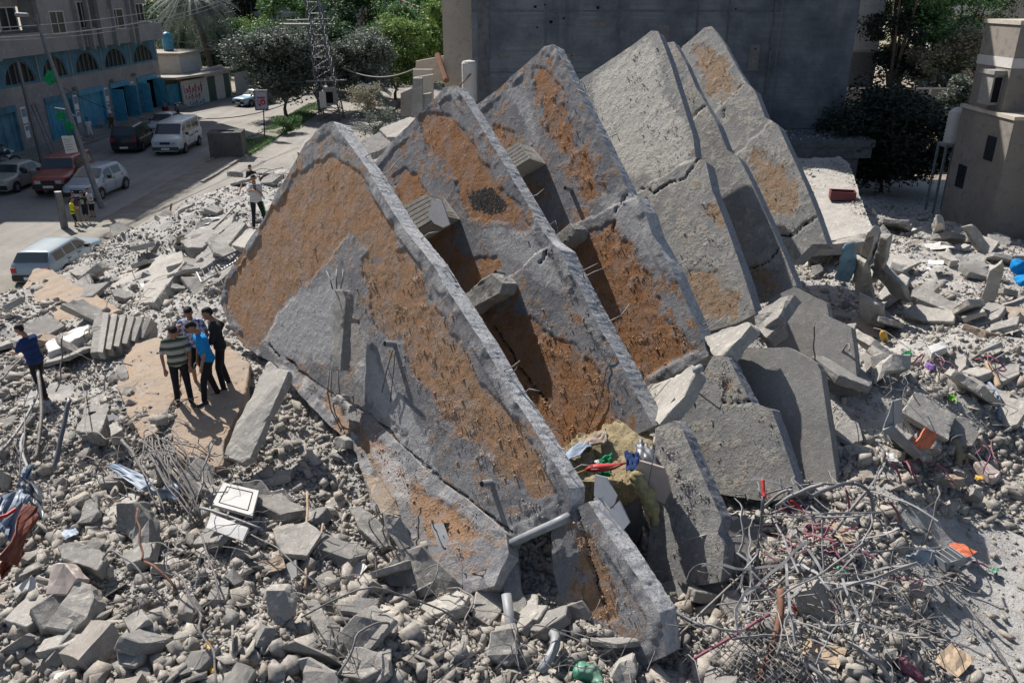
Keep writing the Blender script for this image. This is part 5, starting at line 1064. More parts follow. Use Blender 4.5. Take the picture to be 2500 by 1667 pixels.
T = [ # u, v(base), Y, height, radius, mat, label
 ('olive_tree', 'big grey green tree left of the pylon, above the advertising sign', PY(700,290,71), 6.9, 4.3, 'olive', 30000),
 ('olive_tree', 'second grey green tree, just behind the pylon', PY(782,285,73), 6.4, 3.4, 'olive', 20000),
 ('olive_tree', 'small grey green tree right of the pylon beside the side road', PY(905,245,74), 6.0, 3.4, 'olive', 16000),
 ('olive_tree', 'grey green tree between the pylon and the feathery tree', PY(965,232,82), 7.0, 4.0, 'olive', 16000),
 ('feathery_tree', 'bright green feathery tree next to the cream wall', PY(1040,205,80), 8, 4.6, 'yel', 20000),
 ('garden_tree', 'green tree behind the feathery tree by the cream wall', PY(1085,150,95), 9, 4, 'mid', 9000),
 ('garden_tree', 'dark rounded tree right of the palm trunk', PY(555,170,90), 5.6, 3.4, 'dark', 12000),
 ('garden_tree', 'dark tree mass directly behind the apartment building end', PY(440,165,92), 8, 4.2, 'dark', 9000),
 ('garden_tree', 'bright tree above the dark rounded tree', PY(640,150,100), 5.5, 3.5, 'yel', 9000),
 ('garden_tree', 'mid green tree behind the pylon top', PY(720,120,108), 8.5, 4.5, 'mid', 10000),
 ('garden_tree', 'dark tree at the top, left of the pylon', PY(660,60,122), 11, 4.5, 'dark', 9000),
 ('garden_tree', 'wide dark tree at the top between the pylon and the lamp pole', PY(860,110,112), 10, 5, 'dark', 12000),
 ('garden_tree', 'mid green tree right of the thin lamp pole', PY(950,110,112), 9, 4.5, 'mid', 10000),
 ('garden_tree', 'green bushy tree at the top beside the cream wall', PY(1030,90,118), 11, 4.5, 'mid', 10000),
 ('garden_tree', 'dark tree at the top edge above the middle of the garden', PY(910,40,132), 13, 5.5, 'dark', 10000),
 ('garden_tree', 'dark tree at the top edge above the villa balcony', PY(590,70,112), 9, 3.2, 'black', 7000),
 ('garden_tree', 'shrubby tree low between the olive trees', PY(850,180,96), 5, 3.4, 'mid', 9000),
 ('garden_tree', 'tall dark cypress like tree at the top edge right of centre', PY(1000,30,128), 13, 4.5, 'mid', 9000),
 ('garden_tree', 'dark tree in the shade left of the palm', PY(395,100,100), 9, 4, 'dark', 7000),
 ('garden_tree', 'bushy tree behind the big grey green tree, below the villa', PY(640,190,92), 6.5, 4.4, 'mid', 12000),
 ('garden_tree', 'dark bushy tree directly behind the pylon switch box', PY(800,200,88), 6.5, 4.2, 'dark', 12000),
 ('garden_tree', 'yellow green bush by the side road behind the pylon', PY(860,225,84), 3.6, 3.0, 'yel', 9000),
 ('garden_tree', 'wide green tree at the top between pylon and villa', PY(770,60,124), 12, 5.4, 'mid', 12000),
 ('garden_tree', 'dark green tree at the top edge above the grey green trees', PY(820,20,134), 13, 5.5, 'dark', 11000),
 ('garden_tree', 'green tree filling the gap left of the cream wall', PY(985,150,100), 8, 4.4, 'mid', 12000),
 ('garden_tree', 'green tree at the top edge left of the palm crown', PY(420,60,112), 10, 4.8, 'mid', 9000),
 ('lot_tree', 'bright leafy tree at the upper right above the lot wall', PY(2215,100,84), 11, 4.6, 'mid', 12000),
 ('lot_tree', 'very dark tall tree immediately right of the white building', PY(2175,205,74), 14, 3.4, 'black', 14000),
 ('lot_tree', 'large mid green leafy tree behind the lot wall', PY(2270,190,76), 10, 4.8, 'mid', 16000),
 ('lot_tree', 'dark green tree at the upper right before the far block', PY(2340,130,82), 10, 4.2, 'dark', 12000),
 ('lot_tree', 'dry brownish bush overhanging the lot wall', PY(2280,230,72), 4.6, 2.9, 'dry', 9000),
 ('lot_tree', 'dry twiggy bush at the right end of the lot wall', PY(2360,220,70.5), 5.6, 2.9, 'dry', 9000),
 ('lot_tree', 'grey green shrub beside the beige house', PY(2345,262,56), 2.6, 1.5, 'olive', 5000),
]
for nm, lb, p, h_, r_, mt, nl in T:
    loc = Vector(p); gz = 0.0; loc.z = -.1
    far = loc.y > 100
    tree(nm, lb, loc, h_ + max(0, p[2]) * .9, r_ * 1.12, mt, int(nl * 1.7), lsize=.2 if far else .14, blobs=30, trunk_h=(h_ * .12 if nm != 'olive_tree' else 1.3), group=None, openness=.6)
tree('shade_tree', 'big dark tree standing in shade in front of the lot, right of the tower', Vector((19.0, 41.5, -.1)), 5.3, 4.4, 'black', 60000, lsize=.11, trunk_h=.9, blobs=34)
tree('garden_shrub', 'low leafless looking bush in front of the broken pier', PY(900, 290, 57) * 1.0, 2.4, 1.7, 'dry', 3500, lsize=.07, trunk_h=.3, cat='shrub')
tree('garden_shrub', 'green bush low beside the pylon foot', Vector((-16.6, 61, 0)), 1.3, 1.6, 'mid', 5000, lsize=.06, trunk_h=.1, cat='shrub', squash=.6)
tree('garden_shrub', 'small yellowish shrub on the dry grass lot', Vector((22.2, 58, -.2)), 1.8, 1.1, 'yel', 4000, lsize=.07, trunk_h=.2, cat='shrub')
tree('garden_shrub', 'bare spreading shrub behind the broken roof piece', Vector((-9.0, 56, -.1)), 2.8, 2.2, 'olive', 4000, lsize=.07, trunk_h=.4, cat='shrub')
# palms
def palm(label, loc, h, nf=26, L=3.6, droop=1.0, lean=0.0):
    e = empty('palm_tree', loc, 0, label, 'palm'); b = MB(); b.tube([(0, 0, -.2), (lean * .3, 0, h * .4), (lean, 0, h)], [.33, .27, .25], 10); b.obj('trunk', M['bark'], e)
    V = []; F = []; r = random.Random(5)
    for k in range(nf):
        a = 6.283 * k / nf * 2.4; el = r.uniform(-.5, .9); ll = L * r.uniform(.8, 1.1); pp = []
        for j in range(10):
            t = j / 9; q = ll * t * math.cos(el * (1 - t * .3)); z = ll * t * math.sin(el) - droop * t * t * 2.2
            pp.append(Vector((lean + math.cos(a) * q, math.sin(a) * q, h + z)))
        for j in range(1, 10):
            d = (pp[j] - pp[j - 1]).normalized(); s_ = d.cross(Vector((0, 0, 1))).normalized()
            for m_ in range(4):
                o_ = pp[j - 1].lerp(pp[j], m_ / 4)
                for sg in (-1, 1):
                    tip = o_ + (s_ * sg * .8 + d * .35 + Vector((0, 0, -.55))) * .62 * (1 - abs(j / 9 - .45) * .8); i = len(V); V += [o_ - d * .04, o_ + d * .04, tip]; F.append((i, i + 1, i + 2))
    link_mesh('crown', np_mesh('crown', np.array([list(x) for x in V]), np.array(F)), LV['olive'], e)
palm('tall date palm with hanging grey green fronds behind the shed', Vector((PY(520,150,86).x, 86, 0)), 9.0, 130, 4.4, 1.6, -1.2)
palm('small palm with spiky fronds between the two olive trees right of the pylon', Vector((PY(905,200,70).x, 70, 0)), 2.4, 16, 1.7, .5)
palm('young bright palm in front of the villa', Vector((PY(592,90,105).x, 105, 0)), 3.2, 12, 1.8, .4)
# grass
def grass(name, label, x0, x1, y0, y1, n, mat, hgt, z=-.12, fn=None):
    x = rng.uniform(x0, x1, n); y = rng.uniform(y0, y1, n); k = fbm(np.stack([x, y, x * 0], 1), .5, 3, 33) > .42
    if fn: k &= fn(x, y)
    x, y = x[k], y[k]; m = len(x); a = rng.uniform(0, 6.28, m); hh = hgt * rng.uniform(.4, 1.2, m); w_ = .03
    p = np.stack([x, y, np.full(m, z)], 1); d = np.stack([np.cos(a), np.sin(a), a * 0], 1)
    tip = p + np.stack([rng.normal(0, .1, m), rng.normal(0, .1, m), hh], 1)
    V = np.stack([p - d * w_, p + d * w_, tip], 1).reshape(-1, 3)
    tag(link_mesh(name, np_mesh(name, V, np.arange(m * 3).reshape(-1, 3)), LV[mat]), label, kind='stuff')
sheet('lot_ground', [(16, 44), (40, 44), (40, 69), (16, 69)], -.13, M['dirt'])
grass('dry_grass', 'dry straw coloured grass on the lot in front of the block wall', 17, 33, 52, 68.8, 26000, 'straw', .35)
grass('green_weeds', 'bright green weeds growing along the lot wall', 20, 31, 63, 68.8, 9000, 'yel', .8, fn=lambda x, y: fbm(np.stack([x, y, x * 0], 1), .35, 2, 91) > .5)
grass('median_weeds', 'low weeds on the median strip beside the pylon', -18.8, -16.6, 52, 78, 16000, 'mid', .2, .05)
# ------------------------------------------------------------------ vehicles
def paint(name, col, dust=0.45, rough=0.35): return plain(name, col, rough, 0.5, 0.1, 0.1, 3, coat=0.3, dust=dust)
def car(name, label, cat, loc, rz, L, W, prof, belt, col, panes, rearglass=None, wheels=(.78, 3.2), wr=.3, trunkd=None, body_extra=None, ride=.2, rim='alu', tumble=.72, lower=None, tilt=None, grille=True, noroofrack=True):
    """prof: stations (x, ztop) from the nose at x=0; cabin wherever ztop > belt+0.08; front points to -x local"""
    e = empty(name, loc, rz, label, cat); hw = W / 2
    if tilt: e.rotation_euler = (tilt[0], tilt[1], rz)
    xs = []; 
    for (xa, za), (xb, zb) in zip(prof[:-1], prof[1:]):
        k = max(1, int((xb - xa) / .12)); xs += [(xa + (xb - xa) * j / k, za + (zb - za) * j / k) for j in range(k)]
    xs.append(prof[-1])
    def zt(x):
        for (xa, za), (xb, zb) in zip(prof[:-1], prof[1:]):
            if x <= xb: return za + (zb - za) * (x - xa) / max(1e-6, xb - xa)
        return prof[-1][1]
    def wid(x):
        f = min(1, .86 + .14 * math.sqrt(max(0, min(1, x / .5)))); r = min(1, .88 + .12 * math.sqrt(max(0, min(1, (L - x) / .45)))); return hw * f * r
    top = max(z for _, z in prof)
    def sec(x, z=None):
        z = zt(x) if z is None else z; w_ = wid(x); cab = max(0, min(1, (z - belt) / (top - belt)))
        if z > belt + .03:
            wt_ = w_ * (1 - (1 - tumble - .03) * cab) ; wt_ = w_ * (.93 - (.93 - tumble) * cab)
            return [(0, z), (wt_ * .8, z - .015), (wt_, z - .05 * cab - .01), (w_ * .94, belt), (w_, belt - .16), (w_ * .985, .42), (w_ * .93, ride), (0, ride)]
        return [(0, z), (w_ * .6, z - .01), (w_ * .82, z - .03), (w_ * .94, z - .07), (w_, min(belt - .16, z - .14)), (w_ * .985, min(.42, z - .2)), (w_ * .93, ride), (0, ride)]
    V = []; F = []; K = 8; ring = 2 * (K - 1)
    for x, z in xs:
        s_ = sec(x, z); r_ = [(y, zz) for y, zz in s_] + [(-y, zz) for y, zz in s_[-2:0:-1]]
        V += [(x, y, zz) for y, zz in r_]
    n = len(xs)
    for i in range(n - 1):
        for j in range(ring): F.append((i * ring + j, (i + 1) * ring + j, (i + 1) * ring + (j + 1) % ring, i * ring + (j + 1) % ring))
    F += [tuple(range(ring)), tuple(range((n - 1) * ring, n * ring))[::-1]]
    b = MB(); b.add(V, F); me = b.mesh('body'); tmp = bpy.data.objects.new('t', me); COL.objects.link(tmp)
    bm = bmesh.new(); bm.from_mesh(me); bmesh.ops.recalc_face_normals(bm, faces=bm.faces[:])
    # wheel arches stay uncut: flat black plates below stand in for the wells' shade
    bm.to_mesh(me); bm.free(); bpy.data.objects.remove(tmp); body = link_mesh('body', me, [col, lower or col], e, True)
    if lower:
        for p in me.polygons:
            if p.center.z < .5: p.material_index = 1
    bv = body.modifiers.new('bevel', 'BEVEL'); bv.width = .025; bv.segments = 2; bv.limit_method = 'ANGLE'; bv.angle_limit = math.radians(35)
    def side_pt(x, t, sg, o=.008):
        s_ = sec(x); y = s_[2][0] + (s_[3][0] - s_[2][0]) * t; z = s_[2][1] + (s_[3][1] - s_[2][1]) * t; return Vector((x, sg * (y + o), z + .002))
    for x0, x1 in panes:
        for sg in (-1, 1):
            g = MB(); k = 6; a = [side_pt(x0 + (x1 - x0) * j / k, .16, sg) for j in range(k + 1)]; c = [side_pt(x0 + (x1 - x0) * j / k, .9, sg) for j in range(k + 1)]
            for j in range(k): g.add([a[j], a[j + 1], c[j + 1], c[j]], [(0, 1, 2, 3)])
            g.obj('side_window', M['glass'], e)
    def front_glass(x0, x1, nme):
        g = MB(); k = 4; rows = []
        for j in range(k + 1):
            x = x0 + (x1 - x0) * j / k; s_ = sec(x); up_ = Vector(((-.01 if x1 > x0 else .01), 0, .012)) 
            if nme == 'rear_window': up_ = Vector((.012, 0, .012))
            else: up_ = Vector((-.012, 0, .012))
            yy = s_[2][0] * .93; rows.append([Vector((x, y, s_[0][1] - (.012 if abs(y) > yy * .8 else 0))) + up_ for y in (-yy, -yy * .75, 0, yy * .75, yy)])
        for j in range(k):
            for m_ in range(4): g.add([rows[j][m_], rows[j][m_ + 1], rows[j + 1][m_ + 1], rows[j + 1][m_]], [(0, 1, 2, 3)])
        g.obj(nme, M['glass'], e)
    # windscreen and rear window follow the profile
    up_s = [(xa, za, xb, zb) for (xa, za), (xb, zb) in zip(prof[:-1], prof[1:]) if abs(zb - za) > .22 and max(za, zb) > belt + .2 and min(za, zb) > belt - .25]
    for xa, za, xb, zb in up_s:
        lo = .1 if za < zb else .08
        front_glass(xa + (xb - xa) * .12, xa + (xb - xa) * .9, 'windscreen' if zb > za else 'rear_window')
    for wx in wheels:
        for sg in (-1, 1):
            y0 = wid(wx) 
            g = MB(); pts = [Vector((wx + (wr + .07) * math.cos(a), sg * (y0 + .004), wr + (wr + .07) * math.sin(a))) for a in [math.pi * k / 12 for k in range(13)]]
            pts = [Vector((wx + (wr + .07), sg * (y0 + .004), ride))] + pts + [Vector((wx - (wr + .07), sg * (y0 + .004), ride))]
            g.prism(pts, (0, -sg * .03, 0)); g.obj('wheel_arch_shade', M['black'], e)
            g = MB(); ang = [(sg * (y0 + .03) - sg * .2, wr * .97), (sg * (y0 + .03) - sg * .19, wr), (sg * (y0 + .03) - sg * .02, wr), (sg * (y0 + .03), wr * .95), (sg * (y0 + .03), wr * .64)]
            k = 20; V = []; F = []
            for yy, rr in ang: V += [(wx + rr * math.cos(6.283 * j / k), yy, wr + rr * math.sin(6.283 * j / k)) for j in range(k)]
            for i in range(len(ang) - 1):
                for j in range(k): F.append((i * k + j, i * k + (j + 1) % k, (i + 1) * k + (j + 1) % k, (i + 1) * k + j))
            F.append(tuple(range(k))); g.add(V, F); wo_ = g.obj('wheel', M['rubber'], e, False)
            g = MB(); yy = sg * (y0 + .02); g.prism([(wx + wr * .64 * math.cos(6.283 * j / 20), yy - sg * .03, wr + wr * .64 * math.sin(6.283 * j / 20)) for j in range(20)], (0, sg * .012, 0))
            for s5 in range(5):
                a = 6.283 * s5 / 5; g.box(-.035, -.012, wr * .1, .035, .012, wr * .62, Matrix.Translation((wx, yy, wr)) @ Matrix.Rotation(a, 4, 'Y'))
            g.cur = 0; g.obj('rim', M[rim], wo_)
    # lamps, bumpers, grille, plates, door seams, mirrors
    zf = prof[0][1]; wf = wid(.02)
    for sg in (-1, 1):
        g = MB(); g.box(-.02, sg * wf * .62 - .14, zf - .26, .06, sg * wf * .62 + .14, zf - .1); g.obj('headlight', M['lampg'], e)
        g = MB(); g.box(L - .05, sg * wid(L) * .84 - .09, belt - .28, L + .025, sg * wid(L) * .84 + .09, belt - .06); g.obj('taillight', M['taill'], e)
        xm = [x for x, z in prof if z > belt + .2][0]; xm = xm - .1
        g = MB(); g.box(xm - .08, sg * (wid(xm) + .02), belt - .02, xm + .06, sg * (wid(xm) + .2), belt + .13); g.obj('mirror', M['black'], e)
    g = MB(); g.box(-.07, -wf * .96, ride + .08, .05, wf * .96, ride + .3); g.obj('bumper', M['black'] if not lower else lower, e)
    g = MB(); g.box(L - .05, -wid(L) * .96, ride + .08, L + .07, wid(L) * .96, ride + .3); g.obj('bumper', M['black'] if not lower else lower, e)
    if grille: g = MB(); g.box(-.03, -wf * .38, zf - .25, .03, wf * .38, zf - .1); g.obj('grille', M['black'], e)
    for xx in (-.085, L + .075): g = MB(); g.box(xx - .01, -.25, ride + .13, xx + .01, .25, ride + .25); g.obj('number_plate', M['whitec'], e)
    seams = MB()
    for x in (body_extra or []):
        for sg in (-1, 1):
            s_ = sec(x); q = [Vector((x, sg * (s_[k][0] + .003), s_[k][1])) for k in (3, 4, 5)]; q.append(Vector((x, sg * (s_[5][0] + .003), .3))); seams.tube(q, .008, 4)
            q = Vector((x - .12, sg * (s_[4][0] + .012), s_[4][1] + .06)); seams.box(q.x - .08, q.y - .012, q.z - .015, q.x + .08, q.y + .012, q.z + .015)
    if seams.v: seams.obj('door_seam', M['black'], e)
    return e
SV = paint('silver_paint', (0.28, 0.33, 0.4), .35)
def at_wheels(uvf, uvr, wb0): # near side wheels ground points -> (centre line direction, front wheel point)
    a = P(*uvf); b = P(*uvr); d = (b - a); return a, math.atan2(d.y, d.x)
def place(uvf, uvr, wf, W, side):
    a = P(*uvf); b = P(*uvr); an = math.atan2((b - a).y, (b - a).x); d = Vector((math.cos(an), math.sin(an), 0)); nrm = Vector((-d.y, d.x, 0))
    return a - d * wf + nrm * (W / 2) * side, an
# silver hatchback
loc, an = place((252, 487), (312, 460), .75, 1.66, 1)
car('parked_car', 'silver blue hatchback parked nose to the viewer behind the leaning lamp pole', 'car', loc, an, 3.8, 1.66, [(0, .72), (.15, .82), (.95, .98), (1.65, 1.44), (2.0, 1.5), (3.2, 1.46), (3.65, 1.0), (3.8, .85)], .93, SV, [(1.42, 2.15), (2.25, 3.05)], wheels=(.75, 3.2), wr=.29, body_extra=[1.2, 2.2, 3.1])
loc, an = place((186, 472), (236, 442), .85, 1.8, 1)
car('parked_car', 'dark red off road car between the beige hatchback and the silver hatchback', 'car', loc, an, 4.4, 1.82, [(0, .95), (.1, 1.05), (1.3, 1.13), (1.75, 1.7), (2.0, 1.76), (4.15, 1.74), (4.35, 1.15), (4.4, 1.0)], 1.08, paint('red_car_paint', (0.26, 0.035, 0.02), .25), [(1.6, 2.3), (2.42, 3.15), (3.27, 4.0)], wheels=(.85, 3.5), wr=.37, ride=.36, body_extra=[1.45, 2.36, 3.2], tumble=.8)
loc, an = place((46, 470), (108, 446), .7, 1.55, 1)
car('parked_car', 'old beige hatchback parked first in the row at the left edge', 'car', loc, an, 3.65, 1.55, [(0, .72), (.1, .8), (1.05, .9), (1.55, 1.32), (1.8, 1.37), (2.75, 1.34), (3.5, .88), (3.65, .8)], .87, paint('beige_car_paint', (0.36, 0.33, 0.28), .5), [(1.36, 2.05), (2.13, 2.9)], wheels=(.7, 2.95), wr=.27, body_extra=[1.15, 2.1])
loc, an = place((455, 374), (506, 345), .95, 1.85, 1)
van = car('minibus', 'white minibus with blue and green marks parked behind the concrete box', 'van', loc, an, 4.9, 1.9, [(0, .95), (.1, 1.05), (.55, 1.18), (1.35, 1.88), (1.7, 1.96), (4.7, 1.95), (4.85, 1.3), (4.9, 1.0)], 1.15, paint('white_van_paint', (0.55, 0.56, 0.57), .2), [(1.05, 1.75), (1.95, 2.85), (3.05, 4.35)], wheels=(.95, 3.85), wr=.31, ride=.25, body_extra=[1.0, 1.9, 2.95], tumble=.84, lower=paint('van_lower_paint', (0.05, 0.07, 0.07), .3))
b = MB(); [b.box(2.0 + .28 * k, s_ * .953 - .006, .85, 2.2 + .28 * k, s_ * .953 + .006, 1.0) for k in range(3) for s_ in (-1, 1)]; b.obj('door_writing', M['blue_door'], van)
b = MB(); [b.box(3.15 + .26 * k, s_ * .953 - .006, .88 + .03 * (k % 2), 3.33 + .26 * k, s_ * .953 + .006, 1.02 + .03 * (k % 2)) for k in range(3) for s_ in (-1, 1)]; b.obj('side_mark', M['bluewr'], van)
loc, an = place((380, 352), (333, 380), .9, 1.8, -1)
car('minivan', 'black minivan parked tail to the viewer left of the white minibus', 'car', loc, an, 4.5, 1.8, [(0, .8), (.15, .92), (.95, 1.05), (1.8, 1.62), (2.1, 1.7), (4.1, 1.66), (4.42, 1.05), (4.5, .9)], 1.02, paint('black_car_paint', (0.012, 0.012, 0.014), .06, .45), [(1.6, 2.3), (2.42, 3.2), (3.3, 4.0)], wheels=(.85, 3.6), wr=.31, body_extra=[1.4, 2.36, 3.25])
loc, an = place((425, 330), (470, 304), .8, 1.7, 1)
car('parked_car', 'pale saloon car mostly hidden behind the white minibus', 'car', loc, an, 4.3, 1.7, [(0, .72), (.12, .82), (1.2, .95), (1.9, 1.4), (2.1, 1.44), (3.0, 1.42), (3.6, 1.0), (4.3, .92)], .93, paint('pale_grey_paint', (0.4, 0.43, 0.46), .3), [(1.6, 2.25), (2.35, 3.1)], wheels=(.8, 3.4), wr=.3, body_extra=[1.4, 2.3])
loc, an = place((598, 268), (630, 256), .8, 1.65, 1)
car('parked_car', 'pale blue saloon parked on the far road behind the advertising sign', 'car', P(583, 262), math.radians(62), 4.3, 1.65, [(0, .7), (.1, .8), (1.3, .92), (1.9, 1.36), (2.1, 1.4), (3.0, 1.38), (3.6, .98), (4.3, .93)], .9, paint('pale_blue_paint', (0.2, 0.32, 0.42), .3), [(1.65, 2.25), (2.35, 3.1)], wheels=(.8, 3.35), wr=.3, body_extra=[1.45, 2.3])
# estate car beside the rubble, seen from behind
q1 = P(62, 672, 0); q2 = P(240, 598, 0)
loc = P(247, 583, 0.0); tail = P(110, 668, 0.0); dd = tail - loc; an = math.atan2(dd.y, dd.x)
est = car('estate_car', 'pale blue estate car with open side windows half buried at the edge of the rubble', 'car', loc + Vector((.45, -2.1, .02)), an, 4.4, 1.66, [(0, .68), (.12, .78), (1.25, .9), (1.85, 1.33), (2.1, 1.38), (3.9, 1.36), (4.3, .95), (4.4, .8)], .88, paint('faded_blue_paint', (0.24, 0.31, 0.36), .45), [(1.55, 2.25), (2.35, 3.05), (3.15, 3.85)], wheels=(.8, 3.4), wr=.29, body_extra=[1.3, 2.3, 3.1]); est.scale = (.93, .93, .86)
# motorcycles
def moto(label, loc, rz, col):
    e = empty('motorcycle', loc, rz, label, 'motorcycle')
    for x in (-.62, .62):
        b = MB(); b.tube([(x + .29 * math.cos(6.283 * k / 18), 0, .3 + .29 * math.sin(6.283 * k / 18)) for k in range(19)], .05, 6); b.obj('wheel', M['rubber'], e)
    b = MB(); b.tube([(-.62, 0, .3), (-.2, 0, .42), (.1, 0, .4), (.62, 0, .3)], .035, 6); b.tube([(-.1, 0, .35), (.35, 0, .78), (-.4, 0, .75), (-.62, 0, .3)], .03, 6); b.obj('frame', M['chrome'], e)
    b = MB(); b.capsule((-.05, 0, .45), (.15, 0, .38), .15, .17); b.obj('engine', M['alu'], e)
    b = MB(); b.capsule((.05, 0, .8), (.32, 0, .85), .11, .14); b.obj('tank', col, e, True)
    b = MB(); b.capsule((-.55, 0, .8), (-.05, 0, .8), .09, .11); b.obj('saddle', M['black'], e, True)
    b = MB(); b.tube([(.62, 0, .3), (.48, 0, .75), (.4, 0, 1.02)], .03, 6); b.tube([(.33, -.34, 1.08), (.42, -.15, 1.03), (.42, .15, 1.03), (.33, .34, 1.08)], .018, 6); b.obj('handlebar', M['chrome'], e)
    b = MB(); b.capsule((.5, 0, .88), (.58, 0, .88), .09, .08); b.obj('headlight', M['lampg'], e, True)
moto('dark motorcycle parked on the pavement beside the man in the dark red shirt', P(434, 282), math.radians(-60), M['black'])
moto('dark motorcycle at the left edge with a person beside it', P(12, 408), math.radians(30), M['black'])
# ------------------------------------------------------------------ people
def remesh(mb, name, mats, parent, voxel, smooth=4, label=None):
    me = mb.mesh('tmp'); o = bpy.data.objects.new('tmp', me); COL.objects.link(o)
    m = o.modifiers.new('r', 'REMESH'); m.mode = 'VOXEL'; m.voxel_size = voxel
    s_ = o.modifiers.new('s', 'SMOOTH'); s_.factor = .5; s_.iterations = smooth
    dg = bpy.context.evaluated_depsgraph_get(); me2 = bpy.data.meshes.new_from_object(o.evaluated_get(dg)); bpy.data.objects.remove(o); me2.name = name
    me2.materials.clear(); r = link_mesh(name, me2, mats, parent, True); 
    if label: r['label'] = label
    return r
def stripes(name, base, bands, period, off_=0.0):
    n = NT(name); z = n.n('SeparateXYZ', {0: n.co()}).outputs[2]; f = n.math('FRACT', n.math('ADD', n.math('DIVIDE', z, period), off_)); r = n.n('ValToRGB', {'Fac': f}); r.color_ramp.interpolation = 'CONSTANT'; e = r.color_ramp.elements
    st = [(0, base)] + bands
    while len(e) < len(st): e.new(.5)
    for i, (p, c) in enumerate(st): e[i].position = p; e[i].color = (*c, 1)
    return n.fin(r.outputs[0], .85, .2)
def person(label, loc, face, h=1.73, shirt='blackc', pants='blackc', lean=0.08, head=(0.25, 0.0), arms=None, legs=None, voxel=.014, short_sleeve=True, shorts=False, loose=False, hair='hair', feet='skin', child=False, sit=False, bare=False, group=None, sleeve_len=.5):
    """face: heading in degrees; local +y is forward; arms: [(elbow, wrist) offsets] left(-x) then right(+x)"""
    s_ = h / 1.75; e = empty('person', loc, math.radians(face), label, 'person', group)
    R = Matrix.Rotation(-lean, 3, 'X'); pel = Vector((0, 0, .93)) if not sit else Vector((0, -.1, .5))
    T = lambda x, y, z: (pel + R @ (Vector((x, y, z - .93)))) * s_
    arms = arms or [((-.08, -.02, -.28), (-.06, .06, -.53)), ((.08, -.02, -.28), (.06, .06, -.53))]
    legs = legs or [((-.1, .0, .0)), ((.1, .02, .0))]
    sk = MB(); sh_ = MB(); pt = MB(); sc = s_
    def cap(b, p, q, r1, r2, k=10): b.capsule(p, q, r1 * sc, r2 * sc, k)
    hsc = 1.12 if child else 1.0
    neck = T(0, 0, 1.46); hc = neck + (R @ Vector((head[1] * .05, .02 + head[0] * .07, .155 * hsc))) * sc
    # head: skull, jaw, nose, ears, brow; turned by yaw and pitch
    HR = Matrix.Rotation(math.radians(-60) * head[1], 3, 'Z') @ Matrix.Rotation(-head[0] - lean, 3, 'X')
    hp = lambda x, y, z: hc + HR @ Vector((x, y, z)) * sc * hsc
    cap(sk, hp(0, -.015, .035), hp(0, .015, .03), .088, .086, 14); cap(sk, hp(0, .03, -.035), hp(0, .045, -.06), .066, .045, 12); cap(sk, hp(0, .088, .0), hp(0, .107, -.022), .012, .016, 8)
    for sg in (-1, 1): cap(sk, hp(sg * .083, -.005, .02), hp(sg * .087, -.01, -.02), .017, .013, 6); cap(sk, hp(sg * .03, .082, .03), hp(sg * .05, .07, .032), .013, .01, 6)
    cap(sk, hp(-.02, .094, -.045), hp(.02, .094, -.045), .011, .011, 6)
    cap(sk, T(0, -.005, 1.38), neck + R @ Vector((0, .01, .06)) * sc, .06, .055)
    ha = MB(); cap(ha, hp(0, -.035, .05), hp(0, -.006, .066), .088, .078, 14); cap(ha, hp(0, -.05, .0), hp(0, -.05, .04), .066, .076, 12)
    # torso
    W_ = .165 if not child else .14
    for b, g in ((sk, 0), (sh_, .016)):
        cap(b, T(-W_ + .06, 0, 1.33), T(W_ - .06, 0, 1.33), .105 + g, .105 + g); cap(b, T(-.07, .01, 1.18), T(.07, .01, 1.18), .11 + g, .11 + g); cap(b, T(-.06, .01, 1.04), T(.06, .01, 1.04), .105 + g * 1.3, .105 + g * 1.3)
        for sg in (-1, 1): cap(b, T(sg * .08, 0, 1.34), T(sg * .06, .01, 1.04), .095 + g, .1 + g); cap(b, T(0, 0, 1.41), T(sg * (W_ + .005), 0, 1.385), .055 + g * .6, .06 + g * .6)
    for b, g in ((sk, 0), (pt, .014)): cap(b, T(-.07, 0, .95), T(.07, 0, .95), .105 + g, .105 + g); 
    cap(sh_, T(-.075, .0, .94 if not loose else .88), T(.075, .0, .94 if not loose else .88), .125, .125)
    # legs
    for i, fo in enumerate(legs):
        sg = -1 if i == 0 else 1; hip = (pel + Vector((sg * .09, 0, -.02))) * sc; ft = Vector((fo[0], fo[1], fo[2] + .08)) * sc
        if len(fo) > 3: kn = Vector(fo[3:6]) * sc
        else:
            kn = (hip + ft) / 2 + Vector((0, .06, .01)) * sc
        cap(sk, hip, kn, .082, .055); cap(sk, kn, ft, .052, .038)
        if shorts: cap(pt, hip, kn + (ft - kn) * .12, .1, .078)
        else: cap(pt, hip, kn, .097, .068); cap(pt, kn, ft + Vector((0, 0, .02)), .066, .056)
        tdir = Vector((sg * .25, 1, 0)).normalized()
        if not bare:
            fm = MB(); cap(fm, ft + Vector((0, -.04, -.035)) * sc, ft + (tdir * .15 + Vector((0, 0, -.05))) * sc, .042, .034)
            remesh(fm, 'shoe', M[feet], e, .014, 2)
        else:
            cap(sk, ft + Vector((0, -.03, -.045)) * sc, ft + (tdir * .14 + Vector((0, 0, -.055))) * sc, .036, .03)
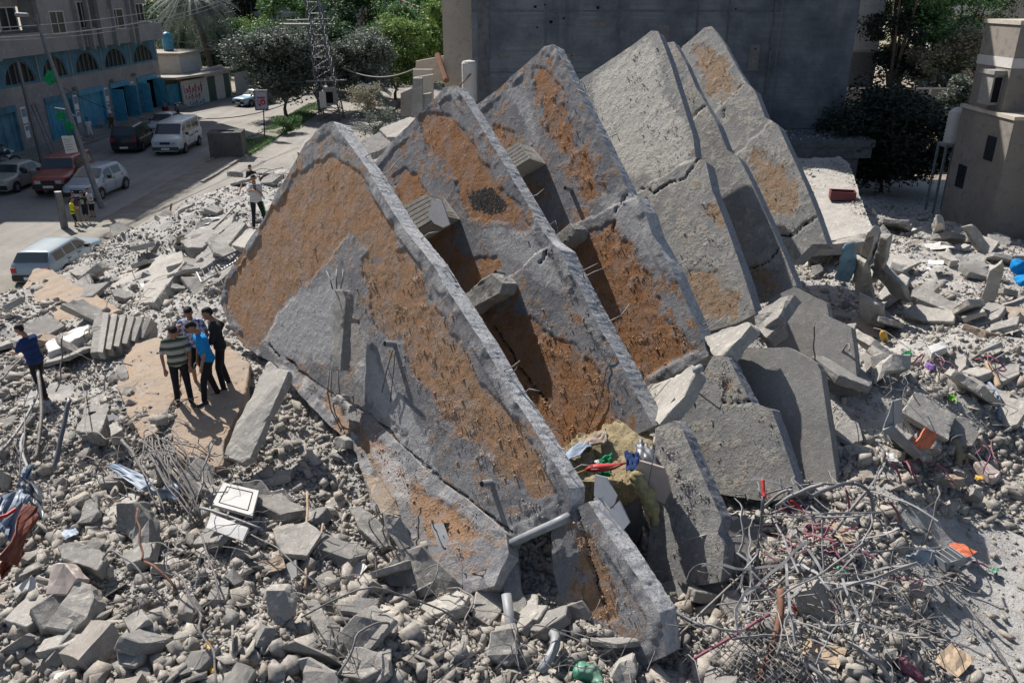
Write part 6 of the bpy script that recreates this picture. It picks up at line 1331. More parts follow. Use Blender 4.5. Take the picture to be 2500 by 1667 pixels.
    # arms and hands
    for i, (el, wr_) in enumerate(arms):
        sg = -1 if i == 0 else 1; so = T(sg * (W_ + .02), 0, 1.385); E_ = so + R @ Vector(el) * sc; Wp = so + R @ Vector(wr_) * sc
        cap(sk, so, E_, .048, .038); cap(sk, E_, Wp, .038, .026); d = (Wp - E_).normalized(); s2 = d.cross(Vector((0, 0, 1)));
        if s2.length < .2: s2 = d.cross(Vector((0, 1, 0)))
        s2.normalize(); up2 = s2.cross(d)
        cap(sk, Wp, Wp + d * .08 * sc, .028, .034, 8); cap(sk, Wp + d * .07 * sc - s2 * .022 * sc, Wp + d * .07 * sc + s2 * .022 * sc, .02, .02, 8)
        if voxel < .02:
            for f, (o_, ln) in enumerate(((-.03, .062), (-.01, .075), (.01, .07), (.03, .055))):
                b0 = Wp + (d * .085 + s2 * o_) * sc; b1 = b0 + (d * ln * .55 + s2 * o_ * .15 - up2 * .008) * sc; b2 = b1 + (d * ln * .45 - up2 * .022) * sc; cap(sk, b0, b1, .0095, .009, 6); cap(sk, b1, b2, .009, .008, 6)
            t0 = Wp + (d * .03 - s2 * .03) * sc; t1 = t0 + (d * .035 - s2 * .022) * sc; cap(sk, t0, t1, .012, .0105, 6); cap(sk, t1, t1 + (d * .03 - up2 * .012) * sc, .0105, .009, 6)
        if short_sleeve: cap(sh_, so, so.lerp(E_, sleeve_len), .064, .062)
        else: cap(sh_, so, E_, .064, .055); cap(sh_, E_, E_.lerp(Wp, .92), .054, .044)
    v = voxel
    body = remesh(sk, 'body', M['skin'], e, v, 2); remesh(ha, 'hair', M[hair], e, max(v, .014), 2); remesh(sh_, 'shirt', M[shirt] if isinstance(shirt, str) else shirt, e, v, 4)
    remesh(pt, 'shorts' if shorts else 'trousers', M[pants], e, v, 3)
    return e, hp, T
M['navy'] = plain('navy_shirt', (0.015, 0.035, 0.11), .85, .2); M['brightblue'] = plain('bright_blue_tshirt', (0.005, 0.2, 0.5), .8, .2)
M['yellow'] = plain('yellow_tshirt', (0.55, 0.52, 0.01), .8, .2); M['khaki'] = plain('khaki_trousers', (0.22, 0.19, 0.12), .85, .2); M['darkred'] = plain('dark_red_shirt', (0.08, 0.02, 0.025), .85, .2)
M['jeans'] = plain('dark_jeans', (0.018, 0.018, 0.022), .85, .2); M['bluej'] = plain('blue_jeans', (0.06, 0.08, 0.13), .85, .2); M['wtee'] = plain('white_tshirt', (0.5, 0.49, 0.48), .85, .2, var=.1); M['brown'] = plain('brown_cloth', (0.09, 0.06, 0.035), .85, .2)
M['leather'] = plain('black_leather', (0.02, 0.02, 0.02), .3, .5); M['sandal'] = plain('brown_sandal', (0.1, 0.05, 0.035), .7, .3)
STR = stripes('striped_polo', (0.36, 0.34, 0.3), [(.42, (0.03, 0.03, 0.03)), (.47, (0.3, 0.29, 0.26)), (.52, (0.03, 0.04, 0.03)), (.58, (0.05, 0.075, 0.05)), (.86, (0.03, 0.03, 0.03)), (.92, (0.36, 0.34, 0.3))], .165, .1)
STR2 = stripes('striped_boy_shirt', (0.03, 0.02, 0.06), [(.5, (0.12, 0.03, 0.06)), (.6, (0.03, 0.02, 0.06)), (.75, (0.3, 0.28, 0.3)), (.82, (0.03, 0.02, 0.06))], .12)
n = NT('white_blue_patterned_shirt'); f = n.noise(n.co(), 16, 3, .6); M['patt'] = n.fin(n.ramp(f, [(.47, (0.5, 0.52, 0.6)), (.53, (0.08, 0.1, 0.24))]), .85, .2)
def gp(u, v, z): q = P(u, v, z); return q
# heading: 0 = facing +Y (away from the viewer), 180 = facing the viewer
g1_ = gp(452, 985, 2.03); g2_ = gp(524, 975, 2.05); g3_ = gp(553, 948, 2.08); g4_ = gp(492, 938, 2.06)
person('man in a green and cream striped polo shirt, front left of the group of four', g1_, 205, 1.74, STR, 'jeans', .12, (.75, -.1), [((-.06, .02, -.29), (-.02, .12, -.52)), ((.08, .0, -.29), (.07, .08, -.54))], [(-.12, .12, 0), (.12, -.08, 0)], feet='sandal', sleeve_len=.72)
e_, hp_, T_ = person('man in a bright blue t-shirt holding beads, in the group of four', g2_, 125, 1.76, 'brightblue', 'jeans', .2, (.7, .0), [((-.05, .08, -.28), (-.02, .2, -.5)), ((.08, .05, -.28), (.06, .16, -.52))], [(-.12, .22, 0), (.1, -.1, 0)], feet='leather', sleeve_len=.75)
b = MB(); c0 = T_(.2, .22, .82); b.tube([c0 + Vector((.0, .05 * math.sin(a), -.13 + .13 * math.cos(a))) for a in [6.283 * k / 14 for k in range(15)]], .007, 5)
bo = b.obj('prayer_beads', M['wtee']); bo.matrix_world = Matrix.Translation(g2_) @ Matrix.Rotation(math.radians(125), 4, 'Z'); tag(bo, 'loop of pale beads hanging from the hand of the man in bright blue', 'beads')
person('man in a long sleeved black shirt with one hand on his hip, in the group', g3_, 110, 1.8, 'blackc', 'jeans', .12, (.45, .1), [((-.04, .12, -.26), (.05, .28, -.34)), ((.24, -.12, -.2), (.1, .03, -.38))], [(-.14, .05, 0), (.14, -.05, 0)], feet='leather', short_sleeve=False, hair='hair')
person('young man in a white and blue patterned shirt at the back of the group', g4_, 190, 1.78, 'patt', 'blackc', .1, (.6, -.1), [((-.1, .06, -.27), (-.02, .2, -.42)), ((.1, .12, -.2), (.0, .22, .0))], [(-.1, 0, 0), (.1, 0, 0)], shorts=True, feet='sandal', sleeve_len=.7, bare=False)
nv = person('man in a navy t-shirt looking down at his phone, standing alone at the left', gp(110, 972, 1.42), 75, 1.74, 'navy', 'jeans', .2, (.7, 0), [((-.02, .16, -.2), (.06, .36, -.2)), ((.02, .16, -.22), (-.06, .36, -.2))], [(-.07, -.1, 0), (.07, .06, 0)], feet='sandal', sleeve_len=.75)
e_, hp_, T_ = nv; ph = MB(); c0 = T_(0, .5, 1.17); ph.box(c0.x - .04, c0.y - .06, c0.z - .01, c0.x + .04, c0.y + .06, c0.z + .005); po = ph.obj('mobile_phone', M['black']); po.location = e_.location; po.rotation_euler = e_.rotation_euler; tag(po, 'dark mobile phone held by the man in the navy t-shirt', 'phone')
e_, hp_, T_ = person('man in a white t-shirt filming with a phone, wearing black trousers with bright green stripes', gp(633, 557, 2.55), 205, 1.74, 'wtee', 'blackc', .05, (.25, .1), [((.02, .14, -.24), (.18, .3, -.02)), ((.02, .22, -.1), (-.05, .42, -.02))], [(-.24, .12, 0), (.16, .0, 0)], voxel=.016, feet='sandal', sleeve_len=.7)
ph = MB(); c0 = T_(.04, .36, 1.42); ph.box(c0.x - .04, c0.y - .01, c0.z - .08, c0.x + .04, c0.y + .01, c0.z + .08); po = ph.obj('mobile_phone', M['black']); po.location = e_.location; po.rotation_euler = e_.rotation_euler; tag(po, 'black mobile phone held up by the man in the white t-shirt', 'phone')
gs = MB(); gs.tube([Vector((-.2, .0, .86)), Vector((-.245, .07, .5)), Vector((-.3, .1, .14))], .022, 6); gs.obj('green_stripe', plain('neon_green_cloth', (0.12, 0.6, 0.08), .8, .2), e_)
person('man in a black shirt over a pale undershirt, seen to the waist behind the slabs', gp(622, 490, .3), 170, 1.75, 'blackc', 'jeans', .05, (.4, 0), None, None, voxel=.02, short_sleeve=False)
kids = [('boy in a yellow t-shirt and dark shorts looking at something held in his hands', (185, 555), 300, 1.32, 'yellow', 'jeans', True, [((-.04, .1, -.24), (.03, .27, -.26)), ((.04, .1, -.24), (-.03, .27, -.26))]),
 ('boy in a dark striped shirt and khaki trousers beside the boy in yellow', (193, 541), 200, 1.36, STR2, 'khaki', False, [((-.08, .02, -.25), (-.04, .14, -.42)), ((.08, .02, -.25), (.06, .1, -.44))]),
 ('boy in a black t-shirt with a pale green square print on the chest', (214, 540), 175, 1.34, 'blackc', 'jeans', True, [((-.14, .05, -.22), (-.18, .2, -.22)), ((.08, .0, -.25), (.1, .04, -.46))]),
 ('boy in a white t-shirt and black shorts next to the lamp pole', (230, 530), 160, 1.36, 'wtee', 'jeans', True, [((-.06, .1, -.24), (.06, .26, -.24)), ((.06, .1, -.24), (-.06, .26, -.24))])]
for lb, (u, v), fc, h_, shm, ptm, sho, ar in kids:
    q = P(u, v, .06); e_, hp_, T_ = person(lb, q, fc, h_, shm, ptm, .06, (.5, 0), ar, None, voxel=.02, shorts=sho, child=True, feet='sandal', loose=True)
    if 'square' in lb: b = MB(); c0 = T_(0, .135, 1.2); b.box(c0.x - .08, c0.y - .004, c0.z - .11, c0.x + .08, c0.y + .008, c0.z + .1); b.obj('shirt_print', plain('pale_green_print', (0.25, 0.33, 0.26), .8, .2), e_)
person('man in a dark red shirt and blue trousers standing by the blue fence', P(410, 307), 190, 1.75, 'darkred', 'bluej', .03, (.1, 0), None, None, voxel=.03)
person('boy in a white shirt and pale shorts walking past the shop fronts', P(223, 344), 230, 1.6, 'wtee', 'wtee', .05, (.1, 0), None, [(-.1, .2, 0), (.1, -.15, 0)], voxel=.03, shorts=True)
LS = [(-.12, .42, 0, -.12, .38, .5), (.12, .42, 0, .12, .38, .5)]
person('person in brown sitting on the pavement step by the open blue door', P(275, 318, .13), 200, 1.65, 'brown', 'brown', .2, (.3, 0), [((-.04, .14, -.24), (0, .32, -.3)), ((.04, .14, -.24), (0, .32, -.3))], LS, voxel=.03, sit=True)
person('person in a pale shirt sitting beside the motorcycle at the left edge', P(22, 402, .1), 120, 1.65, 'whitec', 'bluej', .3, (.3, 0), [((-.04, .14, -.24), (0, .32, -.3)), ((.04, .14, -.24), (0, .32, -.3))], LS, voxel=.03, sit=True)
person('person sitting inside the estate car, seen through its side window', Vector(est.location) + Matrix.Rotation(est.rotation_euler.z, 3, 'Z') @ Vector((2.5, .3, -.1)), math.degrees(est.rotation_euler.z) + 90, 1.6, 'brown', 'jeans', .1, (.1, 0), None, LS, voxel=.03, sit=True)
ch = empty('plastic_chair', P(248, 318, .13), math.radians(200), 'pale blue plastic chair on the pavement beside the arched doorway', 'chair')
b = MB(); b.box(-.22, -.2, .42, .22, .22, .46); b.obj('seat', M['bluemetal'], ch)
b = MB(); b.prism([(-.22, -.2, .46), (.22, -.2, .46), (.2, -.28, .9), (-.2, -.28, .9)], (0, -.03, 0)); b.obj('backrest', M['bluemetal'], ch)
for sx in (-1, 1):
    for sy in (-1, 1): b = MB(); b.tube([(sx * .2, sy * .18, .43), (sx * .23, sy * .22, 0)], .025, 5); b.obj('leg', M['bluemetal'], ch)
# ------------------------------------------------------------------ poles, pylon, wires, sign, box
M['galv'] = plain('galvanised_steel', (0.15, 0.155, 0.165), .5, .5, .4, .3, 4)
def dirv(p, q): return (Vector(q) - Vector(p))
base = P(250, 508); top = PY(93, 60, base.y + 1.0)
lp = empty('street_lamp', base, 0, 'tall leaning street lamp pole with green rags and a hanging board, beside the four boys', 'street lamp')
tl = top - base
b = MB(); b.tube([(0, 0, -.2), tl * .5, tl], [.14, .11, .07], 12); b.obj('pole', M['galv'], lp)
b = MB(); pe = PY(42, 37, top.y - .3) - base; b.tube([tl, tl + Vector((-.25, 0, .35)), pe], .035, 6); b.tube([tl, PY(90, 38, top.y) - base], .03, 6); b.obj('arm', M['galv'], lp)
b = MB(); b.capsule(pe + Vector((.45, 0, 0)), pe, .08, .11); b.obj('lamp_head', M['alu'], lp)
def onpole(v): # point on the pole at a picture row
    t = (508 - v) / (508 - 60.0); return tl * t
for k, (v, du) in enumerate(((178, -14), (262, -25), (268, 14), (290, -8), (320, 12), (345, 12))):
    b = MB(); q = onpole(v); b.tube([q, q + Vector((du * .022, -.1, (.1 if k % 2 else -.15)))], .03, 5); b.obj('bracket', M['alu'], lp)
for k, v in enumerate((180, 188, 275, 300, 315)):
    q = onpole(v) + Vector((-.15 - .1 * (k % 3), -.15, 0)) + base; r = random.Random(k)
    bm = bmesh.new(); bmesh.ops.create_grid(bm, x_segments=6, y_segments=6, size=.22)
    for vv in bm.verts: vv.co += Vector((0, 0, .12 * mnoise.noise(vv.co * 6 + Vector((k, 0, 0)))))
    me = bpy.data.meshes.new('rag'); bm.to_mesh(me); bm.free(); o = link_mesh('rag', me, M['green'], lp, True); o.location = q - base; o.rotation_euler = (1.2, r.uniform(-.8, .8), r.uniform(-1, 1)); 
sb = empty('hanging_board', PY(168, 352, base.y - .2), 0, 'pale rectangular board with faint writing hanging on the leaning lamp pole', 'sign')
q = [PY(149, 333, base.y - .2), PY(178, 332, base.y - .2), PY(190, 372, base.y - .2), PY(161, 376, base.y - .2)]
b = MB(); b.prism([p - sb.location for p in q], (0, .03, 0)); b.obj('board', M['white'], sb)
b = MB(); c_ = sum(q, Vector()) / 4 - sb.location
for k in range(5): a0 = (q[0] - sb.location).lerp(q[3] - sb.location, .2 + k * .15) + Vector((.08, -.01, 0)); a1 = (q[1] - sb.location).lerp(q[2] - sb.location, .2 + k * .15) + Vector((-.12 - .1 * (k % 2), -.01, 0)); b.tube([a0, a1], .012, 4)
b.obj('board_text', M['pvc'], sb)
bz = P(104, 400); p2 = empty('utility_pole', bz, 0, 'dark shaded wooden utility pole leaning in front of the shop fronts', 'pole'); b = MB(); t2 = PY(42, 150, bz.y - .2) - bz; b.tube([(0, 0, -.1), t2], [.13, .09], 8); b.obj('post', M['galv'], p2); b = MB(); b.tube([t2 + Vector((-.3, 0, -.05)), t2 + Vector((.5, 0, -.05))], .035, 5); b.obj('arm', M['galv'], p2)
ld = empty('ladder', P(134, 384), 0, 'long ladder leaning against the shaded facade behind the utility pole', 'ladder')
a, b_, c2, d2 = P(130, 386), P(139, 383), PX(76, 257, BX + .1), PX(83, 250, BX + .1)
for p_, q_ in ((a, c2), (b_, d2)): b = MB(); b.tube([p_ - ld.location, q_ - ld.location], .035, 5); b.obj('rail', M['galv'], ld)
b = MB(); [b.tube([a.lerp(c2, k / 13) - ld.location, b_.lerp(d2, k / 13) - ld.location], .02, 4) for k in range(1, 13)]; b.obj('rungs', M['galv'], ld)
sp = P(158, 557); b = MB(); b.tube([(0, 0, -.1), PY(141, 468, sp.y) - sp], [.16, .15], 10); o = b.obj('pole_stump', M['galv']); o.location = sp; tag(o, 'short thick grey pole stump left of the boy in yellow', 'pole')
sp = P(404, 546, .3); b = MB(); b.tube([(0, 0, -.3), PY(419, 497, sp.y) - sp], .045, 6); o = b.obj('red_stake', M['rust']); o.location = sp; tag(o, 'thin rusty red stake standing at the edge of the road', 'stake')
# advertising sign
sg = empty('advertising_sign', P(646, 338), 0, 'advertising sign with a red ring emblem on a thin black post at the median', 'sign')
y_ = P(646, 338).y; q = [PY(u, v, y_) - P(646, 338) for u, v in ((620, 221), (653, 221), (655, 268), (624, 269))]
b = MB(); b.prism(q, (0, .08, 0)); b.obj('panel', plain('sign_blue_grey', (0.32, 0.36, 0.45), .5, .4), sg)
b = MB()
for i in range(4): b.tube([q[i] + Vector((0, -.02, 0)), q[(i + 1) % 4] + Vector((0, -.02, 0))], .035, 4)
b.obj('frame', M['black'], sg)
b = MB(); b.tube([(0, 0, -.1), (q[2] + q[3]) / 2 + Vector((.1, .04, 0))], .045, 6); b.obj('post', M['black'], sg)
def sq(s_, t): return q[0].lerp(q[1], s_).lerp(q[3].lerp(q[2], s_), t) + Vector((0, -.02, 0))
def disc(c, r, k=16): return [c + Vector((r * math.cos(6.283 * j / k), 0, r * math.sin(6.283 * j / k))) for j in range(k)]
b = MB(); b.prism(disc(sq(.62, .6), .2), (0, .012, 0)); b.prism(disc(sq(.38, .76), .09), (0, .012, 0)); b.prism([sq(.18, .34), sq(.8, .34), sq(.8, .42), sq(.18, .42)], (0, -.004, 0)); b.tube([sq(.15, .55), sq(.25, .5), sq(.32, .62), sq(.28, .74)], .02, 4); b.obj('red_emblem', M['red'], sg)
b = MB(); b.prism([sq(.25, .05), sq(.75, .05), sq(.75, .1), sq(.25, .1)], (0, -.004, 0)); b.obj('heading', M['yellowp'], sg)
for t0 in (.16, .25): b = MB(); b.tube([sq(.12 + .06 * k, t0 + .025 * (k % 3 - 1)) for k in range(13)], .022, 4); b.obj('text_line', M['whitec'], sg)
for t0 in (.85, .92): b = MB(); b.tube([sq(.12, t0), sq(.85, t0)], .01, 4); b.obj('text_line', M['whitec'], sg)
for k in range(3): b = MB(); b.tube([sq(.54, .57 + .04 * k) + Vector((0, -.012, 0)), sq(.7, .57 + .04 * k) + Vector((0, -.012, 0))], .01, 4); b.obj('emblem_text', M['whitec'], sg)
# lattice pylon
pb = P(812, 292); py = empty('lattice_pylon', pb, 0, 'steel lattice pylon carrying a transformer box and long side arms, among the grey green trees', 'pylon')
Hh = 10.5; wb_ = .85; wt_ = .42
def leg(sx, sy, t): w_ = wb_ + (wt_ - wb_) * t; return Vector((sx * w_ - .9 * t, sy * w_, t * Hh))
for sx in (-1, 1):
    for sy in (-1, 1): b = MB(); b.tube([leg(sx, sy, 0) + Vector((0, 0, -.2)), leg(sx, sy, 1)], .065, 4); b.obj('leg', M['galv'], py)
fcs = [((-1, -1), (1, -1)), ((1, -1), (1, 1)), ((1, 1), (-1, 1)), ((-1, 1), (-1, -1))]
for i, (p_, q_) in enumerate(fcs):
    b = MB(); nseg = 13
    for k in range(nseg):
        t0 = k / nseg; t1 = (k + 1) / nseg; b.tube([leg(*p_, t0), leg(*q_, t1)], .028, 4); b.tube([leg(*q_, t0), leg(*p_, t1)], .028, 4); b.tube([leg(*p_, t1), leg(*q_, t1)], .028, 4)
    b.obj('bracing', M['galv'], py)
def pyp(u, v, dy=0): return PY(u, v, pb.y - .9 + dy) - pb
b = MB()
for dy in (0, .8): b.tube([pyp(683, 60, dy), pyp(818, 60, dy)], .09, 4); b.tube([pyp(700, 50, dy), pyp(815, 46, dy)], .04, 4)
b.tube([pyp(683, 60), pyp(683, 60, .8)], .08, 4); b.tube([pyp(684, 60), pyp(684, 104)], .06, 4); b.obj('upper_arm', M['alu'], py)
b = MB()
for dy in (0, .8): b.tube([pyp(748, 199, dy), pyp(845, 196, dy)], .07, 4)
b.obj('lower_arm', M['alu'], py)
for k, u in enumerate((665, 678, 688)):
    b = MB(); c0 = pyp(u, 46); b.tube([c0 + Vector((0, 0, -.3)), c0 + Vector((0, 0, -.1)), c0 + Vector((.05 * (k - 1), 0, .3))], [.05, .09, .03], 8); b.obj('insulator', M['alu'], py)
b = MB(); c0 = pyp(806, 235, -.2); b.box(c0.x - .45, c0.y - .35, c0.z - .65, c0.x + .45, c0.y + .35, c0.z + .65); tb_ = b.obj('switch_box', M['alu'], py); b = MB(); b.box(c0.x - .25, c0.y - .37, c0.z - .5, c0.x + .3, c0.y - .355, c0.z + .35); b.obj('opening', M['dark_in'], tb_)
b = MB(); c0 = pyp(789, 243, -.4); b.box(c0.x - .26, c0.y - .2, c0.z - .62, c0.x + .26, c0.y + .2, c0.z + .62); b.obj('cabinet', M['white'], py)
b = MB(); r = random.Random(3)
for k in range(14):
    z0 = r.uniform(.35, .85) * Hh; p_ = Vector((-.9 * z0 / Hh + r.uniform(-.5, .5), r.uniform(-.6, .2), z0)); pts = [p_]
    for j in range(5): p_ = p_ + Vector((r.uniform(-.35, .35), r.uniform(-.1, .1), r.uniform(-.7, -.1))); pts.append(p_)
    b.tube(pts, .025, 4)
b.obj('loose_cable', M['black'], py)
# thin lamp pole among the trees
tp = empty('lamp_pole', PY(956, 190, 92), 0, 'thin straight pole standing among the trees right of the pylon', 'pole'); tp.location.z = -.1; b = MB(); b.tube([(0, 0, 0), (-.35, 0, 13)], [.1, .07], 8); b.obj('post', M['galv'], tp)
# overhead wires
def wire(label, a, b_, sag, r=.02, mat='black', n=16, name='overhead_wire'):
    a = Vector(a); b_ = Vector(b_); pts = [a.lerp(b_, k / n) - Vector((0, 0, sag * 4 * (k / n) * (1 - k / n))) for k in range(n + 1)]
    m = MB(); m.tube(pts, r, 4); return tag(m.obj(name, M[mat]), label, 'wire')
wire('uppermost overhead wire crossing in front of the apartment building', PY(-40, 70, 36), PY(500, 0, 62), .3, .018, 'alu')
wire('second overhead wire in front of the apartment building, thick', PY(-40, 94, 36), PY(560, -4, 62), .5, .03, 'alu')
wire('third overhead wire in front of the apartment building, just below the thick one', PY(-40, 100, 36), PY(570, 0, 62), .6, .018, 'alu')
wire('sagging cable from the pylon to the tree beside the cream wall', PY(835, 165, 66), PY(1045, 150, 62), .9, .05, 'rebar_lt')
wire('long dark cable drooping from the pylon across the road to the left', pb + pyp(790, 205), PY(505, 290, 60), .7, .03)
wire('dark cable running on from the sign past the motorcycle to the shop fronts', PY(505, 290, 60), PX(150, 213, BX + .2), 1.0, .02)
wire('thin wire from the apartment building corner to the trees', PX(380, 118, BX), PY(720, 112, 90), .2, .02, 'rebar_lt')
wire('thin wire from the apartment building corner to the white hut', PX(378, 95, BX), PY(620, 118, 90), .1, .02, 'rebar_lt')
bn = empty('bunting', PY(1000, 5, 100), 0, 'string of red and white pennants at the top edge beside the cream wall', 'bunting')
a, b_ = PY(965, -5, 100), PY(1090, 42, 90); m = MB(); m.tube([a - bn.location, b_ - bn.location], .02, 4); m.obj('string', M['alu'], bn)
for k in range(14):
    c0 = a.lerp(b_, (k + .3) / 14) - bn.location; m = MB(); m.prism([c0, c0 + Vector((.35, 0, -.12)), c0 + Vector((.1, 0, -.5))], (0, .01, 0)); m.obj('pennant', M['red'] if k % 2 else M['whitec'], bn)
# concrete rubbish box on the median
db = empty('concrete_bin', P(560, 383), math.radians(8), 'broken concrete rubbish box standing open on the median behind the white minibus', 'rubbish box')
M['binc'] = concrete('stained_bin_concrete', (0.08, 0.08, 0.08), (0.13, 0.125, 0.12), (0.05, 0.06, 0.075), 1.0, 0.01)
b = MB(); b.box(-1.0, -.75, 0, 1.0, -.6, 1.5); b.box(.85, -.6, 0, 1.0, .8, 1.5); b.box(-1.0, .65, 0, .85, .8, 1.5); b.box(-1.0, -.6, .95, -.87, .65, 1.5); b.box(-1.0, -.6, 0, -.87, -.2, .95); b.obj('wall', M['binc'], db)
b = MB(); b.box(-1.02, -.77, 1.5, 1.02, -.3, 1.6); b.box(-1.02, .3, 1.5, 1.02, .82, 1.6); b.box(-1.02, -.3, 1.5, -.5, .3, 1.6); b.box(.5, -.3, 1.5, 1.02, .3, 1.6); b.obj('lid', M['binc'], db)
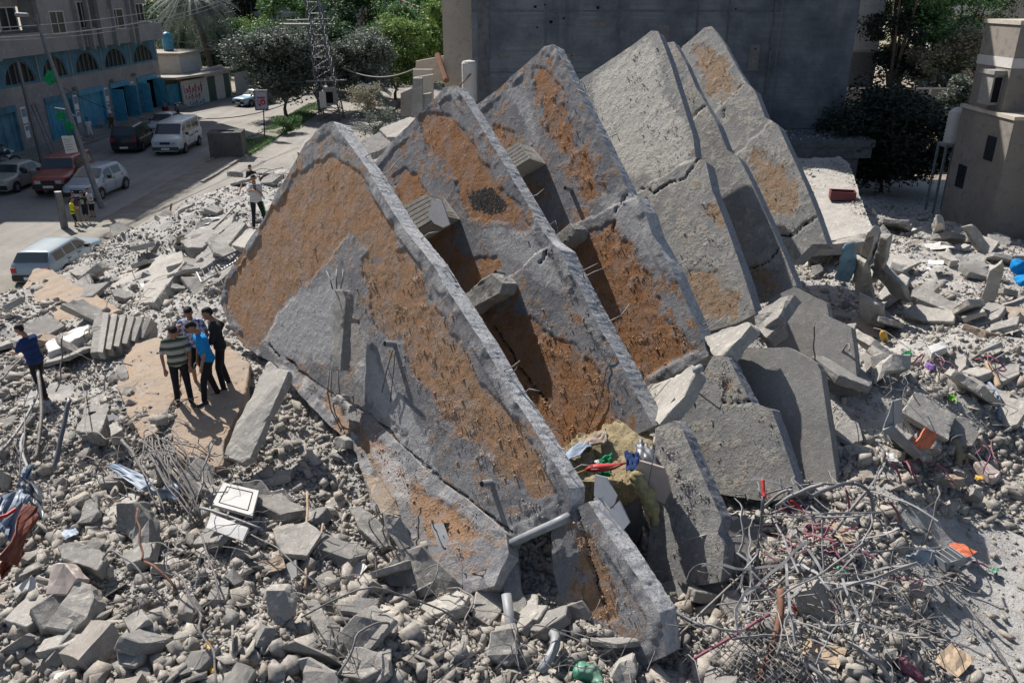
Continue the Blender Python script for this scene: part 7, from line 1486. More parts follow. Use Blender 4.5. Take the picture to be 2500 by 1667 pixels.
# ------------------------------------------------------------------ rebars, pipes, strips, cables
def curve_pts(a, b_, bend, n=10, wob=.0, seed=0):
    r = random.Random(seed); a = Vector(a); b_ = Vector(b_); bend = Vector(bend); out = []
    for k in range(n + 1):
        t = k / n; p = a.lerp(b_, t) + bend * (4 * t * (1 - t)); p += Vector((mnoise.noise(Vector((t * 3 + seed, 0, 1))), mnoise.noise(Vector((0, t * 3 + seed, 2))), mnoise.noise(Vector((1, 2, t * 3 + seed))))) * wob; out.append(p)
    return out
def rod(label, name, cat, pts, r, mat, group=None, k=5):
    b = MB(); b.tube(pts, r, k); return tag(b.obj(name, M[mat], smooth=True), label, cat, group)
def G(u, v, up=0.0):  # a point on the pile at this place, `up` above it
    z = 1.4
    for k in range(4): q = P(u, v, z + up); z = hz(q.x, q.y)
    return P(u, v, z + up)
RODS = [ # start u,v,up  end u,v,up  bend, radius, mat, label
 ((205,920,.1),(213,1065,.9),(0,0,.0),.012,'rebar','thin bent rebar standing left of the beige squared blocks'),
 ((85,1130,.1),(92,905,.9),(.1,0,0),.035,'rebar','long straight steel flat leaning left of the navy shirt man\'s shadow'),
 ((0,1105,.3),(88,915,.5),(.15,.2,0),.03,'alu','long bright metal strip curving along the left edge'),
 ((60,1055,.1),(78,1165,.4),(-.1,0,.1),.03,'alu','bent grey metal strip right of the long bright strip'),
 ((130,1150,.2),(170,975,.9),(.0,0,0),.045,'galv','dark steel bar standing upright in front of the navy shirt man'),
 ((200,1062,.6),(298,1073,.6),(0,0,.05),.015,'rebar','rebar bridging the gap beside the squared block'),
 ((298,1073,.6),(355,1160,.3),(0,0,.05),.03,'rebar_lt','dusty bar running down toward the blue sheet'),
 ((478,1240,.2),(512,1080,.8),(0,.1,0),.018,'rebar','rebar rising at the end of the orange slab'),
 ((495,1205,.4),(520,1240,.3),(0,0,.2),.03,'rebar_lt','curled pale conduit left of the white cabinet panel'),
 ((330,1245,.7),(352,1370,.4),(0,0,.05),.016,'rust','brown bar bent across the upright notched slab'),
 ((352,1370,.4),(430,1440,.2),(0,0,.1),.02,'rust','lower half of the brown bar beside the round stones'),
 ((430,1395,.5),(510,1560,.3),(0,0,.05),.016,'rebar_lt','long dusty rebar slanting through the lit foreground rubble'),
 ((505,1515,.3),(530,1667,.3),(0,0,.1),.014,'rebar_lt','dusty rebar running off the bottom edge'),
 ((480,1300,.5),(540,1480,.2),(.05,0,.1),.014,'rebar_lt','thin rebar among the round stones below the white panel'),
 ((250,1360,.3),(400,1480,.3),(0,0,.35),.014,'rebar_lt','thin wire arching over the grey cracked slab piece'),
 ((265,1235,.3),(330,1225,.6),(0,0,.2),.012,'rebar_lt','thin wire loop above the upright notched slab'),
 ((610,1300,.2),(870,1560,.2),(0,0,.3),.012,'rebar_lt','very long thin wire lying diagonally below the nearest slab'),
 ((750,1200,.4),(745,1435,.1),(0,0,.0),.022,'wood','long splintered wooden lath standing in the lit rubble'),
 ((790,1280,.3),(765,1355,.1),(0,0,0),.02,'wood','short wooden lath beside the long splintered one'),
 ((740,1500,.3),(1140,1530,.1),(0,0,.5),.014,'rebar_lt','long springy wire arching below the flat painted slab'),
 ((820,1655,.2),(960,1520,.3),(0,0,.3),.016,'rebar_lt','curved thick wire rising from the L shaped slab'),
 ((1100,1435,.3),(1140,1530,.4),(.15,0,.2),.014,'rebar','bent hooked rebar on the flat painted slab'),
 ((900,1300,.1),(920,1230,.9),(0,0,0),.012,'rebar_lt','upright rebar at the left of the standing rebar row'),
 ((930,1320,.1),(925,1245,.8),(.05,0,0),.012,'rebar_lt','second upright rebar of the standing rebar row'),
 ((965,1330,.1),(962,1250,.8),(-.08,0,.1),.012,'rebar_lt','bent rebar in the middle of the standing rebar row'),
 ((1018,1330,.1),(1025,1240,.9),(0,0,0),.014,'rebar_lt','hooked rebar at the right of the standing rebar row'),
 ((1055,1270,.6),(1080,1350,.1),(0,0,0),.012,'rebar_lt','rebar beside the white block with open cells'),
 ((1850,1660,.1),(1905,1440,.8),(.1,0,.1),.05,'rust','thick rusty brown pipe standing among the tangled metal strips'),
 ((1845,1395,.1),(1865,1210,1.3),(0,0,0),.03,'galv','grey steel tube standing upright with a red upper end'),
 ((1865,1215,1.3),(1862,1170,1.5),(0,0,0),.032,'red','bright red end of the upright steel tube'),
 ((1930,1225,.9),(1965,1260,.7),(0,0,.05),.03,'red','short bright red tube among the metal strips'),
 ((1895,1235,.9),(2010,1180,1.2),(0,0,.05),.03,'alu','straight aluminium profile rising right over the strips'),
 ((1860,1245,.7),(1935,1195,1.1),(0,0,.1),.025,'alu','aluminium profile crossing behind the straight one'),
 ((1975,1215,1.0),(2082,1178,1.0),(0,0,.05),.03,'galv','grey bent channel running right from the strips'),
 ((2082,1178,1.0),(2120,1290,.3),(.15,0,.15),.03,'galv','channel bent down toward the grey stones'),
 ((2115,1200,1.0),(2030,1310,.3),(0,0,.05),.025,'rebar','thin frame bar slanting down in front of the grey stones'),
 ((1640,1570,.2),(1840,1380,.7),(0,0,.05),.02,'rebar','long dark rod slanting up from the wire mesh'),
 ((1690,1610,.3),(1880,1500,.6),(0,0,.0),.022,'magenta','brownish red tube slanting over the wire mesh'),
 ((1500,1380,.5),(1720,1530,.3),(0,0,-.1),.03,'galv','dark steel strip crossing the shaded panel at the foot of the slabs'),
 ((1450,1285,.8),(1590,1385,.3),(0,0,.05),.025,'alu','straight metal strip below the grey tiles'),
 ((1350,1545,.3),(1320,1640,.1),(.1,0,.1),.07,'pvc','bent grey drain pipe in the dark hollow above the green bag'),
 ((2120,1380,.4),(2100,1610,.1),(.1,0,.3),.014,'rebar_lt','wire bundle end falling toward the sandy clearing'),
 ((2330,1440,.3),(2480,1660,.05),(.0,0,.05),.02,'rebar_lt','long hose lying across the sandy clearing'),
 ((2300,1410,.05),(2370,1370,.1),(.1,0,.03),.03,'rebar_lt','short curved branch on the sand beside the grey crate'),
 ((2375,1370,.1),(2435,1400,.05),(0,0,.04),.016,'magenta','red tape trailing from the curved branch'),
 ((2260,1330,.2),(2295,1190,.9),(.0,0,.2),.018,'rebar_lt','springy white cable standing in the right hand debris'),
 ((2480,850,.3),(2420,880,.5),(0,0,0),.02,'alu','bright strip at the right edge of the picture'),
 ((2415,935,.4),(2440,1025,.3),(.05,0,.1),.035,'bluemetal','pale bent tube hanging beside the wooden plank at the right'),
 ((2410,885,.4),(2440,945,.2),(0,0,0),.07,'wood','broken wooden plank on the right side of the debris'),
 ((2170,1130,.4),(2200,1180,.1),(0,0,.1),.02,'magenta','thin purplish conduit below the metal box'),
 ((2065,1195,.8),(2075,1250,.3),(0,0,.05),.02,'magenta','purplish conduit hanging beside the grey channel'),
 ((2170,1225,.5),(2200,1275,.2),(0,0,.05),.022,'magenta','magenta conduit lying on the grey stones'),
 ((1990,930,.3),(1988,800,1.5),(0,0,.0),.016,'rebar','thin rod standing against the smaller smooth panel'),
 ((2075,855,.8),(2022,905,.6),(.1,0,.3),.016,'rebar','black cable curling off the smaller smooth panel'),
 ((2060,1700,.2),(1900,1590,.3),(0,0,.1),.03,'alu','flat grey strip along the bottom edge by the wire mesh'),
 ((2070,1570,.3),(2180,1667,.2),(0,0,.1),.03,'alu','pale band running down off the bottom edge'),
 ((1040,330,1.6),(1010,310,1.2),(0,0,.2),.02,'rebar_lt','twisted wires in the gap between the first two peaks'),
 ((575,505,.3),(520,560,.4),(0,0,0),.03,'rebar_lt','thin bar lying on the papers slab'),
 ((640,425,.8),(690,410,1.2),(0,0,.05),.025,'alu','bent bright bar in the rubble ridge by the road'),
 ((620,420,.7),(660,415,.9),(0,0,.1),.02,'rebar','thin rod on the rubble ridge beside the man filming'),
 ((590,450,.4),(583,475,.1),(0,0,0),.03,'rust','short rusty post on the rubble ridge'),
 ((140,960,.2),(155,820,1.3),(0,0,0),.016,'rebar','thin rod leaning behind the navy shirt man'),
 ((0,930,.4),(70,855,.6),(0,0,0),.02,'rebar','dark rod at the left edge near the navy shirt man'),
 ((30,1230,.3),(60,1010,.9),(.1,0,.1),.014,'rebar_lt','thin curved rebar rising at the left edge above the crumpled car panel'),
]
for k, (a, c, bend, r_, mt, lb) in enumerate(RODS):
    rod(lb, {'wood': 'wooden_lath', 'pvc': 'drain_pipe', 'rust': 'rusty_pipe', 'magenta': 'conduit', 'alu': 'metal_strip', 'red': 'red_tube', 'galv': 'steel_bar'}.get(mt, 'rebar_rod'), {'wood': 'wood', 'pvc': 'pipe', 'rust': 'pipe', 'magenta': 'conduit', 'alu': 'metal strip', 'red': 'tube', 'galv': 'steel bar'}.get(mt, 'rebar'), curve_pts(G(*a), G(*c), bend, 12, .1 if r_ < .02 else .02, k * 1.7), r_, mt, k=5 if r_ < .03 else 8)
# bundle of grey conduits hanging between the orange slabs
gb = 'grey conduits fanning out below the orange slabs'
for k in range(22):
    r = random.Random(k); u0 = 355 + r.uniform(-10, 60); v0 = 1060 + r.uniform(-15, 25)
    rod('thin grey conduit curving down in the fan below the orange slabs', 'conduit', 'conduit', curve_pts(G(u0, v0, .6), G(410 + r.uniform(-20, 110), 1190 + r.uniform(-10, 90), .15), (r.uniform(-.25, .05), 0, r.uniform(.1, .35)), 10, .1, k), .014, 'rebar_lt', gb)
# mat of loose wire: too many to count
def tangle(name, label, regions, n, r_, mat, up=.5):
    m = MB(); rr = random.Random(9)
    for k in range(n):
        u0, v0, u1, v1 = rr.choice(regions); a = G(rr.uniform(u0, u1), rr.uniform(v0, v1), rr.uniform(.02, up)); L = rr.uniform(.3, 1.3); an = rr.uniform(0, 6.28)
        q = a + Vector((math.cos(an) * L, math.sin(an) * L, rr.uniform(-.3, .3))); q.z = max(q.z, hz(q.x, q.y) + .02)
        m.tube(curve_pts(a, q, (rr.uniform(-.25, .25), rr.uniform(-.25, .25), rr.uniform(0, .3)), 9, rr.choice((.04, .08, .2)), k * 2.3), r_ * rr.uniform(.7, 1.4), 4)
    return tag(m.obj(name, M[mat]), label, kind='stuff')
tangle('tangled_wire', 'grey wire tangles lying all over the rubble', [(1780,1150,2120,1500), (1800,1400,2250,1560), (1980,1380,2300,1580), (40,1000,330,1300), (420,1300,560,1560), (2150,900,2450,1250), (1200,1350,1600,1640), (700,1350,1200,1650), (450,1050,530,1190), (2100,850,2300,1000), (600,380,740,470)], 220, .007, 'rebar_lt')
tangle('dark_wire', 'dark wires and thin rebars scattered through the rubble', [(1780,1150,2120,1650), (40,1000,330,1300), (1200,1350,1750,1660), (2050,850,2450,1250), (2100,1380,2330,1600), (400,1000,560,1250), (200,620,560,760), (0,800,260,1000)], 140, .009, 'rebar', .4)
tangle('coloured_conduit', 'reddish plastic conduit scraps in the right hand debris', [(1800,1150,2300,1500), (2200,850,2450,1200), (1800,1150,2100,1500)], 30, .016, 'magenta', .2)
# flat metal strips of the broken window frames
for k in range(75):
    r = random.Random(100 + k); u = r.uniform(1780, 2090); v = r.uniform(1170, 1620); a = G(u, v, r.uniform(.1, .9)); an = r.uniform(0, 6.28); L = r.uniform(.35, 1.5)
    q = a + Vector((math.cos(an) * L, math.sin(an) * L, r.uniform(-.4, .7))); pts = curve_pts(a, q, (r.uniform(-.12, .12), r.uniform(-.12, .12), r.uniform(-.05, .12)), 8, .06, k)
    m = MB(); w_ = Vector((r.uniform(-1, 1), r.uniform(-1, 1), r.uniform(-1, 1))).normalized() * .02
    m.add([p + w_ for p in pts] + [p - w_ for p in pts], [(i, i + 1, i + 1 + len(pts), i + len(pts)) for i in range(len(pts) - 1)])
    o = m.obj('metal_strip', M['alu']); so = o.modifiers.new('thick', 'SOLIDIFY'); so.thickness = .012
    side = 'left' if u < 1930 else 'right'; lv = 'top' if v < 1300 else 'middle' if v < 1460 else 'bottom'
    tag(o, 'bent grey flat metal strip at the %s %s of the metal tangle' % (lv, side), 'metal strip', 'bent strips %s %s of the tangle' % (lv, side))
# wire mesh in the bottom right foreground
def mesh_net():
    m = MB(); U, V_ = 13, 8; pt = {}
    for i in range(U + 1):
        for j in range(V_ + 1):
            u = 1725 + i * 19 + j * 3; v = 1545 + j * 17 + 6 * math.sin(i * .8); q = G(u, v, .45 - .03 * j + .12 * mnoise.noise(Vector((i * .5, j * .6, 3)))); pt[i, j] = q
    for i in range(U):
        for j in range(V_):
            a, b_, c, d = pt[i, j], pt[i + 1, j], pt[i + 1, j + 1], pt[i, j + 1]; mid = (a + b_) / 2; mid2 = (c + d) / 2; l = (a + d) / 2; r_ = (b_ + c) / 2
            m.tube([l, mid.lerp(l, .3), mid, mid.lerp(r_, .7), r_], .008, 4); m.tube([l, mid2.lerp(l, .3), mid2, mid2.lerp(r_, .7), r_], .008, 4)
    return tag(m.obj('wire_mesh', M['rebar_lt']), 'crumpled piece of diamond wire mesh at the bottom right foreground', 'wire mesh')
mesh_net()
# ------------------------------------------------------------------ sheets, cloth, boxes
def sheet_obj(name, label, cat, pts, mat, nz=.03, seg=10, th=.012, parent=None, seed=0, fold=3.0):
    """pts: four corners (world); a crumpled sheet between them"""
    a, b_, c, d = [Vector(p) for p in pts]; V = []; F = []; nrm = (b_ - a).cross(d - a).normalized()
    for j in range(seg + 1):
        for i in range(seg + 1):
            s_, t = i / seg, j / seg; p = a.lerp(b_, s_).lerp(d.lerp(c, s_), t); p = p + nrm * (mnoise.fractal(Vector((s_ * fold + seed, t * fold, seed)), .7, 2.1, 3) * nz * 2); V.append(p)
    for j in range(seg):
        for i in range(seg): k = j * (seg + 1) + i; F.append((k, k + 1, k + seg + 2, k + seg + 1))
    m = MB(); m.add(V, F); o = m.obj(name, M[mat], parent, nz > .02); so = o.modifiers.new('thick', 'SOLIDIFY'); so.thickness = th
    return tag(o, label, cat) if parent is None else o
def GP(l): return [G(*q) for q in l]
sheet_obj('sheet_metal', 'long folded blue grey metal sheet, left part lying in the rubble', 'metal sheet', GP([(258,1136,.35),(292,1133,.4),(376,1172,.35),(348,1200,.25)]), 'bluemetal', .02, 8)
sheet_obj('sheet_metal', 'pale blue metal sheet, right part ending beside the wire bundle', 'metal sheet', GP([(345,1190,.35),(436,1186,.45),(438,1218,.3),(392,1212,.15)]), 'bluemetal', .05, 8, seed=4)
cp = empty('cabinet_panel', G(575, 1240, .2), 0, 'white square cabinet panel with a dark inner frame line lying in the lit rubble', 'panel')
q = [p - cp.location + Vector((0, 0, .12)) for p in GP([(548,1192,.28),(634,1212,.3),(618,1274,.3),(520,1246,.28)])]
m = MB(); m.prism(q, (0, 0, -.05)); m.obj('board', M['white'], cp)
m = MB(); c_ = sum(q, Vector()) / 4; i_ = [c_.lerp(p, .72) + Vector((0, 0, .004)) for p in q]; [m.tube([i_[k], i_[(k + 1) % 4]], .007, 4) for k in range(4)]; m.obj('frame_line', M['black'], cp)
rough_piece('board_piece', 'lower half of the white panel, partly under a steel angle', 'panel', [(515,1252,2.1),(606,1288,2.1),(592,1320,2.0),(502,1288,2.0)], .04, M['white'], amp=.003)
rod('steel angle bar lying across the lower white panel', 'steel_bar', 'steel bar', curve_pts(G(488,1238,.4), G(640,1292,.35), (0, 0, .02), 6), .025, 'pvc')
# crumpled car panel at the left edge
cw = empty('car_wreck', G(50, 1260, .3), 0, 'crumpled teal and rusty red car panel at the left edge', 'car wreck')
WR = [([(0,1290,.9),(45,1190,1.1),(75,1215,1.0),(40,1330,.6)], 'bluemetal'), ([(45,1160,1.2),(100,1190,1.0),(108,1275,.7),(72,1225,.9)], 'galv'), ([(0,1365,.7),(62,1230,1.0),(92,1250,.8),(30,1385,.4)], 'rustred'), ([(0,1380,.4),(40,1310,.7),(60,1350,.45),(0,1420,.2)], 'rustred'), ([(-20,1310,.8),(0,1210,1.0),(40,1200,.9),(20,1290,.6)], 'bluemetal'), ([(60,1140,1.1),(85,1130,1.1),(60,1200,.9),(38,1190,.9)], 'bluemetal')]
M['rustred'] = plain('flaking_red_rust_paint', (0.2, 0.06, 0.04), .6, .3, .2, .5, 6, .006)
for k, (pp, mt) in enumerate(WR): sheet_obj('panel', None, None, [p - cw.location for p in GP(pp)], mt, .05, 7, parent=cw, seed=k * 3.3, fold=2.2); cw.children[-1].data.polygons.foreach_set('use_smooth', [False] * len(cw.children[-1].data.polygons))
m = MB(); m.tube([p - cw.location for p in (G(-10,1265,1.1), G(15,1258,1.1), G(38,1242,1.05))], .03, 6); m.obj('red_trim', M['red'], cw)
# metal box with a red side
mb_ = empty('metal_box', G(2200, 1060, .3), 0, 'open dark grey metal cabinet lying on its back in the right hand debris', 'cabinet')
for pp in ([(2155,1045,.7),(2178,978,1.2),(2178,1036,.8),(2158,1072,.5)], [(2155,1047,.7),(2180,1036,.85),(2252,1108,.7),(2238,1120,.4)], [(2178,978,1.2),(2198,972,1.2),(2200,1030,.8),(2178,1036,.8)]): sheet_obj('side', None, None, [p - mb_.location for p in GP(pp)], 'pvc', .008, 4, .03, parent=mb_)
sheet_obj('metal_tray', 'open metal tray painted orange red inside, right of the dark cabinet', 'panel', GP([(2228,1088,.6),(2256,1044,.9),(2288,1060,.8),(2262,1102,.5)]), 'orange_paint', .012, 6, .03)
tr = empty('plastic_tray', G(2055, 486, .25), 0, 'open dark red plastic tray lying on the dusty flat roof slab', 'tray'); tr.location = P(2055, 486, 2.68)
m = MB(); m.box(-.32, -.2, 0, .32, .2, .03); m.box(-.32, -.2, .03, -.29, .2, .22); m.box(.29, -.2, .03, .32, .2, .22); m.box(-.29, -.2, .03, .29, -.17, .22); m.box(-.29, .17, .03, .29, .2, .22); o = m.obj('shell', M['maroon'] if 'maroon' in M else plain('maroon_plastic', (0.12, 0.02, 0.025), .5, .4), tr); tr.rotation_euler = (0, 0, -.25); tr.scale = (1.35, 1.35, 1.35)
sheet_obj('sheet_metal', 'light blue bent metal sheet at the edge of the sandy clearing', 'metal sheet', GP([(2212,1362,.3),(2238,1344,.5),(2284,1342,.45),(2278,1382,.2)]), 'bluemetal', .06, 8, seed=9)
ct = empty('crate', G(2310, 1372, .1), .4, 'grey broken plastic crate lying beside the light blue metal sheet', 'crate')
m = MB(); [m.box(x, -.16, 0, x + .02, .16, .16) for x in (-.22, -.1, .02, .14, .2)]; m.box(-.22, -.18, 0, .22, -.16, .18); m.box(-.22, .16, 0, .22, .18, .12); m.obj('shell', M['pvc'], ct)
# clothes, flags, rags and rubbish in the gap between the first two slabs
fl = G(1450, 1110, .0)
def Q(u, v, Y=11.6): return PY(u, v, Y)
M['mud'] = concrete('yellow_mud_plaster', (0.33, 0.26, 0.14), (0.42, 0.35, 0.22), (0.38, 0.34, 0.28), 3, .03, 14)
rough_piece('debris_mound', 'mound of yellowish insulation and dirt packed between the first two slabs', 'debris', [tuple(Q(u, v, y)) for u, v, y in ((1352,1112,11.4),(1420,1060,12.2),(1500,1028,12.7),(1575,1035,12.6),(1600,1090,12.0),(1600,1160,11.4),(1530,1185,11.2),(1460,1175,11.0),(1400,1170,10.9))], 1.0, M['mud'], .07, .06)
sheet_obj('blanket', 'pale teal blanket folds at the left of the insulation mound', 'cloth', [Q(1358,1118,11.3), Q(1425,1072,11.9), Q(1445,1090,11.6), Q(1385,1128,11.1)], 'bluemetal', .03, 10, seed=2)
sheet_obj('sand_lump', 'orange sandy plaster lump lying on the mound', 'debris', [Q(1415,1085,11.9), Q(1480,1050,12.2), Q(1485,1075,11.9), Q(1420,1105,11.6)], 'sandc', .05, 10, .05, seed=3)
sheet_obj('tarpaulin', 'dark grey tarpaulin draped over the right end of the mound', 'tarpaulin', [Q(1545,1075,12.0), Q(1590,1085,11.9), Q(1612,1150,11.2), Q(1560,1120,11.3)], 'galv', .05, 12, seed=6)
sheet_obj('tarpaulin', 'dark blue cloth beside the green flag', 'cloth', [Q(1524,1102,11.4), Q(1560,1106,11.4), Q(1558,1150,11.0), Q(1530,1150,11.0)], 'navy', .04, 10, seed=8)
flg = empty('flag', Q(1480, 1120, 11.2), 0, 'green, white and black flag caught in the rubbish, with a red part below', 'flag')
sheet_obj('green_band', None, None, [p - flg.location for p in (Q(1462,1122,11.15), Q(1495,1105,11.2), Q(1494,1132,11.05), Q(1466,1136,11.05))], 'green', .03, 8, parent=flg)
sheet_obj('white_band', None, None, [p - flg.location for p in (Q(1450,1126,11.15), Q(1462,1122,11.15), Q(1466,1136,11.05), Q(1455,1140,11.05))], 'whitec', .02, 5, parent=flg)
sheet_obj('black_band', None, None, [p - flg.location for p in (Q(1438,1128,11.15), Q(1450,1124,11.15), Q(1456,1140,11.05), Q(1440,1140,11.05))], 'blackc', .02, 5, parent=flg)
sheet_obj('lower_band', None, None, [p - flg.location for p in (Q(1455,1152,10.95), Q(1490,1150,10.95), Q(1490,1164,10.85), Q(1475,1164,10.85))], 'green', .02, 5, parent=flg)
rb_ = empty('red_float', Q(1480, 1142, 10.95), 0, 'long red pointed shape with a cream stripe lying over the flag', 'red float')
m = MB(); pts = [Q(1430,1146,10.9), Q(1442,1143,10.9), Q(1465,1142,10.9), Q(1495,1139,10.9), Q(1512,1134,10.9), Q(1528,1130,10.9)]; m.tube([p - rb_.location for p in pts], [.02, .06, .07, .055, .03, .012], 10); m.obj('shell', M['red'], rb_, True)
m = MB(); m.tube([p - rb_.location + Vector((0, -.065 + .01 * k, .02)) for k, p in enumerate(pts[1:-1])], .008, 4); m.obj('stripe', M['wood'], rb_)
rod('thin yellow stick at the tip of the red float', 'stick', 'stick', [Q(1388,1157,10.9), Q(1410,1154,10.9), Q(1432,1146,10.9)], .012, 'yellowp')
for k, (pp, lb) in enumerate(((((1452,1158),(1480,1165),(1490,1185),(1506,1210),(1500,1230),(1484,1244),(1450,1210)), 'uppermost broken grey floor tile standing under the flag'), (((1450,1215),(1466,1212),(1484,1246),(1482,1262),(1460,1262),(1448,1235)), 'small grey tile piece left of the tall tile'), (((1485,1248),(1512,1222),(1537,1275),(1520,1295),(1500,1284)), 'square grey floor tile with a crack, right of the others'), (((1456,1263),(1474,1243),(1518,1300),(1500,1322)), 'rectangular grey floor tile lowest in the cluster'), (((1508,1330),(1516,1310),(1534,1348),(1516,1352)), 'small tile wedge stuck to the slab edge'))):
    m = MB(); m.prism([Q(u, v, 10.35 - .0014 * (v - 1160) * 3 - .05 * k) for u, v in pp], (.02, .04, -.02)); tag(m.obj('floor_tile', M['tile']), lb, 'tile')
m = MB(); m.prism([Q(u, v, 11.0) for u, v in ((1546,1155),(1562,1125),(1620,1142),(1636,1195),(1622,1230),(1598,1218),(1590,1200),(1575,1165))], (.03, .05, -.01)); tag(m.obj('board_piece', M['pinktile']), 'pinkish broken board standing right of the insulation', 'board')
def blob(name, label, cat, pts, mat, vox=.03, nz=.05):
    m = MB(); [m.capsule(a, b_, r1, r2, 10) for a, b_, r1, r2 in pts]; o = remesh(m, name, M[mat], None, vox, 1)
    for v in o.data.vertices: v.co += v.normal * (mnoise.fractal(v.co * 6, .8, 2.2, 4) * nz)
    return tag(o, label, cat)
blob('insulation', 'yellow mineral wool clump hanging down beside the pinkish board', 'insulation', [(Q(1555,1165,10.9), Q(1575,1200,10.8), .12, .13), (Q(1575,1200,10.8), Q(1592,1245,10.7), .12, .11), (Q(1590,1245,10.7), Q(1602,1275,10.65), .09, .05)], 'foam')
blob('insulation', 'thin dirty insulation strip hanging below the yellow clump', 'insulation', [(Q(1578,1250,10.75), Q(1586,1290,10.7), .05, .03), (Q(1570,1290,10.75), Q(1574,1308,10.7), .03, .015)], 'wood')
m = MB(); m.prism([Q(u, v, 11.3) for u, v in ((1484,1180),(1545,1172),(1562,1215),(1556,1310),(1540,1345),(1520,1320),(1500,1240))], (.2, .4, -.1)); tag(m.obj('board_piece', M['bluemetal'] if 0 else M['galv']), 'dark shaded sheet hanging behind the grey tiles', 'board')
blob('plastic_bag', 'dusty green plastic bag at the bottom edge', 'bag', [(G(1420,1640,.15), G(1445,1640,.15), .14, .12), (G(1455,1660,.1), G(1465,1665,.1), .09, .08)], 'greenp', .03, .04)
blob('rag', 'pink and grey rag bundle at the bottom right', 'rag', [(G(2205,1625,.1), G(2225,1640,.1), .1, .1), (G(2235,1655,.08), G(2245,1650,.08), .09, .07)], 'magenta', .03, .05)
blob('rag', 'brown cloth lying over the right hand stones', 'rag', [(G(2325,1085,.1), G(2345,1110,.1), .12, .1), (G(2340,1110,.1), G(2340,1135,.05), .1, .06)], 'khaki' , .03, .05)
blob('rag', 'purple rag on the debris at the right', 'rag', [(G(2268,893,.1), G(2276,900,.1), .08, .07)], 'purple', .03, .04)
blob('rag', 'yellow cloth hanging at the top of the right hand debris', 'rag', [(G(2155,812,.35), G(2160,830,.1), .07, .08)], 'yellowp', .03, .04)
blob('plastic_bag', 'blue plastic bag at the right edge of the picture', 'bag', [(G(2485,650,.3), G(2495,660,.2), .22, .2), (G(2490,680,.1), G(2498,690,.1), .15, .15)], 'brightblue', .04, .05)
blob('paper_bag', 'yellow crumpled paper by the broken boards at the far right bottom', 'bag', [(G(510,1570,.05), G(520,1640,.05), .05, .05)], 'yellowp', .03, .03)
for k, (u, v, mt, lb, s_) in enumerate(((2215,860,'green','scrap of green plastic on the right hand debris',.1),(2325,970,'lime','bright lime green scrap beside the purplish conduits',.1),(2055,1390,'greenp','small green scrap beside the metal tangle',.08),(2425,1390,'greenp','green scrap on the sand at the right',.09),(2345,1340,'orange_paint','orange plastic scrap at the edge of the sandy clearing',.2),(2190,1110,'yellowp','yellow card beside the pale square tile',.12),(2175,1115,'white','pale square tile beside the yellow card',.13),(2360,1362,'whitec','white paper scrap at the branch on the sand',.1),(2390,1165,'yellowp','small yellow ring shaped scrap',.09),(170,1300,'bluemetal','blue glazed broken basin piece near the dark slab',.15),(660,1380,'sandc','orange brown plaster lump in the lit rubble',.2),(355,1265,'red','tiny red scrap near the blue sheet',.06),(1990,1255,'red','red scrap caught in the metal tangle',.08),(1945,1480,'red','red scrap at the bottom of the metal tangle',.08),(2010,1590,'wood','beige foam board at the bottom right',.25),(2330,1610,'wood','pale cardboard piece at the edge of the sandy clearing',.25),(2050,1300,'wood','beige board standing in the metal tangle',.22),(1770,1150,'white','pale round stone like lump before the cracked slab end',.12),(2290,600,'white','pale framed panel lying among the blocks at the right',.5),(2285,640,'paper','white paper sheet left of the tilted column',.2),(2270,655,'paper','smaller white paper near the brown edged beam',.12),(355,702,'paper','white paper sheet on the big tilted slab',.16),(520,536,'paper','large white paper at the top of the papers slab',.22),(505,550,'paper','white paper second from the top on the papers slab',.12),(494,562,'paper','white paper in the middle of the papers slab',.13),(495,575,'paper','white paper below the middle one on the papers slab',.13),(484,593,'paper','lowest white paper on the papers slab',.12))):
    M.setdefault('lime', plain('lime_plastic', (0.15, 0.4, 0.03), .5, .3))
    c0 = G(u, v, .12) if mt != 'paper' else G(u, v, .3); a_ = k * 1.3
    if mt == 'paper' and u < 600: c0 = P(u, v, {355: 1.35}.get(u, 1.62 + (600 - v) * .005)) + Vector((0, 0, .06))
    ex = Vector((math.cos(a_), math.sin(a_), .1)) * s_; ey = Vector((-math.sin(a_), math.cos(a_), .15)) * s_ * .7
    sheet_obj('paper_sheet' if mt == 'paper' else 'scrap', lb, 'paper' if mt == 'paper' else 'scrap', [c0 - ex - ey, c0 + ex - ey, c0 + ex + ey, c0 - ex + ey], mt, .02 if mt != 'paper' else .008, 5, .01, seed=k)
# bent rebars left sticking out of the broken slab edges
EDG = [(0, [(840,335),(985,555),(1100,715),(1250,965),(1385,1190)], 'nearest'), (1, [(1140,258),(1300,520),(1450,758),(1590,1020)], 'second'), (2, [(1385,172),(1535,475),(1645,655),(1730,850)], 'third')]
for kk, pl, wd in EDG:
    r = random.Random(50 + kk)
    for j in range(9):
        i = r.randrange(len(pl) - 1); t = r.random(); u = pl[i][0] + (pl[i + 1][0] - pl[i][0]) * t; v = pl[i][1] + (pl[i + 1][1] - pl[i][1]) * t
        a = PPL(u, v, off(kk), NS) - NS * r.uniform(.1, .3); o1 = PPL(u + 60, v - 40, off(kk), NS); d = (o1 - PPL(u, v, off(kk), NS)).normalized()
        L = r.uniform(.2, .6); b1 = a + d * L * .5 - NS * r.uniform(-.05, .1); b2 = b1 + d * L * .3 + Vector((r.uniform(-.1, .1), r.uniform(-.1, .1), r.uniform(-.35, .15)))
        rod('bent rebar end sticking out of the edge of the %s leaning slab' % wd, 'rebar_rod', 'rebar', [a - d * .1, a, b1, b2], .011, 'rebar', 'rebar ends on the edge of the %s slab' % wd)
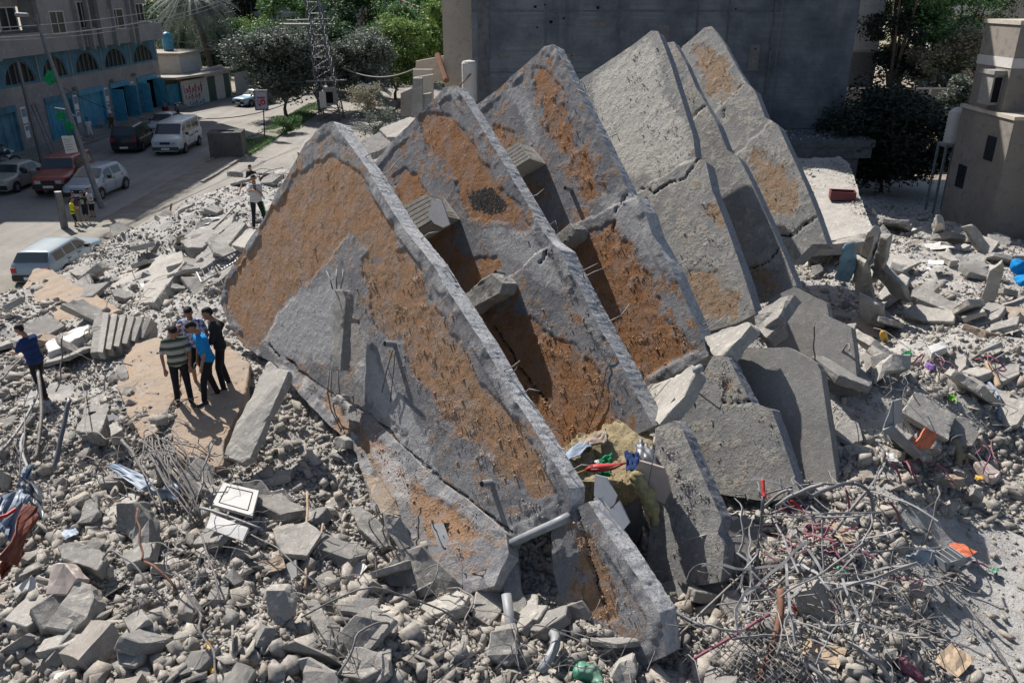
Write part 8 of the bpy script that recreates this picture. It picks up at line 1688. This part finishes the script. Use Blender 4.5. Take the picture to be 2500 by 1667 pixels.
# grey pipe along the broken lower edge of the nearest slab, then down its column
dp = empty('drain_pipe', PPL(1240, 1320, P1, NS), 0, 'long grey drain pipe bending around the lower end of the nearest slab', 'pipe')
q = [PPL(1388,1262,P1 + NS*.1,NS), PPL(1350,1280,P1 + NS*.12,NS), PPL(1300,1302,P1 + NS*.1,NS), PPL(1245,1328,P1 + NS*.12,NS)]
m = MB(); m.tube([p - dp.location for p in q], [.075, .07, .068, .07], 12); m.obj('upper_length', M['pvc'], dp, True)
q2 = [q[-1], PPL(1232,1345,P1 + NS*.12,NS), PPL(1228,1380,P1+NS*.1,NS)]; m = MB(); m.tube([p - dp.location for p in q2], .075, 12); m.obj('elbow', M['pvc'], dp, True)
q3 = [P(1236,1450,1.35), P(1246,1520,1.12), P(1256,1570,.95)]; m = MB(); m.tube([p - dp.location for p in q3], .075, 12); m.obj('lower_length', M['pvc'], dp, True)
for k, (u, v, kk) in enumerate(((963, 840, 0), (1200, 1178, 0), (1228, 668, 1), (1394, 463, 2))):
    lb = ('short pipe end sticking out of the nearest slab, with two cables hanging from it', 'pipe end low on the nearest slab', 'pipe end beside the beam stub of the second slab', 'small pipe end on the face of the third slab')[k]
    c0 = PPL(u, v, off(kk), NS); m = MB(); m.tube([c0 - NS * .05, c0 + NS * .22], .055, 10); o = m.obj('pipe_end', M['pvc']); tag(o, lb, 'pipe')
    m = MB(); m.tube([c0 + NS * .221, c0 + NS * .225], .045, 10); m.obj('bore', M['dark_in'], o)
c0 = P(1697, 905, 3.5); rod('grey pipe lying under the white topped shelf', 'pipe', 'pipe', [c0, P(1712, 897, 3.6)], .07, 'pvc', k=10)
# rebars hanging on the nearest slab
def onS(u, v, o_=.2): return PPL(u, v, P1 + NS * o_, NS)
gh = 'bare rebars of the hanging concrete post'
for lb, pp in (('left bare rebar above the hanging post', [(812,705,.5),(806,682,.5),(797,662,.4)]), ('middle bare rebar above the hanging post', [(822,705,.5),(821,680,.5),(822,657,.4)]), ('right bare rebar above the hanging post', [(832,705,.5),(836,680,.5),(838,658,.4)]),
 ('long rebar dropping from the left of the hanging post', [(803,905,.4),(800,960,.3),(808,1000,.3),(835,1055,.2)]), ('long rebar dropping from the middle of the hanging post', [(808,905,.4),(808,960,.35),(818,1010,.3),(840,1050,.2)]), ('rebar dropping from the right of the hanging post with concrete crumbs', [(824,905,.4),(828,950,.35),(832,985,.3)]),
 ('left of the two cables hanging from the pipe end', [(958,855,.25),(945,900,.1),(932,958,.08)]), ('right of the two cables hanging from the pipe end', [(964,858,.25),(960,910,.1),(953,980,.08)])):
    rod(lb, 'rebar_rod', 'rebar', [onS(*p) for p in pp], .014, 'rebar_lt', gh)
for k, (u, v) in enumerate(((820, 978), (838, 992), (828, 1080))): rough_piece('concrete_crumb', ('upper', 'lower right', 'large dangling')[k] + ' concrete crumb caught in the hanging rebars', 'rubble piece', [tuple(onS(u + du, v + dv, .4)) for du, dv in ((-16, -8), (0, -16), (16, -4), (14, 14), (-10, 12))], .22, M['conc_lt'], .08, .03)
# thin cables hanging over the slabs and crossing gaps
rod('thin cable hanging down the second slab into the rubbish gap', 'cable', 'cable', [PPL(u, v, off(1) + NS * .12, NS) for u, v in ((1500, 862), (1480, 905), (1468, 970), (1440, 1040), (1418, 1085))], .008, 'black')
rod('thin cable hanging beside the pinkish board', 'cable', 'cable', [Q(1602,1045,10.9), Q(1596,1110,10.8), Q(1584,1180,10.6)], .009, 'rebar_lt')
rod('pair of thin cables from the narrow slab top to the white topped shelf', 'cable', 'cable', [P(1738,878,3.2), P(1715,920,2.9), P(1670,1020,1.8)], .009, 'rebar_lt')
# square grate and open window frame in the rubble near the nearest slab
def frame(label, pts, nb=5):
    q = GP(pts); e = empty('window_grille', q[0], 0, label, 'grille'); m = MB(); [m.tube([q[k] - q[0], q[(k + 1) % 4] - q[0]], .03, 5) for k in range(4)]; m.obj('frame', M['galv'], e)
    m = MB(); [m.tube([q[0].lerp(q[1], k / nb) - q[0], q[3].lerp(q[2], k / nb) - q[0]], .016, 4) for k in range(1, nb)]; m.obj('bars', M['galv'], e)
frame('broken window grille lying beside the nearest slab edge, above the stair blocks', [(480,665,.5),(520,645,.6),(530,668,.4),(492,690,.3)], 3)
frame('second window grille with close bars lying right of the first', [(520,640,.7),(580,612,.8),(592,628,.6),(540,660,.4)], 8)
hb = empty('hollow_block', G(1075, 1305, .6), 0, 'white painted hollow block piece showing its open cells, below the nearest slab', 'concrete block')
q = [p - hb.location for p in (P(1052,1280,1.6), P(1082,1275,1.65), P(1108,1345,1.35), P(1078,1350,1.3))]
m = MB(); m.prism(q, (.0, .08, -.12)); m.obj('face', M['white'], hb); m = MB()
for k in range(6): a_ = q[1].lerp(q[2], k / 5); m.prism([a_, a_ + Vector((.16, .03, -.02)), a_ + Vector((.17, .04, -.04)), a_ + Vector((.01, .01, -.02))], (0, .06, -.12))
m.prism([q[1] + Vector((.16, .03, 0)), q[2] + Vector((.16, .03, 0)), q[2] + Vector((.18, .03, 0)), q[1] + Vector((.18, .03, 0))], (0, .06, -.12)); m.obj('cells', M['conc_lt'], hb)
